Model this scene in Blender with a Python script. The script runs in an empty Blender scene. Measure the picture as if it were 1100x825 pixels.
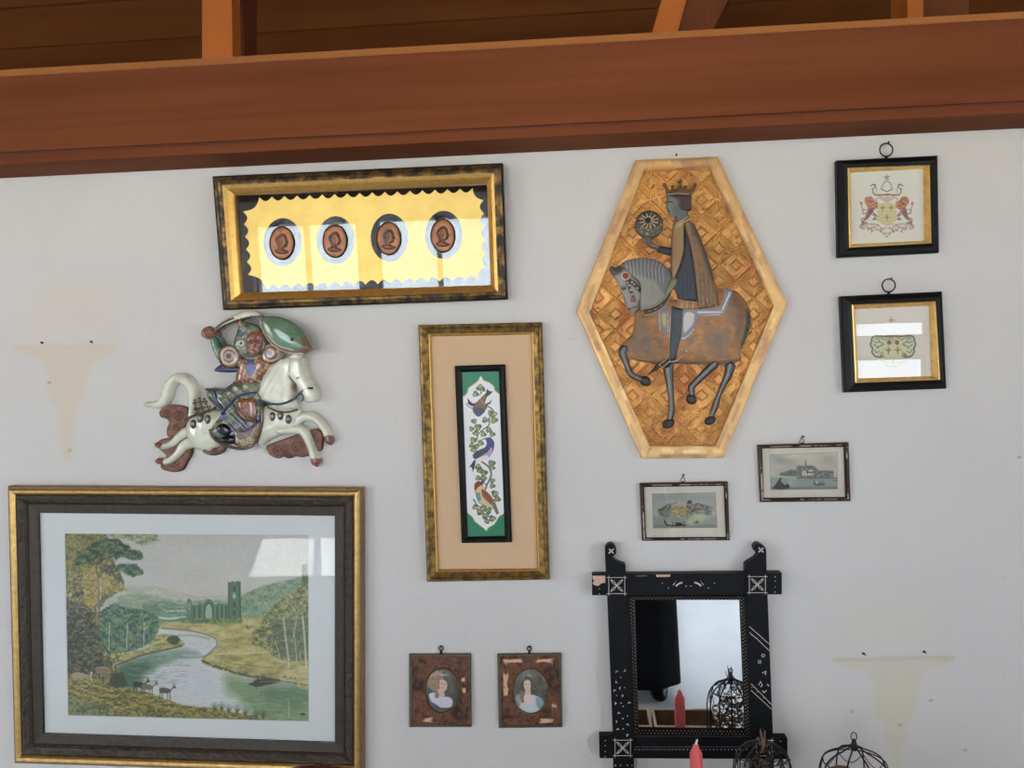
import bpy, bmesh, math, random
import numpy as np
from mathutils import Vector, Matrix
from mathutils.geometry import delaunay_2d_cdt
random.seed(7); np.random.seed(7)
S = bpy.context.scene
COL = S.collection
D = 2.2; CZ = 1.65; F = 900.0
YAW, PIT, ROL = [math.radians(a) for a in (5.0394, 0.4173, -1.3689)]

# ---------------------------------------------------------------- camera
def cam_axes():
    cy, sy = math.cos(YAW), math.sin(YAW); cp, sp = math.cos(PIT), math.sin(PIT); cr, sr = math.cos(ROL), math.sin(ROL)
    f = Vector((-sy*cp, cy*cp, sp)); rt = Vector((cy, sy, 0)); up = rt.cross(f)
    return cr*rt + sr*up, -sr*rt + cr*up, f
CR, CU, CF = cam_axes()
cam = bpy.data.objects.new('camera', bpy.data.cameras.new('camera')); COL.objects.link(cam)
m = Matrix((CR, CU, -CF)).transposed().to_4x4(); m.translation = Vector((0, -D, CZ)); cam.matrix_world = m
cam.data.sensor_fit = 'HORIZONTAL'; cam.data.sensor_width = 36; cam.data.lens = 36*F/1100
cam.data.clip_start = .01
S.camera = cam
S.view_settings.view_transform = 'Standard'; S.view_settings.look = 'None'
S.view_settings.gamma = 1; S.view_settings.use_curve_mapping = False
S.view_settings.exposure = 0.62
A_CR, A_CU, A_CF = [np.array(v) for v in (CR, CU, CF)]

LEAN = [0.0, 0.0]; PX = D/F
def XZ(p, h=0.0):
    """points (n,2) of the photograph -> x,z on the plane that stands h metres in front of the wall"""
    p = np.asarray(p, float).reshape(-1, 2)
    d = A_CF*F + np.outer(p[:, 0]-550, A_CR) + np.outer(412.5-p[:, 1], A_CU)
    k = (D-h-LEAN[0]*np.maximum(0, LEAN[1]-p[:, 1])*PX)/d[:, 1]
    return np.stack([d[:, 0]*k, CZ + d[:, 2]*k], 1)
def W3(x, y, h=0.0):
    a = XZ([(x, y)], h)[0]; return Vector((a[0], -h, a[1]))
FOOT = (629.5, 417.2)
def cp(x0, y0, s):
    return lambda pts: [(x0+x/s, y0+y/s) for x, y in pts]
cL = cp(0, 510, 2.62); cLA = cp(60, 565, 7.857); cLB = cp(200, 565, 7.857); cLC = cp(60, 675, 7.857); cLD = cp(200, 675, 7.857)
cBA = cp(485, 385, 7.86); cBB = cp(485, 485, 7.857); cB = cp(440, 335, 2.75)
cHT = cp(610, 160, 4.583); cHB = cp(610, 320, 4.583); cH1 = cp(640, 265, 10.31); cH2 = cp(690, 300, 8.246)
cH3 = cp(700, 185, 10.31); cH4 = cp(660, 355, 6.345); cH5 = cp(730, 370, 6.873); cH6 = cp(670, 215, 11)
cC = cp(140, 325, 4.343); cC2 = cp(200, 325, 7.333); cC3 = cp(210, 400, 6.875); cC4 = cp(145, 390, 6.875)
cK = cp(905, 180, 9.167); cK0 = cp(880, 145, 5.893); cK2 = cp(890, 300, 6.6)
cE1 = cp(690, 515, 11.58); cE2 = cp(815, 470, 11); cE = cp(680, 460, 4.4)
cP1 = cp(436, 690, 8.684); cP2 = cp(530, 690, 8.684)
cM = cp(220, 165, 3.235)

# ---------------------------------------------------------------- scene graph helpers
def tag(o, label=None, cat=None, group=None, kind=None):
    if label: o['label'] = label
    if cat: o['category'] = cat
    if group: o['group'] = group
    if kind: o['kind'] = kind
    return o
def thing(name, loc, label, cat, group=None):
    o = bpy.data.objects.new(name, None); COL.objects.link(o); o.location = loc; o.empty_display_size = .02
    return tag(o, label, cat, group)
def link(name, me, mat, parent=None, smooth=False):
    o = bpy.data.objects.new(name, me); COL.objects.link(o)
    if mat: me.materials.append(mat)
    if smooth: me.polygons.foreach_set('use_smooth', [True]*len(me.polygons))
    if parent is not None:
        o.parent = parent
        w = Vector((0, 0, 0)); q = parent
        while q is not None: w += q.location; q = q.parent
        me.transform(Matrix.Translation(-w))
    return o
def mesh(name, V, Fc, mat, parent=None, smooth=False, cols=None):
    me = bpy.data.meshes.new(name); me.from_pydata([tuple(map(float, v)) for v in V], [], [tuple(map(int, f)) for f in Fc]); me.update()
    if cols is not None:
        a = me.color_attributes.new('paint', 'FLOAT_COLOR', 'POINT')
        c = np.ones((len(V), 4), np.float32); c[:, :3] = cols; a.data.foreach_set('color', c.ravel())
    return link(name, me, mat, parent, smooth)
class MB:
    """collects solids that belong to one mesh"""
    def __init__(s): s.V = []; s.F = []
    def add(s, V, Fc):
        n = len(s.V); s.V += [tuple(v) for v in V]; s.F += [tuple(n+i for i in f) for f in Fc]; return s
    def box(s, a, b):
        x0, y0, z0 = a; x1, y1, z1 = b
        return s.add([(x0,y0,z0),(x1,y0,z0),(x1,y1,z0),(x0,y1,z0),(x0,y0,z1),(x1,y0,z1),(x1,y1,z1),(x0,y1,z1)],
              [(0,3,2,1),(4,5,6,7),(0,1,5,4),(1,2,6,5),(2,3,7,6),(3,0,4,7)])
    def prism(s, xz, h0, h1):
        """polygon in the wall plane, from h0 to h1 in front of the wall"""
        n = len(xz); xz = [tuple(p) for p in xz]
        ar = sum(xz[i][0]*xz[(i+1)%n][1]-xz[(i+1)%n][0]*xz[i][1] for i in range(n))
        if ar < 0: xz = xz[::-1]
        V = [(x, -h0, z) for x, z in xz]+[(x, -h1, z) for x, z in xz]
        Fc = [tuple(range(n))[::-1], tuple(range(n, 2*n))]
        Fc += [(i, (i+1)%n, n+(i+1)%n, n+i) for i in range(n)]
        return s.add(V, Fc)
    def tube(s, P, r, n=8, caps=True):
        P = [Vector(p) for p in P]; m_ = len(P); r = [r]*m_ if not hasattr(r, '__len__') else r
        closed = (P[0]-P[-1]).length < 1e-7
        if closed: P = P[:-1]; m_ -= 1
        V = []; prev = None
        for i, p in enumerate(P):
            t = (P[(i+1) % m_]-P[i-1]) if closed else (P[min(i+1, m_-1)]-P[max(i-1, 0)])
            t.normalize()
            if prev is None:
                u = t.orthogonal().normalized()
            else:
                u = prev - t*prev.dot(t); u = u.normalized() if u.length > 1e-6 else t.orthogonal().normalized()
            prev = u; v = t.cross(u)
            V += [p + (u*math.cos(a)+v*math.sin(a))*r[i] for a in [2*math.pi*k/n for k in range(n)]]
        Fc = []
        for i in range(m_ if closed else m_-1):
            j = (i+1) % m_
            for k in range(n): Fc.append((i*n+k, i*n+(k+1)%n, j*n+(k+1)%n, j*n+k))
        if caps and not closed: Fc += [tuple(range(n))[::-1], tuple((m_-1)*n+k for k in range(n))]
        return s.add(V, Fc)
    def lathe(s, prof, c, n=32, axis='z', sx=1, sy=1):
        V = []; Fc = []; m_ = len(prof)
        for r, z in prof:
            for k in range(n):
                a = 2*math.pi*k/n; x, y = r*math.cos(a)*sx, r*math.sin(a)*sy
                V.append((c[0]+x, c[1]+y, c[2]+z) if axis == 'z' else (c[0]+x, c[1]-z, c[2]+y))
        for i in range(m_-1):
            for k in range(n): Fc.append((i*n+k, i*n+(k+1)%n, (i+1)*n+(k+1)%n, (i+1)*n+k))
        Fc += [tuple(range(n))[::-1], tuple((m_-1)*n+k for k in range(n))]
        return s.add(V, Fc)
    def ball(s, c, r, n=8, sy=1.0):
        prof = [(r*math.sin(math.pi*(i+.02)/(n*.5+.04)), -r*math.cos(math.pi*(i+.02)/(n*.5+.04))) for i in range(n//2+1)]
        V0 = len(s.V); s.lathe(prof, (0, 0, 0), n)
        s.V[V0:] = [(c[0]+v[0], c[1]+v[1]*sy, c[2]+v[2]) for v in s.V[V0:]]
        return s
    def build(s, name, mat, parent=None, smooth=False, bevel=0):
        o = mesh(name, s.V, s.F, mat, parent, smooth)
        bm = bmesh.new(); bm.from_mesh(o.data); bmesh.ops.recalc_face_normals(bm, faces=bm.faces)
        if bevel: bmesh.ops.bevel(bm, geom=bm.edges, offset=bevel, segments=2, affect='EDGES', clamp_overlap=True)
        bm.to_mesh(o.data); bm.free()
        if smooth: o.data.polygons.foreach_set('use_smooth', [True]*len(o.data.polygons))
        return o

# ---------------------------------------------------------------- materials
def lin(c):
    c = np.asarray(c, float)/255.0
    return np.where(c <= .04045, c/12.92, ((c+.055)/1.055)**2.4)
ILL = .74
def alb(c):
    return np.clip(lin(c)/ILL, 0, .92)
def new_mat(name):
    m_ = bpy.data.materials.new(name); m_.use_nodes = True
    return m_, m_.node_tree.nodes, m_.node_tree.links, m_.node_tree.nodes['Principled BSDF']
def noise(N, L, scale, detail=4, stretch=(1, 1, 1), dist=0, rough=.5):
    tc = N.new('ShaderNodeTexCoord'); mp = N.new('ShaderNodeMapping'); mp.inputs['Scale'].default_value = stretch
    n = N.new('ShaderNodeTexNoise'); n.inputs['Scale'].default_value = scale; n.inputs['Detail'].default_value = detail
    n.inputs['Distortion'].default_value = dist; n.inputs['Roughness'].default_value = rough
    L.new(tc.outputs['Object'], mp.inputs[0]); L.new(mp.outputs[0], n.inputs['Vector']); return n
def ramp(N, L, src, stops):
    r = N.new('ShaderNodeValToRGB'); e = r.color_ramp.elements
    while len(e) < len(stops): e.new(.5)
    for i, (p, c) in enumerate(stops): e[i].position = p; e[i].color = (*c, 1) if len(c) == 3 else c
    L.new(src, r.inputs[0]); return r
def bump(N, L, P, src, strength, dist=.001):
    b = N.new('ShaderNodeBump'); b.inputs['Strength'].default_value = strength; b.inputs['Distance'].default_value = dist
    L.new(src, b.inputs['Height']); L.new(b.outputs[0], P.inputs['Normal']); return b
def M_simple(name, col, rough=.5, metal=0, coat=0, nscale=0, var=.25, bmp=0, stretch=(1, 1, 1)):
    m_, N, L, P = new_mat(name); c = alb(col) if max(col) > 1 else np.array(col)
    P.inputs['Base Color'].default_value = (*c, 1); P.inputs['Roughness'].default_value = rough
    P.inputs['Metallic'].default_value = metal; P.inputs['Coat Weight'].default_value = coat
    if nscale:
        n = noise(N, L, nscale, 5, stretch)
        r = ramp(N, L, n.outputs['Fac'], [(.3, tuple(c*(1-var))), (.7, tuple(np.clip(c*(1+var), 0, 1)))])
        L.new(r.outputs[0], P.inputs['Base Color'])
        if bmp: bump(N, L, P, n.outputs['Fac'], bmp)
    return m_
def M_two(name, c1, c2, scale, lo, hi, m1=0, m2=1, r1=.4, r2=.3, stretch=(1, 1, 1), bmp=.2):
    """two finishes worn into each other"""
    m_, N, L, P = new_mat(name); n = noise(N, L, scale, 6, stretch, .3, .6)
    k = ramp(N, L, n.outputs['Fac'], [(lo, (0, 0, 0)), (hi, (1, 1, 1))])
    mx = N.new('ShaderNodeMix'); mx.data_type = 'RGBA'; L.new(k.outputs[0], mx.inputs[0])
    mx.inputs[6].default_value = (*c1, 1); mx.inputs[7].default_value = (*c2, 1); L.new(mx.outputs[2], P.inputs['Base Color'])
    for key, a, b in (('Metallic', m1, m2), ('Roughness', r1, r2)):
        q = N.new('ShaderNodeMapRange'); q.inputs['To Min'].default_value = a; q.inputs['To Max'].default_value = b
        L.new(k.outputs[0], q.inputs[0]); L.new(q.outputs[0], P.inputs[key])
    if bmp: bump(N, L, P, n.outputs['Fac'], bmp)
    return m_
def M_paint(name, rough=.6, coat=0, metal=0, bmp=0, bs=400, spec=.5):
    m_, N, L, P = new_mat(name); a = N.new('ShaderNodeAttribute'); a.attribute_name = 'paint'
    L.new(a.outputs['Color'], P.inputs['Base Color']); P.inputs['Roughness'].default_value = rough
    P.inputs['Coat Weight'].default_value = coat; P.inputs['Coat Roughness'].default_value = .05; P.inputs['Metallic'].default_value = metal
    P.inputs['Specular IOR Level'].default_value = spec
    if bmp:
        n = noise(N, L, bs, 3); bump(N, L, P, n.outputs['Fac'], bmp)
    return m_
def M_wood(name, c1, c2, scale=6, stretch=(.15, 2, 2), rough=.45, bmp=.1):
    m_, N, L, P = new_mat(name); n = noise(N, L, scale, 8, stretch, .6, .6)
    n2 = noise(N, L, scale*.25, 3, (.4, 1, 1), 0, .5)
    r = ramp(N, L, n.outputs['Fac'], [(.25, tuple(c1)), (.75, tuple(c2))])
    mx = N.new('ShaderNodeMix'); mx.data_type = 'RGBA'; mx.blend_type = 'MULTIPLY'; mx.inputs[0].default_value = .5
    r2 = ramp(N, L, n2.outputs['Fac'], [(.3, (.6, .6, .6)), (.7, (1.3, 1.3, 1.3))])
    L.new(r.outputs[0], mx.inputs[6]); L.new(r2.outputs[0], mx.inputs[7]); L.new(mx.outputs[2], P.inputs['Base Color'])
    P.inputs['Roughness'].default_value = rough; P.inputs['Specular IOR Level'].default_value = .25; bump(N, L, P, n.outputs['Fac'], bmp, .002); return m_
def M_glass(name, ior=1.5):
    m_ = bpy.data.materials.new(name); m_.use_nodes = True; N = m_.node_tree.nodes; L = m_.node_tree.links; N.clear()
    o = N.new('ShaderNodeOutputMaterial'); t = N.new('ShaderNodeBsdfTransparent'); g = N.new('ShaderNodeBsdfGlossy')
    t.inputs[0].default_value = (.985, .99, .985, 1)
    g.inputs['Roughness'].default_value = 0.0; f = N.new('ShaderNodeFresnel'); ge = N.new('ShaderNodeNewGeometry'); io = N.new('ShaderNodeMapRange')
    io.inputs['To Min'].default_value = ior; io.inputs['To Max'].default_value = 1/ior; L.new(ge.outputs['Backfacing'], io.inputs[0]); L.new(io.outputs[0], f.inputs[0])
    x = N.new('ShaderNodeMixShader'); L.new(f.outputs[0], x.inputs[0]); L.new(t.outputs[0], x.inputs[1]); L.new(g.outputs[0], x.inputs[2]); L.new(x.outputs[0], o.inputs[0])
    return m_
GOLD = (.80, .50, .16); BLK = (.012, .011, .011)
MAT = dict(
 glass=M_glass('picture glass'), winglass=M_glass('window glass', 1.3),
 gold=M_simple('gilt', (.88, .58, .20), .34, .75, 0, 60, .18, .15),
 goldbright=M_simple('bright gilt', (.74, .44, .12), .34, .75, 0, 80, .12, .1),
 goldold=M_two('rubbed gilt', (.05, .03, .012), (.55, .34, .10), 45, .40, .52, .2, 1, .5, .35),
 goldworn=M_two('gilt worn to black', (.030, .019, .010), (.34, .21, .07), 30, .45, .62, 0, 1, .45, .32),
 bronzegold=M_two('antique bronze gilt', (.10, .06, .02), (.36, .22, .065), 60, .38, .62, .5, 1, .5, .38),
 brownframe=M_simple('dark umber stain', (52, 43, 32), .5, 0, 0, 60, .3, .3),
 black=M_simple('black lacquer', (.006, .0058, .0062), .38, 0, 0, 40, .2, .05),
 blackold=M_simple('ebonised wood', (.0035, .0042, .0062), .5, 0, 0, 70, .3, .15),
 rim=M_simple('dark bronze edge', (.035, .025, .018), .45, .3, 0, 60, .4, .2),
 iron=M_simple('dark iron', (.03, .026, .024), .5, .6, 0, 90, .3, .2),
 brass=M_simple('brass', (.85, .68, .42), .3, .5),
 mat=M_simple('white mat board', (206, 208, 207), .8, 0, 0, 300, .02),
 cream=M_simple('cream paper', (224, 212, 200), .8, 0, 0, 100, .02),
 linen=M_simple('tan linen', (200, 170, 136), .9, 0, 0, 500, .06, .25, (1, 1, 4)),
 blackglass=M_simple('black backed glass', (.008, .008, .009), .05, 0, 1),
 mirror=M_simple('silvered glass', (.9, .92, .92), .0, 1),
 paint=M_paint('print on paper', .7), oilpaint=M_paint('painted gesso', .45, .1, 0, .25, 300), glaze=M_paint('ceramic glaze', .16, .8, 0, .12, 160),
 clay=M_paint('unglazed clay', .75, 0, 0, .4, 200), porcelain=M_paint('painted porcelain', .35, .08, spec=.3),
 giltpanel=M_paint('gilded gesso panel', .36, 0, .5, .1, 250), giltframe=M_paint('gilded board', .36, 0, .35, .1, 120),
 leather=M_paint('marbled veneer', .45, .05, spec=.3), inlay=M_simple('bone white inlay', (205, 200, 190), .6),
 bare=M_simple('bare chipped wood', (196, 165, 145), .8, 0, 0, 120, .12, .2),
 wax=M_simple('coral red wax', (226, 92, 92), .38, 0, .2, 20, .05), wick=M_simple('pale waxed wick', (225, 205, 200), .6),
 silver=M_simple('rubbed silver edge', (.75, .72, .66), .3, 1), terracotta=M_paint('terracotta bronze', .45, .2, .2),
 darkcloth=M_simple('dark cloth', (.012, .014, .018), .9, 0, 0, 80, .3), skin=M_simple('skin', (205, 150, 125), .55), hair=M_simple('dark hair', (.03, .02, .015), .6),
)
for k_ in ('black', 'blackold', 'rim', 'darkcloth'): MAT[k_].node_tree.nodes['Principled BSDF'].inputs['Specular IOR Level'].default_value = .22
m_, N, L, P = new_mat('coral wax'); P.inputs['Base Color'].default_value = (*alb((228, 95, 95)), 1); P.inputs['Roughness'].default_value = .4
P.inputs['Subsurface Weight'].default_value = .2; P.inputs['Subsurface Radius'].default_value = (.01, .004, .003); MAT['wax'] = m_

# ---------------------------------------------------------------- small raster painter (photo coordinates, procedural)
def vnoise(x, y, seed=0):
    rs = np.random.RandomState(seed).rand(64, 64)
    xi = np.floor(x).astype(int); yi = np.floor(y).astype(int); fx = x-xi; fy = y-yi
    fx = fx*fx*(3-2*fx); fy = fy*fy*(3-2*fy)
    g = lambda a, b: rs[a % 64, b % 64]
    return (g(xi, yi)*(1-fx)+g(xi+1, yi)*fx)*(1-fy)+(g(xi, yi+1)*(1-fx)+g(xi+1, yi+1)*fx)*fy
def fnoise(x, y, s, o=4, seed=0):
    t = 0; a = .5; tot = 0
    for i in range(o): t = t+a*vnoise(x/s, y/s, seed+i); tot += a; a *= .55; s *= .5
    return t/tot
def in_poly(x, y, P):
    r = np.zeros(np.broadcast(x, y).shape, bool); n = len(P)
    for i in range(n):
        x0, y0 = P[i]; x1, y1 = P[(i+1) % n]
        if y0 == y1: continue
        c = ((y0 > y) != (y1 > y)) & (x < (x1-x0)*(y-y0)/(y1-y0)+x0); r ^= c
    return r
def seg_dist(x, y, P, closed=False):
    d = np.full(np.broadcast(x, y).shape, 1e9); n = len(P); t_ = np.zeros_like(d)
    for i in range(n if closed else n-1):
        ax, ay = P[i]; bx, by = P[(i+1) % n]; vx, vy = bx-ax, by-ay; L2 = vx*vx+vy*vy+1e-12
        t = np.clip(((x-ax)*vx+(y-ay)*vy)/L2, 0, 1); e = np.hypot(x-ax-t*vx, y-ay-t*vy)
        k = e < d; d = np.where(k, e, d); t_ = np.where(k, i+t, t_)
    return d, t_
def smooth(P, closed=True, n=6):
    P = [tuple(p) for p in P]; m_ = len(P); out = []
    for i in range(m_ if closed else m_-1):
        p0, p1, p2, p3 = (P[(i-1) % m_], P[i], P[(i+1) % m_], P[(i+2) % m_]) if closed else (P[max(i-1, 0)], P[i], P[i+1], P[min(i+2, m_-1)])
        for k in range(n):
            t = k/n
            out.append(tuple(.5*((2*p1[j])+(-p0[j]+p2[j])*t+(2*p0[j]-5*p1[j]+4*p2[j]-p3[j])*t*t+(-p0[j]+3*p1[j]-3*p2[j]+p3[j])*t**3) for j in range(len(p1))))
    if not closed: out.append(P[-1])
    return out
class Canvas:
    def __init__(s, x0, y0, x1, y1, ss, base):
        s.x0, s.y0, s.ss = x0, y0, ss; s.w = int((x1-x0)*ss)+1; s.h = int((y1-y0)*ss)+1
        s.a = np.zeros((s.h, s.w, 3)); s.a[:] = base
        s.rs = np.random.RandomState(3)
    def win(s, bx0, by0, bx1, by1):
        i0 = max(0, int((bx0-s.x0)*s.ss)-1); i1 = min(s.w, int((bx1-s.x0)*s.ss)+3)
        j0 = max(0, int((by0-s.y0)*s.ss)-1); j1 = min(s.h, int((by1-s.y0)*s.ss)+3)
        if i1 <= i0 or j1 <= j0: return None
        X = s.x0+(np.arange(i0, i1))/s.ss; Y = s.y0+(np.arange(j0, j1))/s.ss
        return (slice(j0, j1), slice(i0, i1)), X[None, :], Y[:, None]
    def blend(s, sl, al, c):
        c = np.asarray(c, float); s.a[sl] = s.a[sl]*(1-al[..., None])+c*al[..., None]
    def poly(s, P, c, al=1., soft=0.):
        xs = [p[0] for p in P]; ys = [p[1] for p in P]; w = s.win(min(xs)-soft, min(ys)-soft, max(xs)+soft, max(ys)+soft)
        if not w: return
        sl, X, Y = w; k = in_poly(X, Y, P)
        if soft:
            d, _ = seg_dist(X, Y, P, True); k = np.clip(.5+np.where(k, d, -d)/soft/2, 0, 1)
        s.blend(sl, k*al, c)
    def line(s, P, w0, c, w1=None, al=1.):
        w1 = w0 if w1 is None else w1; n = len(P)-1; mw = max(w0, w1)+1
        w = s.win(min(p[0] for p in P)-mw, min(p[1] for p in P)-mw, max(p[0] for p in P)+mw, max(p[1] for p in P)+mw)
        if not w: return
        sl, X, Y = w; d, t = seg_dist(X, Y, P); ww = (w0+(w1-w0)*t/n)/2
        s.blend(sl, np.clip((ww-d)*s.ss+.5, 0, 1)*al, c)
    def ell(s, cx, cy, rx, ry, c, al=1., soft=.0, ang=0.):
        r = max(rx, ry)*(1+soft)+1; w = s.win(cx-r, cy-r, cx+r, cy+r)
        if not w: return
        sl, X, Y = w; ca, sa = math.cos(ang), math.sin(ang); u = ((X-cx)*ca+(Y-cy)*sa)/rx; v = (-(X-cx)*sa+(Y-cy)*ca)/ry
        q = np.sqrt(u*u+v*v)
        k = np.clip((1+soft-q)/(2*soft), 0, 1) if soft else np.clip((1-q)*min(rx, ry)*s.ss+.5, 0, 1)
        s.blend(sl, k*al, c)
    def dabs(s, P, n, r0, r1, cols, al=.8, ang=0., flat=.6, jit=12, fade=None):
        xs = [p[0] for p in P]; ys = [p[1] for p in P]; k = 0; rs = s.rs; t = 0
        while k < n and t < n*20:
            t += 1; x = rs.uniform(min(xs), max(xs)); y = rs.uniform(min(ys), max(ys))
            if not in_poly(np.array(x), np.array(y), P): continue
            k += 1; r = rs.uniform(r0, r1); c = np.array(cols[rs.randint(len(cols))])+rs.uniform(-jit, jit)
            s.ell(x, y, r, r*flat, np.clip(c, 0, 255), al*rs.uniform(.5, 1), .35, ang+rs.uniform(-.5, .5))
    def leafy(s, P, cols, sc=5., rag=2.5, al=1., seed=5, asp=1., con=1.):
        """ragged foliage mass: clumps run through the colours cols from dark to light"""
        xs = [p[0] for p in P]; ys = [p[1] for p in P]; w = s.win(min(xs)-rag, min(ys)-rag, max(xs)+rag, max(ys)+rag)
        if not w: return
        sl, X, Y = w; X, Y = np.broadcast_arrays(X, Y); k = in_poly(X, Y, P); d, _ = seg_dist(X, Y, P, True); d = np.where(k, d, -d)
        n1 = fnoise(X+40, (Y+40)*asp, sc, 3, seed); n2 = fnoise(X+90, (Y+90)*asp, sc*.28, 3, seed+3); n3 = fnoise(X+9, Y+9, 1.6, 2, seed+7)
        m_ = np.clip((d+(n2-.5)*2*rag+(n3-.5)*rag)*1.0+.5, 0, 1)
        # clumps are lighter towards their tops
        g1 = fnoise(X+40, (Y+40-sc*.35)*asp, sc, 3, seed)
        v = np.clip(.5+con*((n1-.5)*1.1+(g1-n1)*-1.3+(n2-.5)*.9+(n3-.5)*.7), 0, .999)*(len(cols)-1)
        i = v.astype(int); f = (v-i)[..., None]; C_ = np.array(cols, float); c = C_[i]*(1-f)+C_[np.minimum(i+1, len(cols)-1)]*f
        a = (m_*al)[..., None]; s.a[sl] = s.a[sl]*(1-a)+c*a
    def grain(s, amt, sc, seed=1, sx=1., sy=1.):
        Y, X = np.mgrid[0:s.h, 0:s.w]; n = fnoise(X/s.ss*sx+9, Y/s.ss*sy+5, sc, 4, seed)-.5
        s.a = np.clip(s.a*(1+amt*2*n[..., None]), 0, 255)
    def grad(s, fn):
        Y, X = np.mgrid[0:s.h, 0:s.w]; s.a = np.clip(fn(s.x0+X/s.ss, s.y0+Y/s.ss, s.a), 0, 255)
    def at(s, p):
        p = np.asarray(p, float); u = np.clip((p[:, 0]-s.x0)*s.ss, 0, s.w-1.001); v = np.clip((p[:, 1]-s.y0)*s.ss, 0, s.h-1.001)
        i = u.astype(int); j = v.astype(int); fu = (u-i)[:, None]; fv = (v-j)[:, None]
        return (s.a[j, i]*(1-fu)+s.a[j, i+1]*fu)*(1-fv)+(s.a[j+1, i]*(1-fu)+s.a[j+1, i+1]*fu)*fv
def wedge(P, W):
    """outline of a limb: centre line P with full widths W, round ends"""
    Q = smooth([(p[0], p[1], w) for p, w in zip(P, W)], False, 5); L_, R_ = [], []; n = len(Q)
    for i in range(n):
        a = Q[max(i-1, 0)]; b = Q[min(i+1, n-1)]; tx, ty = b[0]-a[0], b[1]-a[1]; l = math.hypot(tx, ty)+1e-9; nx, ny = -ty/l, tx/l; w = Q[i][2]/2
        L_.append((Q[i][0]+nx*w, Q[i][1]+ny*w)); R_.append((Q[i][0]-nx*w, Q[i][1]-ny*w))
        if i == n-1: te = (tx/l, ty/l)
        if i == 0: ts = (tx/l, ty/l)
    e = [(Q[-1][0]+te[0]*Q[-1][2]*.45, Q[-1][1]+te[1]*Q[-1][2]*.45)]
    b = [(Q[0][0]-ts[0]*Q[0][2]*.45, Q[0][1]-ts[1]*Q[0][2]*.45)]
    return L_+e+R_[::-1]+b
def ellipse(cx, cy, rx, ry, ang=0, n=28):
    ca, sa = math.cos(ang), math.sin(ang)
    return [(cx+rx*math.cos(t)*ca-ry*math.sin(t)*sa, cy+rx*math.cos(t)*sa+ry*math.sin(t)*ca) for t in [2*math.pi*k/n for k in range(n)]]
def resample(P, step):
    P = np.array(P+[P[0]]); d = np.hypot(*np.diff(P, axis=0).T); s_ = np.concatenate([[0], np.cumsum(d)]); n = max(8, int(s_[-1]/step))
    t = np.linspace(0, s_[-1], n, endpoint=False); return np.stack([np.interp(t, s_, P[:, 0]), np.interp(t, s_, P[:, 1])], 1)
def relief(name, P, mat, parent, h0, H, R, cv=None, col=None, res=1.3, back=0., sm=True, detail=None, clay=None):
    """a modelled solid whose outline is P (photo coordinates), h0 = height of its rim over the wall, H = swell, R = rounding width in px"""
    if sm: P = smooth(P, True, 5)
    B = resample([tuple(p) for p in P], res); nb = len(B)
    x0, y0 = B.min(0); x1, y1 = B.max(0)
    gx, gy = np.meshgrid(np.arange(x0+res*.3, x1, res), np.arange(y0+res*.3, y1, res*.87)); gx[1::2] += res*.5
    g = np.stack([gx.ravel(), gy.ravel()], 1); Bl = [tuple(p) for p in B]
    if len(g):
        k = in_poly(g[:, 0], g[:, 1], Bl); g = g[k]
        if len(g):
            d, _ = seg_dist(g[:, 0], g[:, 1], Bl, True); g = g[d > res*.55]
    pts = np.concatenate([B, g]) if len(g) else B
    vs, es, fs, ov, oe, of = delaunay_2d_cdt([Vector(p) for p in pts.tolist()], [], [list(range(nb))], 1, 1e-6)
    q = np.array([tuple(v) for v in vs]); d, _ = seg_dist(q[:, 0], q[:, 1], Bl, True)
    t = np.clip(d/R, 0, 1); h = h0+H*np.sqrt(np.clip(1-(1-t)**2, 0, 1))
    if detail is not None: h = h+detail(q[:, 0], q[:, 1], d)
    xz = XZ(q, h0+H*.6); V = [(a[0], -hh, a[1]) for a, hh in zip(xz, h)]
    tri = [tuple(f) for f in fs]
    use = {}
    for f in tri:
        for a, b in zip(f, f[1:]+f[:1]):
            use[(a, b)] = use.get((a, b), 0)+1
    n = len(V); mp = {}; sk = []
    for (a, b) in list(use):
        if (b, a) not in use:
            for c in (a, b):
                if c not in mp: mp[c] = n+len(mp)
            sk.append((b, a, mp[a], mp[b]))
    V += [None]*len(mp)
    for c, i in mp.items(): V[i] = (V[c][0], -back, V[c][2])
    if cv is not None: c0 = alb(cv.at(q))
    elif col is not None: c0 = np.tile(alb(col), (len(q), 1))*(1+.25*(fnoise(q[:, 0], q[:, 1], 5, 3, 4)-.5))[:, None]
    else: c0 = None
    if c0 is not None:
        cc = np.zeros((len(V), 3)); cc[:n] = c0
        for c, i in mp.items(): cc[i] = c0[c]
        c0 = cc
    o = mesh(name, V, tri+sk, mat, parent, False, c0)
    bm = bmesh.new(); bm.from_mesh(o.data); bmesh.ops.recalc_face_normals(bm, faces=bm.faces); bm.to_mesh(o.data); bm.free()
    me = o.data; me.polygons.foreach_set('use_smooth', [len(p.vertices) == 3 for p in me.polygons])
    return o

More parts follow.
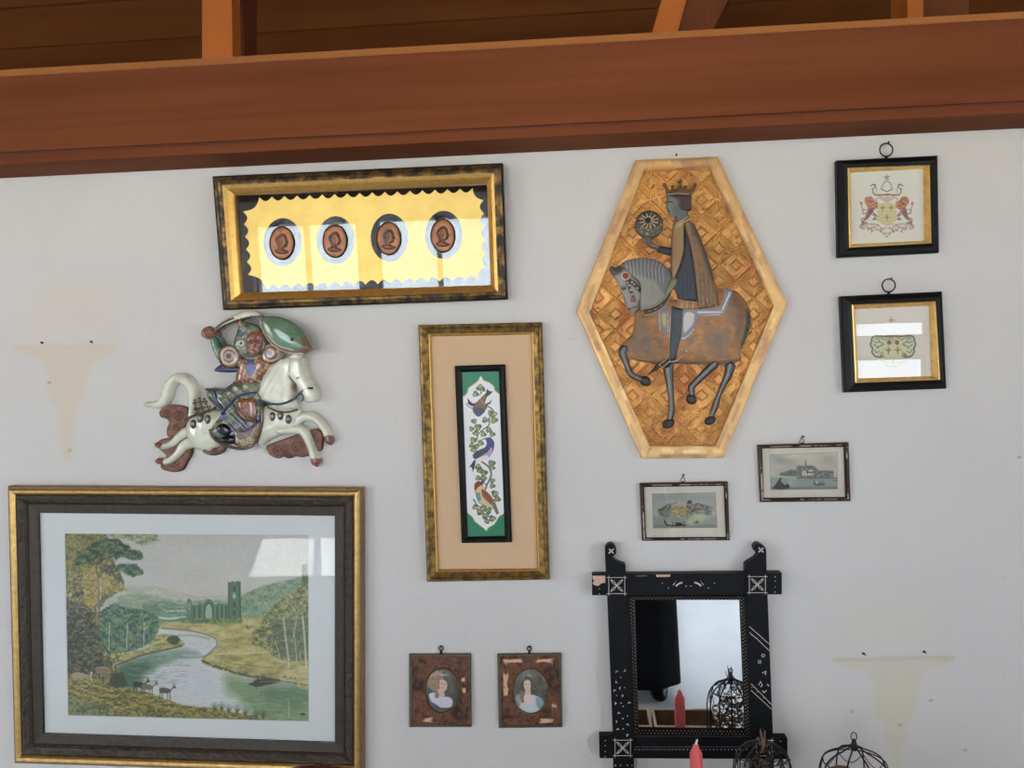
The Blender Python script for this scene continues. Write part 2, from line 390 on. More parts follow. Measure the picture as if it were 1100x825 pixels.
# ---------------------------------------------------------------- frames
def outer_xz(Q, Hf):
    """wall-plane corners of a box whose silhouette in the photo is Q (TL,TR,BR,BL)"""
    out = []
    for i, (x, y) in enumerate(Q):
        left = i in (0, 3); top = i in (0, 1)
        hx = Hf if (x < FOOT[0]) == left else 0; hz = Hf if (y < FOOT[1]) == top else 0
        out.append((XZ([(x, y)], hx)[0][0], XZ([(x, y)], hz)[0][1]))
    return np.array(out)
def loft(name, O, I, prof, mat, parent, sub=1, wob=0, smooth_=False):
    """moulding between polygons O and I (world x,z): prof = [(t, h), ...]"""
    O = np.asarray(O); I = np.asarray(I); n = len(O); V = []; rings = []
    rs = np.random.RandomState(5)
    for t, h in prof:
        P_ = O*(1-t)+I*t; r = []
        for i in range(n):
            for k in range(sub):
                u = k/sub; p = P_[i]*(1-u)+P_[(i+1) % n]*u
                r.append(len(V)); hh = h+(rs.uniform(-wob, wob) if wob and 0 < t < 1 else 0); V.append((p[0], -hh, p[1]))
        rings.append(r)
    Fc = []; m_ = n*sub
    for a, b in zip(rings, rings[1:]):
        for k in range(m_): Fc.append((a[k], b[k], b[(k+1) % m_], a[(k+1) % m_]))
    # closed back so that the moulding is a solid
    a, b = rings[-1], rings[0]
    for k in range(m_): Fc.append((a[k], b[k], b[(k+1) % m_], a[(k+1) % m_]))
    o = mesh(name, V, Fc, mat, parent, smooth_)
    bm = bmesh.new(); bm.from_mesh(o.data); bmesh.ops.recalc_face_normals(bm, faces=bm.faces); bm.to_mesh(o.data); bm.free()
    return o
def lerpP(O, I, t): return np.asarray(O)*(1-t)+np.asarray(I)*t
def slab(name, xz, h0, h1, mat, parent): return MB().prism(xz, h0, h1).build(name, mat, parent)
def painted_quad(name, Q, h, cv, mat, parent, step=.6, th=.0006, hfn=None):
    """flat painted sheet with corners Q (photo, TL TR BR BL) standing h in front of the wall"""
    Q = np.array(Q, float); nu = int(np.hypot(*(Q[1]-Q[0]))/step)+1; nv = int(np.hypot(*(Q[3]-Q[0]))/step)+1
    u, v = np.meshgrid(np.linspace(0, 1, nu), np.linspace(0, 1, nv)); u = u.ravel()[:, None]; v = v.ravel()[:, None]
    p = (Q[0]*(1-u)+Q[1]*u)*(1-v)+(Q[3]*(1-u)+Q[2]*u)*v
    xz = XZ(p, h); c = alb(cv.at(p)); hh = np.full(len(p), h) if hfn is None else h+hfn(p[:, 0], p[:, 1])
    V = np.stack([xz[:, 0], -hh, xz[:, 1]], 1).tolist(); i = np.arange(nu*nv).reshape(nv, nu)
    Fc = np.stack([i[:-1, :-1], i[1:, :-1], i[1:, 1:], i[:-1, 1:]], -1).reshape(-1, 4).tolist()
    # back sheet and edges
    b = len(V); cs = [0, nu-1, nu*nv-1, nu*(nv-1)]; V += [(V[k][0], -(h-th), V[k][2]) for k in cs]; c = np.concatenate([c, c[cs]])
    Fc += [(b, b+1, b+2, b+3)]
    me_ed = [(list(i[0, :]), b, b+1), (list(i[:, -1]), b+1, b+2), (list(i[-1, ::-1]), b+2, b+3), (list(i[::-1, 0]), b+3, b)]
    for e, s_, t_ in me_ed: Fc.append(tuple(e)+(t_, s_))
    return mesh(name, V, Fc, mat, parent, False, c)
def centre(Q): return np.mean(np.array(Q, float), 0)
def picture(name, Q, label, cat, group=None):
    c = centre(Q); b = (np.array(Q[2], float)+np.array(Q[3], float))/2; w = W3(b[0], b[1], 0)
    return thing(name, w, label, cat, group)
def ring_hook(parent, cx, cy, r, h, wire=.9, name='hanging_ring', base=None, n=20, sx=1.0):
    """metal loop standing on the top edge of a frame, photo centre (cx,cy), radius r px"""
    mb = MB(); P = []
    for k in range(n+1):
        a = 2*math.pi*k/n; P.append(W3(cx+r*sx*math.cos(a), cy+r*math.sin(a), h))
    P[-1] = P[0]; mb.tube(P, wire*PX/2, 8)
    if base: mb.tube([W3(base[0], base[1]+1.2, h), W3(cx, cy+r*.95, h)], [wire*PX*1.3, wire*PX*.8], 8)
    return mb.build(name, MAT['iron'], parent, True)
def nail(x, y, label, r=1.1, out=.014):
    w = W3(x, y, 0); o = MB()
    o.lathe([(r*PX*.45, -.02), (r*PX*.45, out-.002), (r*PX, out-.002), (r*PX*.9, out)], (w.x, 0, w.z), 12, 'y')
    ob = o.build('nail', MAT['iron'], None, False); bpy.data.objects[ob.name]
    ob.data.transform(Matrix.Translation(-w)); ob.location = w
    return tag(ob, label, 'nail', 'nails in the wall')
# ================================================================ SETTING
def proj(P):
    P = np.asarray(P, float)-np.array([0, -D, CZ]); z = P@A_CF
    return np.stack([550+F*(P@A_CR)/z, 412.5-F*(P@A_CU)/z], 1)
WALLC = (199, 197, 193)
cw = Canvas(-60, 80, 1160, 900, .9, WALLC)
cw.grad(lambda X, Y, a: a*(1+.03*(fnoise(X+300, Y+300, 160, 3, 11)-.5))[..., None])
cw.poly([(898, 640), (1010, 630), (1020, 705), (905, 706)], (201, 196, 180), .30, 18)
cw.poly(smooth([(898, 710), (925, 707), (970, 707), (1024, 707), (1012, 715), (996, 720), (988, 733), (986, 762), (976, 774), (975, 798), (968, 806), (970, 840), (955, 840), (958, 806), (950, 796), (951, 777), (940, 768), (938, 735), (930, 722), (912, 717)]), (197, 192, 172), .75, 2.0)
cw.line([(897, 708.5), (1024, 706.5)], 4.5, (182, 176, 158), al=.55)
cw.poly([(40, 300), (130, 305), (125, 372), (15, 374)], (206, 194, 176), .3, 14)
cw.poly(smooth([(14, 373), (60, 371), (126, 372), (112, 382), (98, 395), (93, 415), (90, 428), (84, 436), (80, 455), (79, 490), (68, 492), (63, 460), (62, 438), (52, 425), (51, 402), (44, 388), (28, 381)]), (199, 187, 163), .6, 4)
cw.line([(14, 373), (126, 372)], 3, (190, 178, 160), al=.25)
cw.poly([(930, 145), (1010, 135), (1100, 150), (1100, 190), (950, 180)], (206, 198, 180), .25, 12)
rs = np.random.RandomState(21)
for k in range(240):
    x, y = rs.uniform(0, 1100), rs.uniform(190, 825); cw.ell(x, y, rs.uniform(.6, 1.2), rs.uniform(.5, .9), (165, 160, 156), rs.uniform(.15, .5))
for x, y in ((967, 779), (1037, 806), (1000, 752), (1095, 491), (75, 484), (53, 411), (915, 764)): cw.ell(x, y, 1.4, .9, (120, 112, 104), .8)
m_, N, L, P = new_mat('limewashed plaster'); MAT['plaster'] = m_
a = N.new('ShaderNodeAttribute'); a.attribute_name = 'paint'; L.new(a.outputs['Color'], P.inputs['Base Color']); P.inputs['Roughness'].default_value = .85
n1 = noise(N, L, 170, 4, dist=.4); n2 = noise(N, L, 9, 3)
mx = N.new('ShaderNodeMath'); mx.operation = 'MULTIPLY_ADD'; mx.inputs[1].default_value = 3.0; L.new(n2.outputs['Fac'], mx.inputs[0]); L.new(n1.outputs['Fac'], mx.inputs[2])
bump(N, L, P, mx.outputs[0], .55, .0016)
MAT['wallplain'] = M_simple('plain plaster', (196, 192, 190), .9, 0, 0, 20, .03)

XL, XR, YF = -5.4, 5.0, -8.3
xs = np.concatenate([np.linspace(XL, -1.75, 12)[:-1], np.arange(-1.75, 1.25, .0052), np.linspace(1.25, XR, 12)])
zs = np.concatenate([np.linspace(0, .62, 8)[:-1], np.arange(.62, 2.33, .0052), [2.5]])
gx, gz = np.meshgrid(xs, zs); pts = np.stack([gx.ravel(), np.zeros(gx.size), gz.ravel()], 1)
pp = proj(pts); c = alb(cw.at(pp)); inside = (pp[:, 0] > -55) & (pp[:, 0] < 1155) & (pp[:, 1] > 85) & (pp[:, 1] < 895) & (np.abs(pts[:, 0]) < 1.8)
c[~inside] = alb(WALLC)
i = np.arange(gx.size).reshape(gx.shape); Fc = np.stack([i[:-1, :-1], i[:-1, 1:], i[1:, 1:], i[1:, :-1]], -1).reshape(-1, 4).tolist()
V = pts.tolist(); b = len(V); V += [(XL, .25, 0), (XR, .25, 0), (XR, .25, 2.5), (XL, .25, 2.5)]; c = np.concatenate([c, np.tile(alb(WALLC), (4, 1))])
Fc += [(b, b+3, b+2, b+1), tuple(i[-1, ::1])+(b+2, b+3), tuple(i[0, ::-1])+(b, b+1), tuple(i[::-1, 0])[::-1][::-1]+(b, b+3), tuple(i[:, -1])+(b+2, b+1)]
wall = mesh('wall_back', V, Fc, MAT['plaster'], None, False, c); tag(wall, kind='structure')

def struct(mb, name, mat, **k): return tag(mb.build(name, mat, None, **k), kind='structure')
m_, N, L, P = new_mat('pale stone floor'); MAT['floor'] = m_
n_ = noise(N, L, 1.3, 5); r_ = ramp(N, L, n_.outputs['Fac'], [(.3, tuple(alb((160, 172, 186)))), (.7, tuple(alb((176, 186, 198))))]); L.new(r_.outputs[0], P.inputs['Base Color']); P.inputs['Roughness'].default_value = .30; P.inputs['Specular IOR Level'].default_value = .12
struct(MB().box((XL-.2, YF-.2, -.1), (XR+.2, .3, 0)), 'floor', MAT['floor'])
# side walls with gables; roof y(z)
def roofz(y): return 2.983-.466*y if y > -3.9 else 2.983+.466*3.9-(-3.9-y)*.40
SIDE = (-6.6, -3.4, .8, 2.8)  # openings for unseen side windows, added to bring in more sky light
for nm, x0, x1 in (('wall_left', XL-.2, XL), ('wall_right', XR, XR+.2)):
    prof = [(.3, SIDE[3]), (-3.9, SIDE[3]), (YF-.2, SIDE[3]), (YF-.2, roofz(YF-.2)), (-3.9, roofz(-3.9)), (.3, roofz(.3))]
    V = [(x0, y, z) for y, z in prof]+[(x1, y, z) for y, z in prof]; n = 6
    mb = MB().add(V, [tuple(range(n)), tuple(range(n, 2*n))]+[(k, (k+1) % n, n+(k+1) % n, n+k) for k in range(n)])
    mb.box((x0, YF-.2, 0), (x1, .3, SIDE[2])).box((x0, YF-.2, SIDE[2]), (x1, SIDE[0], SIDE[3])).box((x0, SIDE[1], SIDE[2]), (x1, .3, SIDE[3]))
    struct(mb, nm, MAT['wallplain'])
HOLES = [(-4.2, -2.8, .9, 2.7), (-2.6, -1.0, .9, 2.7), (1.0, 2.2, .9, 2.7), (3.26, 4.12, .9, 1.96), (3.26, 4.12, 2.19, 2.375)]
ztop = roofz(YF-.2)
xb = sorted({XL, XR}|{h[0] for h in HOLES}|{h[1] for h in HOLES}); zb = sorted({0, ztop}|{h[2] for h in HOLES}|{h[3] for h in HOLES})
mb = MB()
for x0, x1 in zip(xb, xb[1:]):
    run = None
    for z0, z1 in zip(zb, zb[1:]):
        hole = any(h[0] <= (x0+x1)/2 <= h[1] and h[2] <= (z0+z1)/2 <= h[3] for h in HOLES)
        if not hole: mb.box((x0, YF-.2, z0), (x1, YF, z1))
struct(mb, 'wall_front', MAT['wallplain'])
MAT['winframe'] = M_simple('dark brown window timber', (70, 45, 30), .5, 0, 0, 30, .2)
for k, (x0, x1, z0, z1) in enumerate(HOLES):
    fr = MB(); t = .05 if z1-z0 > .3 else .02; ya, yb = YF-.13, YF-.07
    fr.box((x0, ya, z0), (x0+t, yb, z1)).box((x1-t, ya, z0), (x1, yb, z1)).box((x0+t, ya, z0), (x1-t, yb, z0+t)).box((x0+t, ya, z1-t), (x1-t, yb, z1))
    if x1-x0 > 1: fr.box(((x0+x1)/2-.03, ya, z0+t), ((x0+x1)/2+.03, yb, z1-t))
    w = struct(fr, 'window_%d' % (k+1), MAT['winframe'])
    MB().box((x0+t, YF-.102, z0+t), (x1-t, YF-.098, z1-t)).build('pane', MAT['winglass'], w)
    ld = bpy.data.lights.new('sky_portal', 'AREA'); ld.shape = 'RECTANGLE'; ld.size = x1-x0; ld.size_y = z1-z0; ld.cycles.is_portal = True
    lo = bpy.data.objects.new('window_portal', ld); COL.objects.link(lo); lo.location = ((x0+x1)/2, YF-.21, (z0+z1)/2); lo.rotation_euler = (math.radians(90), 0, math.radians(180))
for k, (x0, x1) in enumerate(((XL-.13, XL-.07), (XR+.07, XR+.13))):
    y0, y1, z0, z1 = SIDE; fr = MB(); t = .06
    fr.box((x0, y0, z0), (x1, y1, z0+t)).box((x0, y0, z1-t), (x1, y1, z1))
    for j in range(5): yy = y0+(y1-y0-t)*j/4; fr.box((x0, yy, z0+t), (x1, yy+t, z1-t))
    w = struct(fr, 'window_%d' % (6+k), MAT['winframe'])  # unseen side window, added to brighten the picture wall
    MB().box(((x0+x1)/2-.002, y0+t, z0+t), ((x0+x1)/2+.002, y1-t, z1-t)).build('pane', MAT['winglass'], w)
    ld = bpy.data.lights.new('sky_portal', 'AREA'); ld.shape = 'RECTANGLE'; ld.size = y1-y0; ld.size_y = z1-z0; ld.cycles.is_portal = True
    lo = bpy.data.objects.new('window_portal', ld); COL.objects.link(lo); lo.location = (XL-.21 if k == 0 else XR+.21, (y0+y1)/2, (z0+z1)/2); lo.rotation_euler = (math.radians(90), 0, math.radians(-90 if k == 0 else 90))
struct(MB().box((-30, -40, -.4), (30, YF-.25, -.3)), 'unseen_slab', M_simple('sunlit terrace outside', (170, 160, 140), .9, 0, 0, 3, .2)).name = 'floor_outside'
# ceiling boards (each board a bevelled plank, one ceiling)
WOODc = (.22, .076, .022); WOODd = (.13, .043, .013)
MAT['boards'] = M_wood('stained ceiling boards', WOODd, WOODc, 5, (.12, 2.5, 2.5), .55)
MAT['beam'] = M_wood('red cedar stain', (.165, .045, .017), (.25, .078, .030), 5, (.10, 1.5, 3.5), .75, .12); MAT['beam'].node_tree.nodes['Principled BSDF'].inputs['Specular IOR Level'].default_value = .12
MAT['beamlight'] = M_wood('paler cedar edge', (.36, .13, .035), (.45, .175, .05), 6, (.1, 2, 2), .5)  # paler orange cedar for the strip along the beam's top
MAT['beamdark'] = M_wood('dark cedar', (.11, .032, .014), (.16, .048, .02), 6, (.1, 2, 2), .55)
MAT['post'] = M_wood('pine toned as lit', (.42, .115, .022), (.56, .17, .035), 6, (2, 2, .2), .45)  # brighter orange stands for the lit faces of the roof timbers
MAT['postshade'] = M_wood('pine toned as shaded', (.10, .028, .008), (.17, .05, .015), 6, (2, 2, .2), .5)  # darker copy of the same pine, standing for faces in shade
mb = MB(); sl = math.hypot(1, .466); w = .152; L0 = .377+2*w/sl   # joint seen at y = .377 and .239
y = .515
edges = [.515, .377]
while edges[-1] > -3.9: edges.append(edges[-1]-w/sl)
for y0, y1 in zip(edges, edges[1:]):
    g = .0075; a, b2 = y0-g, y1+g; z0, z1 = roofz(a)-.008, 2.983-.466*b2
    mb.add([(XL-.2, a, z0), (XR+.2, a, z0), (XR+.2, b2, z1), (XL-.2, b2, z1), (XL-.2, a, z0+.02), (XR+.2, a, z0+.02), (XR+.2, b2, z1+.02), (XL-.2, b2, z1+.02)],
           [(0, 1, 2, 3), (7, 6, 5, 4), (0, 4, 5, 1), (1, 5, 6, 2), (2, 6, 7, 3), (3, 7, 4, 0)])
ye = edges[-1]
for (ya, za, yb, zb_) in ((.56, roofz(.56)+.02, ye, 2.983-.466*ye+.02), (ye, 2.983-.466*ye, YF-.3, roofz(YF-.3))):
    mb.add([(XL-.2, ya, za), (XR+.2, ya, za), (XR+.2, yb, zb_), (XL-.2, yb, zb_), (XL-.2, ya, za+.05), (XR+.2, ya, za+.05), (XR+.2, yb, zb_+.05), (XL-.2, yb, zb_+.05)],
           [(0, 1, 2, 3), (7, 6, 5, 4), (0, 4, 5, 1), (1, 5, 6, 2), (2, 6, 7, 3), (3, 7, 4, 0)])
struct(mb, 'ceiling', MAT['boards'])
struct(MB().box((XL-.2, .25, 2.2), (XR+.2, .5, 2.3)).box((XL-.2, .5, 2.2), (XR+.2, .56, 2.85)), 'unseen_slab', MAT['beamdark'])  # unseen boards added to stop light leaking in behind the beam
# the beam: front face 0.13 m proud of the wall
def bz(x, ylft, yrt, h):   # height of a beam edge whose photo rows at x=0 / x=1100 are given
    a, b_ = W3(0, ylft, h), W3(1100, yrt, h); return a.z+(x-a.x)*(b_.z-a.z)/(b_.x-a.x)
def band(mb, top, bot, h0, h1, cham=0):
    V = []
    for x in (-3.2, 2.6):
        zt, zb2 = bz(x, *top, h1), bz(x, *bot, h1); V += [(x, -h0, zb2), (x, -h1, zb2), (x, -h1, zt), (x, -h0, zt)]
    return mb.add(V, [(0, 1, 2, 3), (7, 6, 5, 4), (0, 4, 5, 1), (1, 5, 6, 2), (2, 6, 7, 3), (3, 7, 4, 0)])
beam = thing('ceiling_beam', (0, 0, 2.4), 'long red-brown cedar beam running along the top of the white wall', 'beam')
band(MB(), (82.5, 19.5), (163.5, 108), -.0, .130).build('fascia_board', MAT['beam'], beam)
band(MB(), (75, 12), (82.5, 19.5), -.0, .133).build('top_lath', MAT['beamlight'], beam, bevel=.001)
band(MB(), (164, 108.5), (168, 112), 0, .124).build('groove', MAT['beamdark'], beam)
band(MB(), (167.3, 111.3), (176.5, 121), 0, .130).build('lower_lath', MAT['beam'], beam)
# posts and brace standing on the beam
def slabpoly(mb, pts, h0, h1):
    return mb.prism([tuple(p) for p in XZ(pts, max(h0, h1))], h0, h1)
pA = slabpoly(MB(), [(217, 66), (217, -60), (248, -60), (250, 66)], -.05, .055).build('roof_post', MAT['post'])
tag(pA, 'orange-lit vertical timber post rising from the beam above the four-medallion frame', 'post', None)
pB = slabpoly(MB(), [(699, 40), (748, -60), (812, -60), (764, 36)], -.06, .055).build('roof_brace', MAT['postshade'])
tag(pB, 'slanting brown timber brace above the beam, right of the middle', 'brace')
pC = slabpoly(MB(), [(992, 20), (991, -60), (1040, -60), (1041, 18)], -.06, .05).build('roof_post', MAT['postshade'])
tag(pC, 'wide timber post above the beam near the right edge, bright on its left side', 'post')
slabpoly(MB(), [(975, 21), (974, -60), (991, -60), (992, 20)], -.06, .052).build('baked_light_side', MAT['post'], pC)  # the post's own bright face, its light put into the colour
slabpoly(MB(), [(735, 40), (768, -60), (797, -60), (764, 40)], .055, .058).build('baked_light_face', MAT['beamdark'], pB) if False else None
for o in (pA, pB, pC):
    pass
pD = slabpoly(MB(), [(250, 66), (250, -60), (262, -60), (262, 66)], -.09, .0).build('baked_light_side', MAT['beamdark'], pA)  # the post's own side face, its shade put in as darker wood
pF = slabpoly(MB(), [(699, 40), (722, -40), (748, -40), (727, 38)], .055, .062).build('baked_light_face', MAT['post'], pB)  # the brace's own front face, coloured brighter as if lit
# wall plugs left by two removed brackets
for (x, y), lb in (((45, 368), 'left of the two screw plugs over the left bracket stain'), ((98, 367), 'right of the two screw plugs over the left bracket stain'),
                   ((927.5, 702), 'left of the two screw plugs over the lower right bracket stain'), ((992.5, 700), 'right of the two screw plugs over the lower right bracket stain')):
    w = W3(x, y); mb = MB(); mb.lathe([(.0026, -.003), (.0036, .001), (.003, .0025), (.0015, .0022)], (0, 0, 0), 9, 'y', 1.2, .9); mb.lathe([(.0016, 0), (.0012, .005)], (.004, 0, -.003), 6, 'y')
    o = mb.build('wall_plug', MAT['rim']); o.location = w; tag(o, 'small dark '+lb, 'plug', 'screw plugs in the wall')

# ---------------------------------------------------------------- light
W_ = bpy.data.worlds.new('sky'); S.world = W_; W_.use_nodes = True
SKY = 5.7
W_.node_tree.nodes['Background'].inputs[0].default_value = (.80, .895, 1.0, 1); W_.node_tree.nodes['Background'].inputs[1].default_value = SKY
sd = bpy.data.lights.new('sun', 'SUN'); sd.energy = 26; sd.angle = .009; sd.color = (1, .93, .82)
so = bpy.data.objects.new('sun', sd); COL.objects.link(so); so.location = (0, -12, 6)
el = math.radians(40); dv = Vector((0.25, math.cos(el), -math.sin(el))); so.rotation_euler = dv.to_track_quat('-Z', 'Y').to_euler()
# ================================================================ LANDSCAPE PRINT
def tree_dabs(cv, P, n, dark, light, r=(1.2, 2.6)):
    cv.dabs(P, n, r[0], r[1], dark, .75, .2, .6); cv.dabs(P, n, r[0]*.6, r[1]*.6, light, .6, .4, .5)
def paint_landscape():
    cv = Canvas(66, 570, 335, 778, 2.4, (180, 177, 170)); rs = cv.rs
    cv.grad(lambda X, Y, a: a+((Y-570)[..., None]*np.array([.12, .10, .04]))+10*(fnoise(X+30, Y*2, 40, 3, 15)-.5)[..., None])
    # hills
    cv.leafy(cL([(300, 316), (380, 311), (430, 314), (480, 322), (520, 334), (560, 342), (640, 338), (700, 328), (700, 420), (300, 420)]), [(158, 164, 146), (172, 174, 154), (184, 180, 158)], 9, 1, .8, 3, 2)
    cv.leafy(cL([(330, 340), (400, 332), (460, 346), (520, 356), (600, 352), (700, 357), (720, 430), (330, 430)]), [(116, 138, 116), (136, 152, 124), (158, 164, 130)], 6, 1.4, .85, 4, 1.6)
    cv.leafy(cL([(400, 362), (470, 354), (540, 374), (640, 370), (720, 372), (720, 420), (400, 420)]), [(84, 112, 94), (108, 134, 110), (136, 152, 120)], 4, 1.4, .9, 6, 1.3)
    cv.line(cL([(440, 402), (480, 405), (520, 401)]), 2.4, (196, 204, 194), al=.85); cv.line(cL([(470, 384), (520, 382)]), 1.2, (200, 206, 198), al=.7)
    for x in (465, 482, 500, 512): cv.line(cL([(x, 380), (x+3, 386)]), .8, (214, 214, 204), al=.7)
    cv.leafy(cL([(660, 350), (700, 330), (740, 312), (790, 300), (872, 282), (872, 430), (670, 420)]), [(84, 114, 96), (110, 136, 110), (134, 150, 112), (154, 160, 116)], 5, 2, .95, 8, .9)
    for k in range(20): x = 690+k*6; cv.line(cL([(x, 355+rs.uniform(-8, 8)), (x+1, 408)]), .5, (172, 186, 164), al=.5)
    # river
    cv.poly(cL([(180, 440), (460, 425), (868, 560), (868, 700), (180, 700)]), (194, 195, 195), 1, 2)
    cv.poly(smooth(cL([(330, 540), (380, 515), (450, 500), (515, 492), (560, 505), (500, 520), (450, 540), (410, 560), (400, 600), (330, 600)])), (112, 138, 116), .9, 4)
    cv.poly(smooth(cL([(330, 545), (400, 525), (430, 545), (400, 565), (380, 600), (330, 600)])), (66, 92, 74), .8, 5)
    cv.poly(smooth(cL([(640, 565), (700, 575), (790, 590), (880, 590), (880, 705), (750, 705), (690, 650), (640, 610)])), (116, 138, 96), .95, 7)
    cv.poly(smooth(cL([(740, 600), (880, 592), (880, 640), (780, 650)])), (82, 112, 80), .6, 7)
    for k in range(340):
        x, y = rs.uniform(470, 860), rs.uniform(575, 690); l = rs.uniform(6, 34); g = x > 640+.4*(690-y)
        cv.line(cL([(x, y), (x+l, y+rs.uniform(-1, 1))]), .7, [(160, 176, 150), (88, 114, 78)][rs.randint(2)] if g else [(206, 208, 208), (160, 168, 166)][rs.randint(2)], al=.4)
    for k in range(160):
        x, y = rs.uniform(340, 520), rs.uniform(500, 600); cv.line(cL([(x, y), (x+rs.uniform(8, 30), y)]), .7, (156, 172, 156) if rs.rand() < .5 else (74, 100, 80), al=.4)
    for k in range(110):
        x, y = rs.uniform(440, 600), rs.uniform(440, 560); cv.line(cL([(x, y), (x+rs.uniform(8, 30), y)]), .7, (214, 214, 214) if k % 3 else (150, 160, 150), al=.4)
    cv.line(cL([(480, 516), (560, 514), (610, 500)]), 1.8, (120, 142, 130), al=.7)
    cv.line(smooth(cL([(470, 455), (540, 452), (590, 462)]), False), 2.2, (128, 146, 130), al=.5)
    # meadow
    MD = smooth(cL([(430, 417), (500, 413), (560, 409), (700, 402), (870, 420), (870, 594), (820, 588), (760, 578), (710, 572), (680, 564), (640, 556), (590, 541), (568, 528), (575, 512), (606, 490), (616, 472), (604, 455), (560, 440), (500, 434), (455, 432)]))
    cv.leafy(MD, [(140, 136, 82), (166, 156, 98), (180, 168, 110), (192, 180, 124)], 14, .6, 1, 11, 3.2, .8)
    cv.line(cL([(600, 505), (680, 503), (760, 498)]), 1.6, (204, 194, 150), al=.65); cv.line(cL([(640, 530), (720, 540), (800, 545)]), 1.4, (134, 132, 80), al=.6)
    cv.line(smooth(cL([(570, 524), (610, 540), (660, 556), (700, 566), (760, 574), (868, 590)]), False), 2.6, (74, 72, 46), al=.85)
    cv.line(smooth(cL([(455, 432), (540, 440), (598, 456), (612, 474), (600, 492), (572, 516)]), False), 1.5, (92, 94, 60), al=.75)
    cv.dabs(cL([(580, 525), (700, 555), (868, 575), (868, 592), (700, 574), (600, 545)]), 170, .7, 1.8, [(64, 64, 42), (118, 108, 64), (184, 176, 140)], .7)
    cv.line(cL([(790, 576), (868, 588)]), 2.2, (196, 190, 158), al=.7)
    # abbey ruin
    A = (88, 114, 84); A2 = (48, 74, 54); A3 = (126, 148, 114)
    cv.poly(cL([(527, 352), (532, 348), (538, 352), (540, 366), (556, 366), (558, 360), (566, 360), (568, 366), (576, 360), (582, 350), (592, 350), (600, 360), (604, 366), (614, 362), (630, 364), (645, 364), (645, 414), (527, 412)]), A)
    cv.poly(cL([(642, 300), (648, 304), (654, 298), (660, 303), (668, 298), (675, 302), (677, 413), (642, 413)]), A)
    for x in (546, 562, 612, 624, 636): cv.line(cL([(x, 372), (x, 404)]), 1.2, A2, al=.9)
    for x in (533, 553, 570, 606, 618, 631): cv.line(cL([(x, 368), (x, 408)]), .9, A3, al=.7)
    cv.poly(smooth(cL([(579, 404), (579, 378), (588, 364), (596, 378), (596, 404)])), (156, 170, 150)); cv.line(smooth(cL([(577, 404), (577, 376), (588, 360), (598, 376), (598, 404)]), False), .9, A2, al=.8)
    cv.poly(smooth(cL([(529, 366), (533, 358), (537, 366), (536, 380), (530, 380)])), (126, 146, 126))
    for y in (318, 362, 385): cv.poly(cL([(656, y), (659, y-6), (662, y), (662, y+10), (656, y+10)]), A2)
    cv.poly(cL([(655, 340), (659, 330), (664, 342), (662, 348), (656, 348)]), (166, 178, 160))
    cv.line(cL([(675, 302), (677, 412)]), 1.6, A2, al=.8); cv.line(cL([(644, 302), (644, 412)]), 1., A2, al=.7)
    cv.leafy(cL([(505, 402), (600, 404), (685, 404), (680, 418), (510, 418)]), [(66, 92, 64), (100, 124, 82), (136, 148, 96)], 3, 1.2, .9, 21)
    cv.line(cL([(480, 412), (520, 404), (560, 412)]), 1.6, (88, 112, 80), al=.7)
    cv.line(cL([(695, 424), (696, 434)]), .9, (44, 40, 30)); cv.line(cL([(701, 428), (702, 435)]), .8, (60, 56, 40))
    # left bank with path and bush
    cv.leafy(smooth(cL([(300, 505), (380, 495), (420, 480), (440, 455), (470, 448), (500, 458), (520, 474), (510, 484), (460, 492), (400, 506), (350, 524), (320, 540), (300, 540)])), [(124, 122, 74), (158, 150, 92), (184, 172, 116)], 6, .6, 1, 23, 2.4)
    cv.line(smooth(cL([(325, 502), (390, 494), (440, 474), (470, 458)]), False), 1.7, (204, 192, 150), al=.75)
    cv.line(smooth(cL([(330, 535), (400, 508), (460, 494), (512, 482)]), False), 1.6, (66, 72, 46), al=.85)
    cv.leafy(ellipse(*cL([(488, 465)])[0], 7, 5), [(44, 60, 38), (72, 86, 52), (108, 116, 72)], 3, 1.2, 1, 25)
    # middle wood
    W1 = smooth(cL([(265, 402), (290, 378), (325, 362), (345, 372), (380, 376), (410, 382), (440, 392), (450, 415), (444, 440), (436, 462), (400, 488), (330, 502), (285, 500), (268, 450)]))
    cv.leafy(W1, [(44, 72, 60), (70, 98, 78), (98, 122, 90), (132, 146, 106)], 4.5, 2.4, 1, 27)
    for x in range(300, 445, 8): cv.line(cL([(x, 425+rs.uniform(-10, 15)), (x+rs.uniform(-2, 2), 494-abs(x-370)*.1)]), .6, (150, 166, 140), al=.45)
    for x, w in ((306, 1.1), (356, 1.2), (404, 1.2)): cv.line(cL([(x+3, 418), (x, 494)]), w, (190, 198, 176), al=.75)
    cv.line(cL([(404, 440), (416, 425)]), .7, (190, 198, 176), al=.7)
    # left wood
    W2 = cL([(178, 158), (300, 162), (320, 240), (350, 300), (350, 322), (300, 350), (270, 400), (285, 420), (280, 460), (290, 500), (330, 540), (345, 585), (300, 590), (178, 570)])
    cv.leafy(W2, [(50, 54, 34), (82, 84, 48), (118, 114, 68), (158, 148, 92)], 5, 2.5, 1, 31)
    cv.leafy(cL([(178, 350), (240, 360), (275, 420), (290, 500), (300, 560), (178, 565)]), [(24, 30, 22), (48, 54, 34), (78, 80, 48), (124, 116, 74)], 4, 4, .92, 33)
    cv.leafy(cL([(184, 166), (300, 164), (300, 200), (240, 250), (184, 280)]), [(84, 86, 50), (124, 120, 70), (160, 150, 92)], 5, 3, .8, 35)
    cv.leafy(cL([(300, 162), (440, 164), (450, 186), (425, 196), (395, 198), (370, 184), (320, 178)]), [(92, 100, 62), (134, 136, 94), (174, 172, 146)], 4, 3, .8, 36)
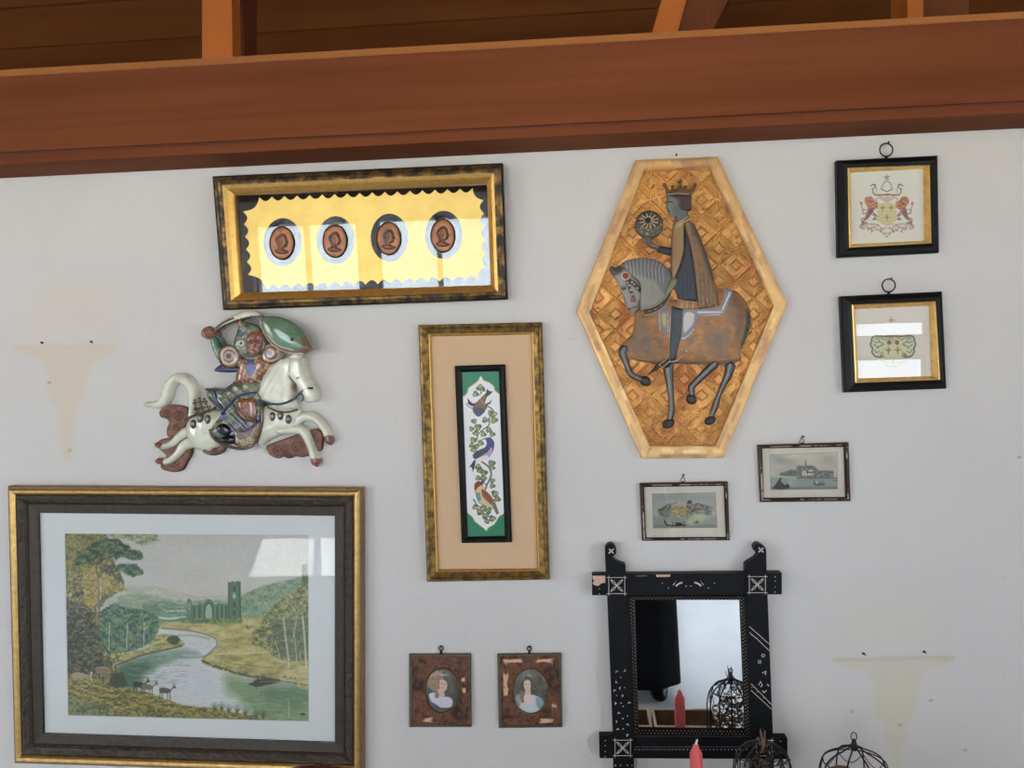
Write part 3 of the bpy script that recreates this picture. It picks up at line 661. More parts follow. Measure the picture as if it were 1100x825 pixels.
    cv.leafy(cL([(235, 262), (275, 262), (300, 280), (345, 308), (354, 324), (320, 332), (285, 336), (262, 380), (235, 360)]), [(124, 108, 52), (160, 138, 68), (190, 168, 96)], 4, 3, .95, 37)
    cv.dabs(W2, 900, .5, 1.3, [(40, 46, 30), (150, 140, 92), (92, 92, 56), (178, 164, 108)], .6)
    cv.dabs(cL([(200, 270), (345, 300), (300, 350), (230, 400), (190, 330)]), 300, .5, 1.3, [(206, 184, 112), (120, 96, 44)], .6)
    for pts in ([(205, 170), (212, 210), (200, 250), (192, 300)], [(186, 290), (215, 300), (260, 304)], [(186, 330), (196, 360), (190, 400)], [(200, 372), (230, 372), (250, 380)]):
        cv.line(smooth(cL(pts), False), .9, (178, 170, 134), al=.6)
    cv.ell(*cL([(198, 338)])[0], 1.6, 2.2, (206, 196, 160), .8)
    # tall pine
    tr = (128, 116, 86)
    cv.line(smooth(cLA([(345, 830), (352, 700), (362, 560), (364, 440)]), False), 2.8, tr, 1.7, 1)
    cv.line(smooth(cLA([(378, 620), (378, 520), (372, 450)]), False), .9, (212, 204, 170), al=.8); cv.line(smooth(cLA([(352, 720), (348, 690)]), False), 1.4, (212, 204, 170), al=.7)
    cv.line(smooth(cLA([(364, 440), (345, 390), (342, 330), (362, 270)]), False), 1.5, (88, 84, 58), .9)
    cv.line(smooth(cLA([(366, 430), (400, 370), (430, 330), (422, 250)]), False), 1.5, (88, 84, 58), .9)
    cv.line(smooth(cLA([(430, 340), (470, 375), (540, 385)]), False), .9, (82, 80, 54)); cv.line(cLA([(450, 350), (500, 300)]), .8, (82, 80, 54)); cv.line(cLA([(345, 330), (300, 310), (270, 320)]), .8, (82, 80, 54))
    C1 = smooth(cLA([(158, 280), (200, 240), (245, 195), (300, 150), (380, 108), (450, 102), (530, 112), (570, 145), (620, 165), (640, 195), (700, 205), (735, 235), (732, 275), (690, 290), (620, 285), (560, 262), (510, 290), (480, 262), (430, 232), (380, 268), (330, 272), (285, 300), (230, 320), (185, 342), (155, 320)]))
    cv.leafy(C1, [(34, 54, 44), (58, 80, 60), (84, 104, 72), (116, 130, 88)], 4.5, 1.6, 1, 41)
    C2 = smooth(cLA([(500, 350), (540, 318), (610, 322), (660, 318), (700, 345), (738, 380), (730, 410), (690, 418), (665, 430), (620, 420), (570, 392), (520, 372)]))
    cv.leafy(C2, [(40, 62, 46), (72, 92, 66), (112, 126, 84)], 4, 1.6, 1, 43)
    # right trees
    W3_ = smooth(cL([(712, 478), (708, 452), (730, 428), (745, 400), (765, 372), (800, 345), (830, 325), (872, 303), (872, 520), (830, 525), (790, 520), (755, 498), (735, 486)]))
    cv.leafy(W3_, [(70, 78, 50), (106, 110, 68), (140, 140, 90), (174, 168, 118)], 4, 2.6, 1, 45)
    cv.leafy(cL([(770, 410), (872, 400), (872, 520), (790, 518), (765, 480)]), [(54, 72, 52), (82, 98, 68), (112, 122, 82)], 5, 4, .75, 47)
    cv.dabs(W3_, 600, .5, 1.3, [(60, 70, 46), (178, 170, 118), (120, 122, 78)], .55); cv.dabs(W1, 320, .5, 1.3, [(48, 76, 64), (140, 152, 112)], .55)
    for pts, w in (([(798, 400), (804, 460), (812, 520), (812, 544)], 1.7), ([(852, 400), (858, 470), (862, 545)], 1.9), ([(775, 470), (790, 522)], .8), ([(828, 450), (836, 525)], .8), ([(845, 500), (846, 525)], .7), ([(822, 470), (840, 380)], .7)):
        cv.line(smooth(cL(pts), False), w, (204, 198, 166), al=.8)
    cv.leafy(cL([(850, 255), (864, 250), (868, 308), (850, 306)]), [(64, 80, 50), (96, 108, 66)], 3, 1, .9, 49)
    # boat
    cv.poly(smooth(cLD([(525, 470), (560, 455), (600, 430), (700, 430), (785, 435), (780, 455), (700, 475), (600, 495), (560, 485)])), (56, 58, 42))
    cv.line(cLD([(605, 440), (606, 400)]), 1.0, (44, 42, 32)); cv.line(cLD([(590, 450), (622, 440)]), 1.2, (70, 60, 44)); cv.line(cLD([(620, 450), (780, 448)]), .7, (150, 138, 96)); cv.line(cLD([(592, 490), (592, 520)]), .8, (70, 80, 60))
    cv.line(cLD([(864, 620), (866, 750)]), 1.1, (188, 196, 150), al=.65); cv.ell(*cLD([(985, 725)])[0], 3, 1.4, (50, 68, 42))
    # foreground
    Fg = smooth(cL([(178, 562), (220, 568), (270, 574), (330, 592), (380, 604), (420, 614), (470, 632), (520, 648), (600, 656), (640, 664), (740, 684), (750, 702), (178, 702)]))
    cv.leafy(Fg, [(70, 72, 40), (108, 102, 54), (142, 128, 66), (176, 160, 98)], 4, 1.2, 1, 51, 1.6)
    cv.leafy(cL([(178, 630), (250, 636), (310, 650), (320, 700), (178, 700)]), [(58, 68, 46), (96, 106, 72), (140, 144, 112)], 4, 4, .75, 53)
    cv.leafy(cL([(330, 668), (430, 660), (560, 664), (650, 672), (745, 690), (745, 702), (330, 702)]), [(50, 54, 32), (92, 90, 50), (142, 132, 78), (172, 160, 106)], 3, 2, .85, 55)
    cv.dabs(Fg, 1100, .5, 1.4, [(190, 172, 102), (64, 64, 38), (150, 130, 62), (112, 108, 62)], .6, .1, .45)
    for x0, y0 in ((240, 650), (300, 648), (360, 665), (430, 668), (500, 690), (590, 712), (650, 712)):
        for a_ in (-.9, -.5, -.15, .2, .6, .95):
            p = cLD([(x0, y0+50), (x0+a_*38, y0-32+abs(a_)*24)]); cv.line(p, 1.1, (66, 82, 52), .4, .85)
    cv.leafy(cL([(310, 560), (345, 556), (362, 592), (330, 602), (300, 590)]), [(36, 44, 32), (70, 76, 50)], 3, 1.6, .9, 57)
    # deer
    cv.poly(smooth(cLC([(335, 345), (350, 325), (390, 322), (430, 330), (462, 350), (468, 375), (440, 385), (400, 380), (370, 385), (345, 375)])), (132, 116, 86)); cv.line(cLC([(345, 330), (430, 334)]), .8, (172, 156, 122), al=.8)
    for x0, x1 in ((352, 350), (385, 380), (412, 418), (440, 445), (462, 448)): cv.line(cLC([(x0, 370), (x1, 455)]), 1.0, (146, 130, 98))
    cv.line(cLC([(455, 350), (480, 310), (485, 280)]), 1.6, (126, 112, 84), 1.2); cv.ell(*cLC([(490, 285)])[0], 1.8, 1.3, (112, 98, 74)); cv.line(cLC([(485, 350), (488, 300)]), .9, (216, 206, 178))
    for s1 in (1, -1):
        for a_, b_ in (((485, 270), (485+s1*40, 245)), ((485+s1*25, 255), (485+s1*30, 225)), ((485+s1*40, 245), (485+s1*55, 228)), ((485+s1*42, 248), (485+s1*20+s1*20, 275))): cv.line(cLC([a_, b_]), .9, (44, 38, 30))
    cv.poly(smooth(cLC([(128, 390), (170, 372), (230, 378), (285, 400), (285, 420), (200, 425), (140, 415)])), (156, 142, 112))
    cv.line(cLC([(285, 410), (300, 375)]), 1.4, (160, 144, 112)); cv.ell(*cLC([(300, 378)])[0], 1.7, 2.0, (178, 164, 132)); cv.line(cLC([(296, 400), (298, 435)]), 1.0, (212, 204, 180))
    for ox, oy, c in ((700, 480, (46, 46, 38)), (770, 500, (112, 102, 78)), (920, 530, (78, 76, 62))):
        cv.poly(smooth(cLC([(ox-45, oy-25), (ox, oy-28), (ox+40, oy-18), (ox+50, oy+10), (ox+20, oy+18), (ox-20, oy+16), (ox-42, oy+14)])), c)
        cv.line(cLC([(ox+38, oy), (ox+72, oy-30)]), 1.6, c, 1.2); cv.ell(*cLC([(ox+80, oy-34)])[0], 2.0, 1.2, c, 1, 0, .4); cv.line(cLC([(ox+72, oy-40), (ox+70, oy-62)]), .7, c); cv.line(cLC([(ox+80, oy-40), (ox+86, oy-58)]), .7, c)
        for q in (-40, -20, 22, 42): cv.line(cLC([(ox+q, oy+8), (ox+q*1.1, oy+70)]), .9, c)
    cv.grain(.045, 1.8, 9)
    return cv
LQ = [(8, 521), (392, 522.6), (392.5, 832), (15.5, 820)]
LI = [(42, 550.8), (360, 553.9), (360.2, 797.3), (47.3, 787.5)]
LP = [(69.8, 573.4), (331, 574.9), (331.4, 774.8), (73.3, 768.2)]
t = picture('framed_landscape_print', LQ, 'large landscape print of a river and ruined abbey in a wide dark gold-edged frame', 'picture')
O = outer_xz(LQ, .026); I = XZ(LI, .012)
MAT['edgegold'] = M_simple('dull gilt brown edge', (124, 98, 68), .45, .15, 0, 40, .2)
loft('outer_edge', O, I, [(0, .0003), (0, .024), (.04, .029), (.09, .030)], MAT['edgegold'], t)
MAT['golddull'] = M_simple('aged gilt', (.66, .43, .15), .36, .8, 0, 60, .2, .15)
loft('gilt_moulding', lerpP(O, I, .09), lerpP(O, I, .30), [(0, 0.0005), (0, .031), (.3, .035), (.7, .034), (1, .029)], MAT['golddull'], t)
MAT['brownorn'] = M_simple('dark carved umber', (56, 46, 34), .55, 0, 0, 70, .5, .9)
loft('carved_moulding', lerpP(O, I, .30), lerpP(O, I, .64), [(0, .0005), (0, .026), (.15, .030), (.35, .031), (.6, .028), (.8, .026), (1, .021)], MAT['brownorn'], t, 90, .0016)
loft('flat_moulding', lerpP(O, I, .64), I, [(0, .0005), (0, .022), (.06, .0235), (.12, .020), (.9, .017), (1, .016), (1, .004)], MAT['brownframe'], t)
painted_quad('print', LP, .0060, paint_landscape(), MAT['paint'], t, .62)
IP = XZ(LP, .0072); big = lerpP(XZ(LI, .012), IP, -.12)
loft('mat_board', big, IP, [(0, .005), (0, .0078), (.985, .0078), (1, .0062)], MAT['mat'], t)
slab('backing_board', big, .0008, .004, MAT['brownframe'], t)
slab('glass_pane', lerpP(O, I, .97), .0100, .0120, MAT['glass'], t)

# ================================================================ FOUR MEDALLIONS IN A GILT FRAME
MQ = [(228.3, 188.5), (540.5, 173.7), (545.7, 321.8), (239.7, 333.2)]
MI = [(252.5, 208.5), (523, 196.6), (527, 305.7), (260, 314)]
t = picture('medallion_frame', MQ, 'wide black and gold frame with four oval medallions on a gold scalloped panel', 'picture')
LEAN[:] = [math.tan(math.radians(4.0)), 328.0]; O = outer_xz(MQ, .028); I = XZ(MI, .016)
loft('outer_moulding', O, lerpP(O, I, .52), [(0, .0005), (0, .024), (.12, .028), (.35, .030), (.6, .034), (.85, .035), (1, .034)], MAT['goldworn'], t, 1)
loft('gilt_slope', lerpP(O, I, .52), I, [(0, .001), (0, .034), (.4, .030), (.85, .022), (1, .018), (1, .004)], MAT['goldbright'], t)
loft('black_edge', lerpP(O, I, -.01), lerpP(O, I, .10), [(0, .001), (0, .027), (.5, .030), (1, .028)], MAT['rim'], t)
back = lerpP(XZ(MI, .016), XZ([(390, 256)], .016), -.03)
slab('black_glass_back', back, .0005, .0045, MAT['blackglass'], t)
def scallop():
    TL, TR, BR, BL = cM([(152, 172)])[0], cM([(942, 135)])[0], cM([(960, 428)])[0], cM([(172, 458)])[0]
    out = []
    def side(a, b, n, depth, nrm):
        for k in range(n):
            for j in range(7):
                u = (k+j/7)/n; s_ = math.sin(math.pi*j/7); out.append((a[0]+(b[0]-a[0])*u+nrm[0]*depth*s_, a[1]+(b[1]-a[1])*u+nrm[1]*depth*s_))
    # points outward (towards the rim) between the bites
    a1, a2 = cM([(190, 150), (930, 118)]); side(a1, a2, 17, 4.6, (0, 1))
    b1, b2 = cM([(968, 160), (978, 392)]); out.append(a2); 
    for j in range(1, 7): u = j/7; out.append((a2[0]+(b1[0]-a2[0])*u-2.5*math.sin(math.pi*u), a2[1]+(b1[1]-a2[1])*u+2.5*math.sin(math.pi*u)))
    side(b1, b2, 5, 4.2, (-1, 0)); c1, c2 = cM([(945, 437), (215, 470)]); out.append(b2)
    for j in range(1, 7): u = j/7; out.append((b2[0]+(c1[0]-b2[0])*u-2.5*math.sin(math.pi*u), b2[1]+(c1[1]-b2[1])*u-2.5*math.sin(math.pi*u)))
    side(c1, c2, 17, 4.6, (0, -1)); d1, d2 = cM([(150, 420), (133, 200)]); out.append(c2)
    for j in range(1, 7): u = j/7; out.append((c2[0]+(d1[0]-c2[0])*u+3*math.sin(math.pi*u), c2[1]+(d1[1]-c2[1])*u-3*math.sin(math.pi*u)))
    side(d1, d2, 5, 4.2, (1, 0)); out.append(d2)
    for j in range(1, 7): u = j/7; out.append((d2[0]+(a1[0]-d2[0])*u+3.5*math.sin(math.pi*u), d2[1]+(a1[1]-d2[1])*u+3.5*math.sin(math.pi*u)))
    return out
OV = [cM([(271, 307)])[0], cM([(455, 300)])[0], cM([(642, 291)])[0], cM([(830, 281)])[0]]
def holed(name, outer, holes, h0, h1, mat, parent):
    pts = [Vector(p) for p in outer]; faces = [list(range(len(outer)))]; loops = [list(range(len(outer)))]
    for hl in holes:
        b = len(pts); pts += [Vector(p) for p in hl]; loops.append(list(range(b, b+len(hl))))
    edges = [(l[i], l[(i+1) % len(l)]) for l in loops for i in range(len(l))]
    vs, es, fs, *_ = delaunay_2d_cdt(pts, edges, [], 0, 1e-7)
    q = np.array([tuple(v) for v in vs]); keep = []
    for f in fs:
        c = q[list(f)].mean(0)
        if in_poly(c[0], c[1], outer) and not any(in_poly(c[0], c[1], h) for h in holes): keep.append(tuple(f))
    xz = XZ(q, h1); n = len(q); V = [(a[0], -h1, a[1]) for a in xz]+[(a[0], -h0, a[1]) for a in xz]
    Fc = list(keep)+[tuple(n+i for i in f[::-1]) for f in keep]; use = set()
    for f in keep:
        for a, b in zip(f, f[1:]+f[:1]): use.add((a, b))
    Fc += [(b, a, n+a, n+b) for a, b in use if (b, a) not in use]
    o = mesh(name, V, Fc, mat, parent); bm = bmesh.new(); bm.from_mesh(o.data); bmesh.ops.recalc_face_normals(bm, faces=bm.faces); bm.to_mesh(o.data); bm.free(); return o
MAT['leaf'] = M_simple('gold leaf squares', (.98, .66, .19), .42, .7, 0, 14, .12, .1)
MAT['glassone'] = M_glass('thin glass over gilding', 1.36)
holed('gold_panel', scallop(), [ellipse(x, y, 20.3, 26, .0, 40) for x, y in OV], .0050, .0062, MAT['leaf'], t)
for k, (x, y) in enumerate(OV):
    x -= 1.0; y += .8
    cv = Canvas(x-16, y-20, x+16, y+20, 3, (158, 100, 62)); cv.grain(.25, 6, 3+k)
    fac = smooth([(x-2, y-9), (x+2.5, y-9.5), (x+5, y-6), (x+5.6, y-2.5), (x+7.0, y-.2), (x+5.4, y+1), (x+5.2, y+3.5), (x+2.2, y+4.6), (x+2.4, y+7), (x+7, y+9.5), (x+2, y+11.5), (x-4, y+11), (x-7, y+8.5), (x-3.5, y+6), (x-4.6, y+1), (x-6.2, y-4)])
    cv.poly(fac, (96, 60, 36), .7, 1.2); cv.line(fac+[fac[0]], 1.3, (54, 32, 20), al=.85); cv.line([(x+1, y-6), (x+3, y-1), (x+1, y+3)], 1.0, (190, 140, 96), al=.6); cv.line([(x-4, y+8.5), (x+3, y+9.5)], 1.0, (190, 140, 96), al=.5)
    if k == 2: cv.poly(smooth([(x-7, y-10), (x+3, y-11), (x+1, y-4), (x-3, y+4), (x-6, y+7)]), (80, 74, 40), .6, 1)
    if k == 1: cv.poly([(x+10, y-6), (x+13, y-3), (x+13, y+6), (x+10, y+9)], (130, 120, 60), .7, 1)
    md = relief('medallion', ellipse(x, y, 12.7, 17.4, 0, 40), MAT['terracotta'], t, .0085, .0022, 4, cv, res=1.0, back=.0045, sm=False)
    relief('portrait_head', fac, MAT['terracotta'], md, .0095, .0055, 3.0, cv, res=.7, back=.009, sm=False,
           detail=lambda X, Y, d, s=k: .0022*(fnoise(X, Y, 2.2, 2, 30+s)-.5)*np.clip(d, 0, 1))
    rim = MB(); P_ = [Vector((a[0], -.0095, a[1])) for a in XZ(ellipse(x, y, 12.9, 17.6, 0, 40), .0095)]; rim.tube(P_+[P_[0]], .0015, 6); rim.build('oval_rim', MAT['rim'], md, True)
slab('glass_pane', back, .0066, .0072, MAT['glassone'], t)
t.rotation_euler.x = math.radians(4.0); LEAN[:] = [0, 0]

# ================================================================ TWO BIRD PANEL
def paint_birds():
    cv = Canvas(492, 394, 547, 582, 5, (214, 218, 226))
    wh = cBA([(105, 322), (135, 292), (145, 252), (180, 226), (225, 192), (247, 150), (270, 187), (320, 206), (355, 236), (365, 272), (402, 302)])
    wb = cBB([(442, 520), (402, 545), (385, 572), (360, 612), (310, 642), (293, 668), (280, 650), (240, 620), (200, 590), (175, 545), (138, 520)])
    g = (36, 120, 84)
    cv.poly([(490, 390), (550, 390), (550, wh[-1][1])]+wh[::-1]+[(490, wh[0][1])], g)
    cv.poly([(490, 585), (550, 585), (550, wb[0][1])]+wb+[(490, wb[-1][1])], g)
    cv.line(wh, .9, (226, 206, 150)); cv.line(wb, .9, (226, 206, 150)); cv.line(wh, .35, (150, 110, 60), al=.6)
    # vine
    st = (104, 86, 70)
    for P_, w in ((cBA([(240, 215), (250, 260), (240, 320)]), .5), (cBA([(300, 400), (350, 440), (320, 500), (318, 560), (270, 600), (225, 640), (210, 700)]), 1.3),
                  (cBB([(235, 75), (290, 110), (320, 140), (335, 200), (300, 280), (285, 320)]), 1.8), (cBB([(300, 290), (270, 260)]), .9), (cBB([(190, 405), (215, 450), (250, 470), (320, 460), (300, 540), (290, 600)]), 1.2), (cBA([(250, 690), (300, 670)]), .8)):
        cv.line(smooth(P_, False), w, st)
    gl, gd = (136, 146, 96), (82, 98, 66)
    leaves = cBA([(205, 300), (240, 250), (265, 262), (285, 520), (330, 460), (355, 470), (360, 520), (170, 595), (205, 630), (225, 580), (190, 530), (270, 640), (345, 640), (315, 605), (185, 690), (170, 735), (215, 740), (245, 715), (190, 770)]) + \
             cBB([(340, 100), (345, 135), (225, 130), (240, 160), (275, 180), (225, 225), (270, 230), (345, 245), (345, 290), (365, 355), (385, 400), (200, 470), (240, 510), (285, 545), (310, 500), (345, 565), (300, 590), (270, 480)])
    rs = cv.rs
    for i_, (x, y) in enumerate(leaves):
        r = rs.uniform(2.5, 3.6); a0 = rs.uniform(0, 6.28)
        for q in range(3): cv.ell(x+r*.5*math.cos(a0+q*2.1), y+r*.5*math.sin(a0+q*2.1), r*.72, r*.62, (58, 70, 48))
        for q in range(3): cv.ell(x+r*.5*math.cos(a0+q*2.1), y+r*.5*math.sin(a0+q*2.1), r*.52, r*.44, np.array([(128, 138, 84), (96, 112, 70), (150, 156, 104)][q])+rs.uniform(-14, 14))
        cv.line([(x-r*.5, y+r*.4), (x+r*.4, y-r*.4)], .4, (180, 182, 140), al=.6)
    cv.ell(*cBA([(250, 292)])[0], .9, .9, (40, 40, 44)); cv.ell(*cBA([(272, 262)])[0], 1.1, 1.0, (40, 40, 40))
    OL = lambda P_, c=(44, 38, 40), w=.5: cv.line(smooth(P_)+[smooth(P_)[0]], w, c, al=.8)
    # swallow, diving
    cv.poly(smooth(cBA([(205, 380), (240, 345), (285, 300), (320, 270), (300, 320), (280, 380), (300, 410), (280, 440), (230, 490), (190, 460), (180, 420)])), (118, 88, 62))
    OL(cBA([(205, 380), (240, 345), (285, 300), (320, 270), (300, 320), (280, 380), (300, 410), (280, 440), (230, 490), (190, 460), (180, 420)]))
    cv.poly(smooth(cBA([(185, 425), (240, 415), (285, 440), (240, 488), (205, 470)])), (70, 70, 84))
    cv.poly(cBA([(205, 378), (180, 380), (155, 360), (135, 330), (140, 385), (170, 405), (190, 400)]), (50, 46, 50)); cv.poly(cBA([(285, 385), (320, 370), (342, 345), (330, 380), (295, 400)]), (50, 46, 50))
    cv.poly(cBA([(285, 312), (300, 255), (315, 278), (352, 278), (320, 310), (295, 325)]), (48, 46, 52)); cv.line(cBA([(180, 425), (140, 405), (125, 380)]), .8, (60, 56, 56)); cv.line(cBA([(270, 385), (240, 340)]), .6, (190, 160, 120))
    # blue bird
    cv.poly(smooth(cBA([(290, 680), (325, 668), (355, 700), (358, 745), (340, 800), (300, 830), (230, 850), (200, 840), (250, 780), (290, 745), (300, 710)])), (58, 68, 112))
    OL(cBA([(290, 680), (325, 668), (355, 700), (358, 745), (340, 800), (300, 830), (230, 850), (200, 840), (250, 780), (290, 745), (300, 710)]), (34, 38, 60))
    cv.poly(smooth(cBB([(335, -35), (345, 0), (320, 45), (270, 65), (210, 85), (250, 30), (300, 10)])), (168, 140, 178)); cv.poly(smooth(cBB([(215, 60), (300, 30), (300, 60), (240, 90), (195, 85)])), (214, 206, 196))
    cv.poly(smooth(cBA([(180, 815), (230, 775), (290, 755), (320, 770), (260, 820), (200, 850)])), (58, 66, 80)); cv.poly(cBB([(195, 68), (150, 130), (172, 135), (182, 175), (200, 110), (205, 80)]), (46, 50, 60))
    cv.line(cBA([(292, 685), (275, 672)]), .6, (90, 80, 60)); cv.ell(*cBA([(312, 690)])[0], .5, .5, (20, 20, 24))
    # bullfinch
    cv.poly(smooth(cBB([(200, 270), (235, 250), (262, 275), (270, 320), (320, 370), (360, 450), (350, 480), (290, 460), (230, 430), (210, 370), (195, 320)])), (190, 178, 140))
    OL(cBB([(200, 270), (235, 250), (262, 275), (270, 320), (320, 370), (360, 450), (350, 480), (290, 460), (230, 430), (210, 370), (195, 320)]), (70, 56, 46))
    cv.poly(smooth(cBB([(192, 290), (215, 255), (245, 255), (250, 285), (225, 300), (205, 330)])), (122, 44, 60)); cv.poly(smooth(cBB([(225, 300), (255, 310), (250, 345), (215, 345), (210, 325)])), (206, 178, 84))
    cv.poly(smooth(cBB([(255, 320), (300, 340), (350, 400), (360, 460), (300, 420), (260, 370)])), (140, 78, 44)); cv.line(cBB([(270, 340), (340, 430)]), .6, (84, 50, 34)); cv.line(cBB([(290, 350), (355, 440)]), .5, (84, 50, 34)); cv.poly(smooth(cBB([(205, 350), (235, 350), (250, 400), (235, 420), (210, 390)])), (92, 140, 136))
    cv.poly(cBB([(335, 420), (370, 430), (402, 520), (380, 535), (350, 470)]), (112, 100, 72)); cv.poly(cBB([(245, 255), (275, 250), (262, 285), (250, 280)]), (60, 50, 48)); cv.line(cBB([(182, 402), (205, 440)]), .7, (80, 60, 50))
    return cv
BQ = [(449, 349), (582.6, 346), (590.5, 623), (458.3, 625.5)]
BI = [(460.2, 358.8), (572.7, 356.8), (579.3, 613.3), (468.8, 614.5)]
t = picture('bird_panel_frame', BQ, 'tall bronze-gold frame with three painted birds on a narrow panel over tan linen', 'picture')
O = outer_xz(BQ, .024); I = XZ(BI, .016)
loft('outer_frame', O, I, [(0, .0005), (0, .020), (.12, .024), (.35, .025), (.5, .022), (.8, .019), (1, .017), (1, .003)], MAT['bronzegold'], t)
I2 = lerpP(I, XZ([(520, 485)], .016), .022); I2[:] = XZ([(462.6, 361.3), (570.6, 359.2), (577, 611), (471, 612)], .014)
loft('gilt_slip', I, I2, [(0, .003), (0, .016), (.5, .0165), (1, .014), (1, .003)], MAT['goldbright'], t)
slab('linen_mat', lerpP(O, I, .95), .001, .0080, MAT['linen'], t)
KQ = [(488.3, 393), (542.4, 391.4), (549.8, 582.7), (495.8, 583.6)]; KI = [(496.2, 399.8), (535.6, 398.9), (542.2, 575.5), (502.8, 576.4)]
O2 = XZ(KQ, .018); I3 = XZ(KI, .0135)
ib = loft('inner_frame', O2, I3, [(0, .0078), (0, .015), (.25, .019), (.6, .0175), (.85, .0145), (1, .0135), (1, .008)], MAT['black'], t)
painted_quad('bird_painting', [(495.6, 399.2), (536.3, 398.2), (543, 576.2), (502.2, 577)], .0120, paint_birds(), MAT['porcelain'], t, .33)

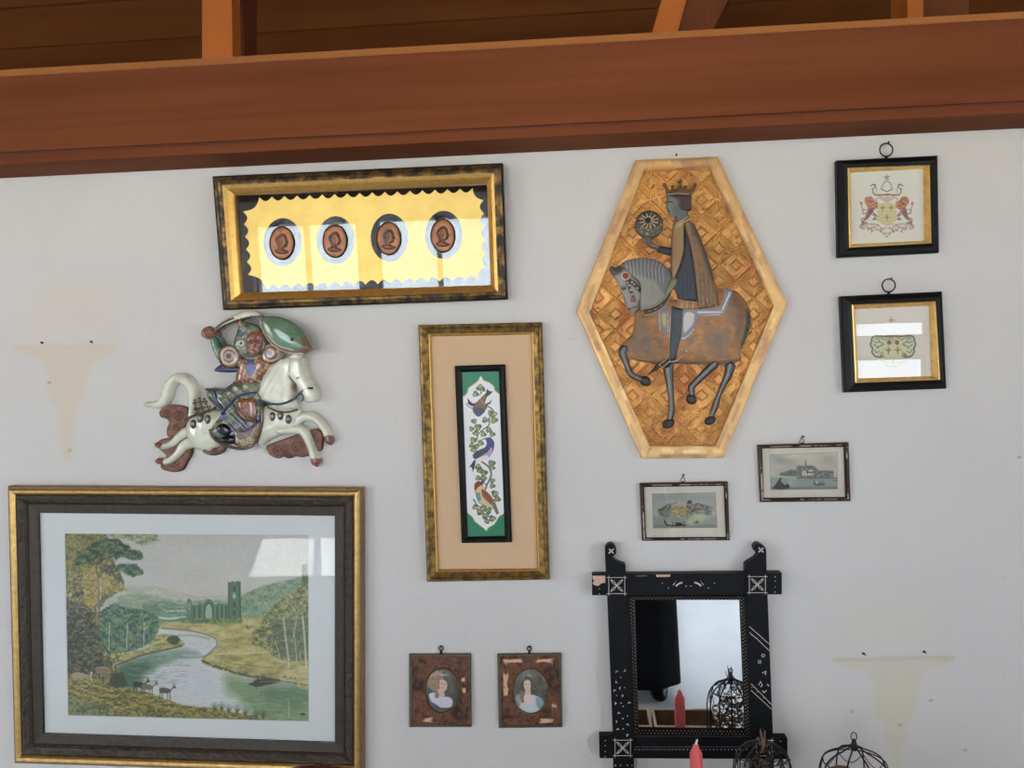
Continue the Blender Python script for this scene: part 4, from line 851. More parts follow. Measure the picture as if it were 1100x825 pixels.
# ================================================================ COATS OF ARMS
def arms_common(cv, c, second=False):
    rd, gr, gd_, pu = (180, 128, 104), (120, 128, 108), (186, 156, 100), (128, 100, 110)
    if not second:
        for s1 in (1, -1):
            X = lambda pts: c([(437+s1*(x-437), y) for x, y in pts])
            cv.poly(smooth(X([(225, 300), (250, 285), (290, 290), (310, 325), (340, 345), (350, 380), (340, 400), (300, 415), (255, 400), (240, 370), (218, 340)])), rd); cv.leafy(X([(225, 300), (250, 285), (290, 290), (310, 325), (345, 350), (350, 380), (335, 402), (300, 415), (255, 400), (238, 370), (218, 340)]), [(126, 78, 62), (172, 120, 96), (206, 162, 134)], 2.4, .8, 1, 71)       # lion shoulder
            cv.dabs(X([(225, 300), (290, 290), (345, 350), (330, 405), (255, 395)]), 26, .6, 1.4, [(150, 92, 76), (196, 140, 108)], .7)
            cv.poly(smooth(X([(250, 400), (310, 405), (300, 440), (270, 480), (245, 510), (220, 500), (235, 460)])), pu, .8); cv.leafy(X([(250, 400), (310, 405), (300, 440), (270, 480), (245, 510), (220, 500), (235, 460)]), [(92, 72, 80), (140, 108, 110), (190, 150, 136)], 2, .8, .9, 72); cv.line(smooth(X([(250, 490), (215, 520), (205, 545), (240, 545)]), False), 1.6, (140, 100, 92)); cv.line(smooth(X([(295, 440), (330, 470), (350, 500)]), False), 1.2, (150, 106, 100))
            cv.line(smooth(X([(215, 500), (190, 510), (195, 560), (180, 590)]), False), 1.3, (150, 110, 110)); cv.line(smooth(X([(300, 470), (320, 460), (318, 495), (300, 510), (340, 505), (350, 490)]), False), 1.1, (112, 90, 96))
            cv.line(smooth(X([(240, 460), (200, 440), (205, 415), (230, 415)]), False), .9, pu); cv.line(smooth(X([(205, 460), (195, 400), (180, 360), (175, 340)]), False), .8, (150, 128, 128)); cv.poly(X([(172, 338), (200, 345), (195, 375)]), (140, 120, 118))
            cv.line(smooth(X([(345, 395), (370, 385), (400, 400), (370, 440), (345, 430)]), False), 1.4, gd_)
            cv.line(smooth(X([(350, 350), (330, 310), (370, 300), (400, 320), (410, 300), (360, 280)]), False), 1.0, (180, 152, 128))
            cv.line(smooth(X([(280, 180), (310, 165), (325, 185), (300, 215), (300, 245), (320, 270)]), False), 1.3, gr); cv.ell(*X([(318, 172)])[0], 1.6, .9, gr); cv.line(smooth(X([(285, 210), (335, 200), (330, 250)]), False), .8, (150, 160, 140))
            cv.line(smooth(X([(320, 270), (380, 270), (437, 262)]), False), 1.6, (150, 116, 90)); cv.line(smooth(X([(385, 210), (437, 235), (490, 215)]), False), .9, gr)
            cv.line(smooth(X([(380, 205), (400, 160), (425, 135)]), False), 1.0, (148, 150, 146)); cv.line(smooth(X([(395, 215), (412, 170), (430, 140)]), False), .6, (190, 186, 180))
            for P_ in ([(180, 600), (170, 570), (200, 555), (240, 575), (260, 610), (230, 590)], [(240, 560), (300, 555), (345, 570), (310, 590), (275, 600), (300, 630)], [(250, 620), (270, 590), (290, 620), (280, 640)], [(345, 560), (380, 600), (370, 640), (400, 600), (430, 590)], [(350, 610), (400, 640), (437, 650)], [(400, 650), (420, 665), (437, 685)], [(310, 575), (330, 620), (350, 600)], [(205, 560), (215, 600), (190, 605)]):
                cv.line(smooth(X(P_), False), .85, (172, 132, 116))
            cv.dabs(X([(180, 550), (430, 555), (430, 640), (380, 640), (180, 600)]), 60, .4, 1.0, [(178, 142, 124), (150, 118, 108), (196, 166, 146)], .6)
        cv.poly(smooth(c([(360, 360), (437, 350), (515, 360), (525, 430), (540, 500), (500, 540), (437, 575), (375, 545), (340, 510), (352, 430)])), (200, 194, 150))
        for x, y in ((395, 395), (480, 395), (438, 490)):
            cv.line(c([(x-24, y), (x+24, y)]), 1.0, (166, 140, 84)); cv.line(c([(x, y-26), (x, y+32)]), 1.0, (166, 140, 84)); cv.ell(*c([(x, y)])[0], 1, 1, (150, 116, 70))
        cv.poly(smooth(c([(405, 300), (437, 285), (470, 300), (465, 335), (437, 350), (410, 335)])), (196, 178, 164)); cv.ell(*c([(437, 268)])[0], 4.5, 1.1, (166, 122, 80))
        for a_ in range(5):
            t_ = -math.pi/2+a_*2*math.pi/5; cv.line(c([(437, 95), (437+28*math.cos(t_), 95+28*math.sin(t_))]), 1.0, (140, 128, 100))
        cv.line(c([(437, 115), (437, 135)]), .9, (176, 132, 90))
    else:
        cx0, cy0 = 458, 480
        for s1 in (1, -1):
            X = lambda pts: c([(cx0+s1*(x-cx0), y) for x, y in pts])
            cv.poly(smooth(X([(310, 410), (360, 400), (458, 405), (458, 560), (380, 560), (330, 545), (300, 500), (305, 450)])), (198, 196, 160))
            cv.line(smooth(X([(458, 402), (400, 405), (340, 400), (312, 412), (305, 440), (298, 465), (312, 490), (308, 515), (330, 545), (370, 555)]), False), 1.6, (98, 104, 90))
            for P_ in ([(330, 420), (360, 430), (345, 450), (320, 435)], [(320, 460), (350, 480), (385, 455), (360, 445)], [(345, 490), (365, 475), (392, 462)], [(325, 500), (340, 520), (360, 510)], [(340, 410), (370, 415), (400, 430)]): cv.line(smooth(X(P_), False), 1.0, (104, 124, 116))
            cv.ell(*X([(430, 448)])[0], 2.4, 2.6, (120, 96, 60)); cv.line(X([(400, 500), (450, 500)]), 1.2, (158, 136, 60)); cv.line(X([(425, 480), (425, 530)]), 1.4, (158, 136, 60)); cv.ell(*X([(425, 505)])[0], 1.5, 1.5, (140, 112, 50))
            cv.dabs(X([(370, 520), (400, 510), (395, 555), (360, 550)]), 24, .6, 1.2, [(150, 110, 84), (120, 90, 70)], .8)
            cv.dabs(X([(400, 405), (458, 405), (458, 430), (400, 425)]), 20, .5, 1.1, [(150, 130, 90), (110, 90, 80)], .7)
            for P_ in ([(380, 570), (410, 610), (458, 620)], [(370, 575), (420, 590), (440, 580)]): cv.line(smooth(X(P_), False), .8, (176, 176, 160))
        cv.ell(*c([(458, 440)])[0], 2, 3.2, (196, 170, 176)); cv.line(c([(420, 290), (472, 290)]), 1.0, (160, 150, 120)); cv.line(c([(446, 268), (446, 308)]), 1.0, (160, 150, 120)); cv.ell(*c([(446, 290)])[0], 1.2, 1.2, (150, 130, 100))
        cv.line(c([(458, 570), (458, 600)]), 1.0, (170, 160, 130))
CA_Q = [(896.2, 172.2), (1007.6, 166.7), (1009.2, 272.3), (898, 277.6)]; CA_M = [(910.5, 180), (998.9, 177), (1000.6, 261.2), (912.2, 266)]; CA_I = [(914, 185.2), (992.2, 181.2), (993.5, 258.4), (915.2, 262)]
CB_Q = [(900.3, 318.2), (1012.4, 312.9), (1017, 417.4), (904.8, 421.7)]; CB_M = [(915, 327.3), (1005, 323.5), (1010, 408), (918.8, 411.3)]; CB_I = [(919, 332), (998.5, 328.2), (1001.5, 403.8), (922.2, 406.4)]
for Q, Mi, I_, lab, sec, hook in ((CA_Q, CA_M, CA_I, 'upper of the two square black frames, coat of arms with red lions holding a shield', False, (952, 161, 7.0)),
                                 (CB_Q, CB_M, CB_I, 'lower of the two square black frames, small green coat of arms behind reflecting glass', True, (954.7, 306.6, 7.0))):
    t = picture('coat_of_arms_frame', Q, lab, 'picture', 'square black framed coats of arms')
    O = outer_xz(Q, .020); Mx = XZ(Mi, .020); I = XZ(I_, .008)
    loft('black_frame', O, Mx, [(0, .0005), (0, .017), (.15, .021), (.6, .024), (.9, .022), (1, .019), (1, .002)], MAT['black'], t)
    loft('gilt_slip', Mx, I, [(0, .002), (0, .020), (.25, .021), (.35, .0175), (1, .0065), (1, .002)], MAT['gold'], t)
    x0, y0 = min(p[0] for p in I_)-2, min(p[1] for p in I_)-2
    cv = Canvas(x0, y0, x0+86, y0+84, 4, (226, 214, 204) if not sec else (214, 206, 198)); arms_common(cv, cK if not sec else cK2, sec)
    e = [(-.8, -.8), (.8, -.8), (.8, .8), (-.8, .8)]
    painted_quad('print', [(p[0]+d[0], p[1]+d[1]) for p, d in zip(I_, e)], .0040, cv, MAT['paint'], t, .38)
    slab('glass_pane', lerpP(Mx, I, .93), .0060, .0072, MAT['glass'], t)
    hx, hy, hr = hook
    ring_hook(t, hx, hy, hr, .012, 1.5, base=(hx, hy+hr+3))
nail(952.8, 154.2, 'dark nail holding the ring of the upper coat of arms'); nail(955.4, 299.8, 'dark nail holding the ring of the lower coat of arms')

# ================================================================ ENGRAVINGS
def engr1():
    cv = Canvas(698, 526, 773, 570, 5, (158, 160, 152)); cv.grain(.18, 9, 5, .6, 1.6)
    c = cE1
    cv.poly(c([(120, 180), (920, 170), (930, 260), (130, 280)]), (148, 150, 148), .6, 2); cv.poly(c([(120, 330), (300, 300), (600, 330), (900, 330), (920, 400), (120, 400)]), (150, 146, 126), .5, 3)
    cv.poly(smooth(c([(190, 380), (250, 350), (300, 320), (300, 300), (370, 300), (435, 275), (420, 295), (350, 320), (350, 360), (330, 470), (220, 440)])), (98, 98, 92), .8, .8)
    cv.poly(smooth(c([(360, 350), (420, 325), (500, 330), (545, 340), (545, 460), (450, 470), (370, 440)])), (160, 146, 104), .9, .8)
    cv.poly(smooth(c([(545, 330), (570, 270), (610, 265), (620, 300), (700, 300), (760, 310), (840, 330), (870, 360), (850, 430), (760, 430), (700, 440), (600, 480), (550, 480)])), (112, 110, 100), .8, .8)
    cv.ell(*c([(588, 285)])[0], 2.6, 2.2, (60, 62, 56)); cv.ell(*c([(640, 315)])[0], 2, 1.4, (76, 76, 68)); cv.ell(*c([(690, 305)])[0], 2.4, 1.2, (84, 82, 74))
    cv.poly(c([(570, 320), (600, 320), (600, 470), (570, 470)]), (76, 84, 78), .7, .5)
    for k in range(9): cv.line(c([(255+k*12, 340), (255+k*12, 440)]), .3, (60, 60, 58), al=.6)
    for k in range(10): cv.line(c([(370+k*17, 350), (372+k*17, 450)]), .35, (110, 96, 66), al=.7)
    for k in range(10): cv.line(c([(620+k*24, 340), (620+k*24, 420)]), .4, (70, 70, 62) if k % 2 else (170, 160, 140), al=.7)
    cv.poly(c([(125, 470), (930, 460), (930, 600), (130, 605)]), (132, 138, 132), .6, 3); cv.poly(c([(130, 570), (930, 570), (930, 605), (130, 605)]), (100, 104, 96), .7, 2)
    cv.leafy(c([(190, 385), (250, 350), (300, 320), (360, 330), (350, 460), (220, 440)]), [(50, 50, 48), (110, 108, 100), (150, 146, 130)], 2.5, .8, .8, 61); cv.leafy(c([(370, 345), (540, 340), (540, 455), (450, 465), (370, 440)]), [(110, 96, 66), (160, 146, 104), (196, 184, 140)], 2.5, .8, .8, 62); cv.leafy(c([(550, 300), (700, 300), (870, 340), (850, 430), (700, 440), (560, 470)]), [(56, 58, 52), (116, 112, 98), (176, 166, 140)], 2.2, .8, .8, 63); cv.poly(smooth(c([(540, 560), (600, 440), (680, 410), (780, 420), (760, 520), (680, 560)])), (190, 196, 140), .45, 2)
    cv.line(smooth(c([(275, 515), (300, 560), (360, 575), (450, 575), (540, 570)]), False), 1.4, (36, 38, 38)); cv.poly(c([(410, 575), (415, 535), (470, 535), (500, 550), (500, 575)]), (36, 38, 38)); cv.line(c([(515, 575), (520, 530)]), 1., (50, 50, 48)); cv.line(c([(280, 520), (275, 500)]), .6, (40, 40, 40)); cv.line(c([(375, 560), (380, 535)]), .7, (40, 40, 40))
    cv.ell(*c([(680, 530)])[0], 2.2, 1.2, (84, 100, 50)); cv.line(c([(790, 440), (865, 440)]), .6, (80, 76, 60)); cv.line(c([(640, 540), (700, 545)]), .6, (80, 84, 60))
    for k in range(50):
        x, y = cv.rs.uniform(140, 880), cv.rs.uniform(480, 595); cv.line(c([(x, y), (x+40, y)]), .25, (90, 94, 90), al=.5)
    Pb = [(700.5, 530.5), (768.6, 529), (770.5, 566.8), (701.6, 567.5)]; cv.line(Pb+[Pb[0]], .7, (90, 90, 84)); return cv, Pb
def engr2():
    cv = Canvas(824, 483, 903, 529, 5, (176, 172, 158)); cv.grain(.16, 12, 8, .7, 1.4); c = cE2
    cv.ell(*c([(260, 270)])[0], 8, 4, (136, 142, 138), .7, .5); cv.ell(*c([(640, 260)])[0], 16, 6, (196, 188, 166), .6, .5); cv.ell(*c([(820, 260)])[0], 7, 5, (150, 148, 140), .6, .5)
    cv.poly(c([(130, 470), (930, 480), (935, 605), (140, 615)]), (126, 138, 130), .9, 1); cv.poly(c([(140, 590), (935, 585), (935, 610), (140, 615)]), (90, 96, 90), .8, 1.5)
    cv.poly(smooth(c([(240, 440), (280, 415), (340, 430), (360, 385), (410, 375), (450, 390), (450, 460), (370, 450), (300, 455)])), (104, 108, 100), .9, .6)
    cv.poly(c([(370, 460), (450, 440), (450, 560), (400, 580), (340, 560)]), (160, 168, 150), .6, 2)
    cv.poly(c([(450, 345), (480, 330), (545, 335), (545, 270), (560, 265), (568, 330), (640, 335), (665, 345), (700, 385), (780, 400), (780, 425), (840, 390), (885, 400), (885, 470), (480, 478), (450, 460)]), (112, 112, 106), .95, .5)
    cv.leafy(c([(450, 345), (545, 335), (640, 335), (700, 385), (885, 400), (885, 470), (480, 478), (450, 460)]), [(52, 52, 50), (100, 100, 94), (150, 146, 134)], 2.2, .8, .85, 64); cv.leafy(c([(240, 440), (280, 412), (360, 385), (450, 390), (450, 460), (300, 455)]), [(60, 64, 56), (110, 114, 98)], 2.2, 1, .8, 65)
    cv.poly(c([(515, 400), (560, 400), (560, 420), (645, 425), (645, 450), (515, 450)]), (206, 200, 184)); cv.poly(c([(590, 385), (640, 380), (640, 400), (590, 405)]), (196, 190, 176))
    for x in (540, 575, 605, 630): cv.line(c([(x, 415), (x, 448)]), .6, (90, 84, 70))
    for k in range(16): cv.line(c([(480+k*25, 350+k*3), (480+k*25, 465)]), .3, (66, 66, 64), al=.6)
    for k in range(6): cv.line(c([(820+k*12, 380+(k % 2)*8), (820+k*12, 470)]), .3, (90, 90, 84))
    cv.line(c([(450, 478), (930, 482)]), 1.0, (74, 76, 70)); cv.poly(smooth(c([(170, 600), (200, 555), (235, 500), (255, 475), (275, 480), (265, 515), (310, 560), (340, 545), (365, 570), (350, 600), (260, 610)])), (38, 40, 38))
    cv.poly(smooth(c([(640, 540), (700, 540), (780, 545), (760, 565), (700, 570), (660, 560)])), (72, 70, 64)); cv.line(c([(660, 545), (650, 510)]), .8, (60, 58, 54)); cv.line(c([(690, 545), (690, 515)]), 1.2, (196, 180, 160)); cv.line(c([(720, 545), (770, 515)]), .8, (70, 66, 60)); cv.line(c([(880, 510), (930, 508)]), 1, (84, 84, 78))
    for k in range(60):
        x, y = cv.rs.uniform(380, 900), cv.rs.uniform(485, 600); cv.line(c([(x, y), (x+36, y)]), .25, (90, 100, 94), al=.5)
    Pb = [(826.6, 488.4), (899.3, 485.5), (900, 525.5), (827.7, 526.4)]; cv.line(Pb+[Pb[0]], .7, (96, 94, 84)); return cv, Pb
MAT['walnutfleck'] = M_two('walnut with pale flecks', (.045, .025, .015), (.85, .82, .74), 24, .50, .56, 0, .8, .4, .3, (1, 1, 1), .1)  # pale metallic flecks scattered over dark walnut
MAT['walnut'] = M_wood('walnut', (.05, .022, .012), (.11, .05, .025), 20, (1, 1, 1), .35)
for fn, Q, I_, lab, hk in ((engr1, [(686.8, 518.6), (781.8, 516.8), (784, 580.5), (689.6, 581)], [(691.8, 523.2), (777.7, 521.9), (780, 577), (694, 577.7)], 'small engraving of boats below a hilltop building, hung below the hexagonal panel', (733.4, 514.2)),
                           (engr2, [(813, 477.7), (911.8, 474.8), (913.8, 538.4), (816, 539.6)], [(818.8, 481.8), (907, 480.2), (908.6, 534), (820.5, 535)], 'small engraving of a domed waterside town, right of the hexagonal panel', (861.3, 472.6))):
    t = picture('framed_engraving', Q, lab, 'picture', 'small framed engravings'); O = outer_xz(Q, .012); I = XZ(I_, .009)
    loft('walnut_frame', O, I, [(0, .0005), (0, .011), (.2, .013), (.45, .012), (.5, .010)], MAT['walnut'], t)
    loft('flecked_slip', lerpP(O, I, .42), lerpP(O, I, .72), [(0, .001), (0, .012), (.5, .0132), (1, .0115)], MAT['walnutfleck'], t)
    loft('inner_bead', lerpP(O, I, .70), I, [(0, .001), (0, .0118), (.5, .010), (1, .008), (1, .002)], MAT['rim'], t)
    cv, Pb = fn()
    full = Canvas(Q[0][0]-3, Q[0][1]-6, Q[2][0]+3, Q[2][1]+3, 2, (200, 192, 178)); full.grain(.04, 12)
    sh = lerpP(O, I, .9); cc = [(I_[k][0]+(-.8, .8, .8, -.8)[k], I_[k][1]+(-.8, -.8, .8, .8)[k]) for k in range(4)]
    painted_quad('mount', cc, .0030, full, MAT['paint'], t, 2)
    painted_quad('engraving', Pb, .0034, cv, MAT['paint'], t, .42, .0003)
    slab('glass_pane', sh, .0055, .0065, MAT['glass'], t)
    hx, hy = hk; mb = MB(); pts = [(hx-3, hy+3), (hx-.2, hy-2.8), (hx+.2, hy-2.8), (hx+3, hy+3), (hx-3, hy+3)]
    P_ = [W3(a, b_, .008) for a, b_ in pts]; P_[-1] = P_[0]; mb.tube(P_, .0011, 6); mb.ball(W3(hx, hy+3.6, .008), .003); mb.build('hanging_loop', MAT['iron'], t, True)
nail(733.6, 509.6, 'dark nail above the engraving below the hexagonal panel'); nail(861.6, 468.6, 'dark nail above the engraving right of the hexagonal panel'); nail(726.2, 167.5, 'dark nail head just above the gilded hexagonal panel')

# ================================================================ MINIATURE PORTRAITS
def veneer(Q, c, seed, patches):
    cv = Canvas(Q[0][0]-2, Q[0][1]-2, Q[2][0]+2, Q[2][1]+2, 3, (92, 62, 44)); X0, Y0 = Q[0]
    cv.dabs([(X0, Y0), (X0+70, Y0), (X0+70, Y0+82), (X0, Y0+82)], 420, 1, 4.5, [(70, 48, 38), (118, 76, 48), (86, 54, 46), (58, 44, 38), (134, 88, 54), (104, 58, 50)], .5, 1.2, .5)
    cv.leafy([(X0-2, Y0-2), (X0+72, Y0-2), (X0+72, Y0+84), (X0-2, Y0+84)], [(50, 38, 33), (80, 54, 42), (98, 66, 48), (124, 84, 58), (88, 62, 54)], 9, .5, .9, 60+seed, .6, 1.3)
    for P_ in patches: cv.poly(c(P_), (206, 168, 132))
    cv.dabs([(X0, Y0), (X0+70, Y0), (X0+70, Y0+82), (X0, Y0+82)], 60, .5, 1.3, [(46, 34, 30)], .7)
    return cv
def lady(which):
    x, y = (474.6, 741.8) if which == 0 else (569.7, 742.4); c = cP1 if which == 0 else cP2
    cv = Canvas(x-21, y-26, x+21, y+26, 5, (96, 94, 84)); cv.grain(.25, 12, 12+which)
    if which == 0:
        cv.dabs(c([(180, 450), (250, 470), (240, 620), (190, 560)]), 40, 1, 2.4, [(72, 86, 84), (96, 104, 96)], .6)
        cv.poly(smooth(c([(220, 310), (270, 270), (320, 280), (350, 330), (340, 380), (320, 430), (290, 460), (240, 440), (200, 400), (205, 350)])), (150, 128, 104)); cv.dabs(c([(220, 310), (320, 280), (330, 430), (240, 440)]), 40, .8, 2, [(168, 146, 118), (120, 100, 80)], .6)
        cv.poly(smooth(c([(320, 350), (370, 360), (385, 410), (365, 455), (330, 450), (315, 400)])), (206, 176, 158)); cv.poly(c([(300, 430), (350, 440), (370, 520), (290, 520)]), (204, 176, 160))
        cv.poly(smooth(c([(220, 480), (290, 470), (330, 510), (400, 510), (435, 545), (420, 600), (340, 610), (260, 580), (230, 540)])), (204, 200, 210)); cv.poly(smooth(c([(220, 550), (300, 590), (350, 640), (330, 655), (250, 640)])), (96, 98, 112)); cv.poly(smooth(c([(280, 470), (310, 480), (300, 520), (270, 510)])), (140, 120, 110))
        cv.line(c([(330, 385), (345, 388)]), .6, (60, 48, 40)); cv.line(c([(362, 388), (372, 388)]), .6, (60, 48, 40)); cv.line(c([(348, 425), (362, 425)]), .5, (170, 90, 84))
    else:
        cv.poly(smooth(c([(260, 400), (270, 350), (310, 335), (350, 350), (365, 400), (400, 420), (420, 500), (340, 470), (290, 450)])), (84, 76, 64)); cv.leafy(c([(262, 400), (268, 350), (290, 322), (330, 318), (356, 345), (366, 400), (400, 425), (400, 470), (350, 440), (290, 440)]), [(52, 46, 38), (90, 80, 66), (136, 124, 104)], 3, .8, .9, 81)
        cv.dabs(c([(400, 300), (490, 340), (490, 560), (420, 480)]), 60, 1, 3, [(104, 104, 88), (84, 84, 74)], .5)
        cv.poly(smooth(c([(285, 370), (320, 350), (345, 370), (345, 420), (320, 450), (290, 430)])), (212, 188, 172)); cv.poly(c([(300, 430), (345, 430), (350, 500), (290, 500)]), (208, 184, 168))
        cv.poly(smooth(c([(205, 520), (260, 470), (310, 490), (370, 490), (440, 520), (468, 570), (430, 640), (340, 660), (260, 640), (220, 580)])), (196, 202, 204)); cv.poly(smooth(c([(400, 510), (460, 540), (468, 590), (430, 620), (400, 580)])), (132, 160, 168)); cv.poly(smooth(c([(205, 520), (250, 480), (255, 580), (230, 590)])), (140, 158, 160))
        cv.poly(smooth(c([(240, 480), (270, 445), (290, 480), (290, 550), (265, 560), (250, 520)])), (150, 110, 84)); cv.poly(smooth(c([(290, 500), (350, 500), (370, 550), (330, 580), (290, 560)])), (216, 198, 190))
        cv.line(c([(296, 390), (306, 390)]), .6, (60, 48, 40)); cv.line(c([(322, 390), (334, 390)]), .6, (60, 48, 40)); cv.line(c([(305, 425), (318, 425)]), .5, (170, 90, 84))
    return cv
PQ = [[(439.2, 701.6), (506.2, 701.2), (506.9, 781.4), (439.3, 781.5)], [(534, 701.6), (603, 700.6), (604.3, 781.6), (535.8, 782.6)]]
MAT['olive'] = M_simple('olive brown edge', (88, 80, 62), .4, .2, 0, 80, .25)
for k in (0, 1):
    Q = PQ[k]; c = (cP1, cP2)[k]
    pat = ([[(175, 710), (245, 700), (240, 748), (165, 742)], [(520, 330), (550, 330), (548, 370), (518, 365)], [(525, 430), (560, 430), (555, 470), (530, 468)]],
           [[(90, 158), (160, 162), (200, 158), (262, 158), (262, 190), (180, 188), (90, 192)], [(408, 160), (480, 158), (548, 155), (545, 190), (470, 180), (410, 188)], [(92, 300), (140, 300), (125, 400), (140, 440), (130, 500), (95, 505)], [(435, 712), (555, 715), (550, 750), (440, 755)], [(545, 580), (590, 580), (588, 608), (550, 606)]])[k]
    t = picture('miniature_portrait', Q, ['left of the two miniature portraits, a lady facing right in a brown marbled frame', 'right of the two miniature portraits, frame chipped with four pale patches'][k], 'portrait', 'miniature portraits in marbled frames')
    O = outer_xz(Q, .010); cc = centre(Q); I = XZ([(p[0]+(3.6, -2.6, -2.6, 3.6)[i_], p[1]+(3, 3, -3, -3)[i_]) for i_, p in enumerate(Q)], .010)
    loft('edge_moulding', O, I, [(0, .0005), (0, .008), (.3, .0105), (.8, .0105), (1, .008), (1, .001)], MAT['olive'], t)
    x, y = (474.6, 741.8) if k == 0 else (569.7, 742.4); rx, ry = (18.3, 24) if k == 0 else (19, 24)
    cv = veneer(Q, c, k, pat)
    quad = [(p[0]+(3.0, -2.0, -2.0, 3.0)[i_], p[1]+(2.6, 2.6, -2.6, -2.6)[i_]) for i_, p in enumerate(Q)]
    # veneer panel with an oval opening: radial grid
    V = []; C_ = []; n = 96; rows = 26
    for j in range(rows+1):
        u = j/rows
        for i_ in range(n):
            a = 2*math.pi*i_/n; ox, oy = x+rx*math.cos(a), y+ry*math.sin(a); dx, dy = math.cos(a), math.sin(a)
            xl = quad[0][0] if dx < 0 else quad[1][0]; yl = quad[0][1] if dy < 0 else quad[2][1]
            s_ = min((xl-x)/dx if abs(dx) > 1e-6 else 1e9, (yl-y)/dy if abs(dy) > 1e-6 else 1e9); V.append((ox+(x+dx*s_-ox)*u, oy+(y+dy*s_-oy)*u))
    q = np.array(V); xz = XZ(q, .009); hh = .0085+.0006*(fnoise(q[:, 0], q[:, 1], 6, 3, 5)-.5); VV = [(a[0], -h, a[1]) for a, h in zip(xz, hh)]
    Fc = [(j*n+i_, j*n+(i_+1) % n, (j+1)*n+(i_+1) % n, (j+1)*n+i_) for j in range(rows) for i_ in range(n)]
    nb = len(VV); VV += [(VV[i_][0], -.002, VV[i_][2]) for i_ in range(n)]; Fc += [(i_, nb+i_, nb+(i_+1) % n, (i_+1) % n) for i_ in range(n)]
    cl = alb(cv.at(np.concatenate([q, q[:n]]))); mesh('marbled_panel', VV, Fc, MAT['leather'], t, True, cl)
    P_ = [Vector((a[0], -.0092, a[1])) for a in XZ(ellipse(x, y, rx+.3, ry+.3, 0, 48), .0092)]; MB().tube(P_+[P_[0]], .0016, 8).build('oval_bezel', MAT['bronzegold'], t, True)
    mini = relief('painted_portrait', ellipse(x, y, rx, ry, 0, 48), MAT['porcelain'], t, .0055, .0008, 6, lady(k), res=.75, back=.002, sm=False)
    relief('domed_glass', ellipse(x, y, rx-.2, ry-.2, 0, 48), MAT['glass'], t, .0085, .0048, rx, None, None, res=1.6, back=.0080, sm=False)
    hx, hy = ((473.8, 696.3), (568.6, 696.6))[k]; ring_hook(t, hx, hy, 2.4, .006, 1.2, base=(hx, hy+4.6))
    nail(hx+.2, hy-2.4, ['tiny nail holding the left miniature portrait', 'tiny nail holding the right miniature portrait'][k], .9, .009)
# ================================================================ HEXAGONAL GILDED PANEL
HO = [(683, 171.8), (771, 168), (845.8, 326.5), (777, 492), (689.6, 492.6), (619.2, 334)]
HI = [(692.6, 184), (762.2, 181.8), (830, 328.8), (768.2, 478.2), (698, 478.4), (634.2, 336.2)]
t = thing('hexagonal_rider_panel', W3(733, 492), 'tall hexagonal gilded relief panel of a crowned rider on a grey horse', 'relief')
cg = Canvas(612, 160, 852, 500, 2.5, (194, 144, 82))
cg.grad(lambda X, Y, a: a*(.80+.36*fnoise(X, Y, 34, 5, 41))[..., None])
def patina(X, Y, a):
    k = np.clip((fnoise(X+50, Y+20, 22, 5, 44)-.52)*4.5, 0, .75)[..., None]; k2 = np.clip((fnoise(X+9, Y+77, 5, 3, 47)-.6)*3, 0, .25)[..., None]
    a = a*(1-k)+np.array((176, 118, 66))*k; return a*(1-k2)+np.array((120, 78, 40))*k2
cg.grad(patina)
for P_ in ([(664, 340), (672, 330), (668, 372)], [(676, 392), (690, 398), (690, 410), (680, 408)], [(724, 395), (745, 395), (742, 430), (730, 440)], [(690, 262), (704, 258), (708, 272), (694, 276)], [(758, 395), (776, 392), (770, 410)]): cg.poly(smooth(P_), (150, 84, 50), .5, 5)
cg.dabs(HI, 90, .6, 1.1, [(70, 44, 30)], .9, 0, .9)
X0h, Y0h = 772.5, 232.5
def gesso(X, Y):
    s_ = ((X-X0h)/18.6+(Y-Y0h)/17.5)/2; u = ((X-X0h)/18.6-(Y-Y0h)/17.5)/2
    i_, j_ = np.round(s_), np.round(u); ds, du = s_-i_, u-j_; m_ = np.maximum(abs(ds), abs(du)); star = ((i_+j_) % 2 == 0)
    g = lambda v, w: np.exp(-(v/w)**2)
    h = 1.1*g(m_-.485, .022)
    xx, yy = X-(X0h+(i_+j_)*18.6), Y-(Y0h+(i_-j_)*17.5); an = np.arctan2(yy, xx)
    rays = .5*(1+np.cos(an*26))*((m_ > .24) & (m_ < .43)); h = h+np.where(star, .6*rays+.9*g(m_-.19, .022), .9*g(m_-.17, .02)+.35*(fnoise(X, Y, 3.5, 2, 3)-.5)+.5*g(np.hypot(abs(ds)-.33, abs(du)-.33), .035))
    h = h*(.55+.45*np.clip((470-Y)/120, 0, 1)) + .25*(fnoise(X, Y, 4, 3, 6)-.5)+ .9*np.clip((Y-400)/70, 0, 1)*(fnoise(X, Y*1.4, 2.6, 2, 8)-.5)
    return h*.0044
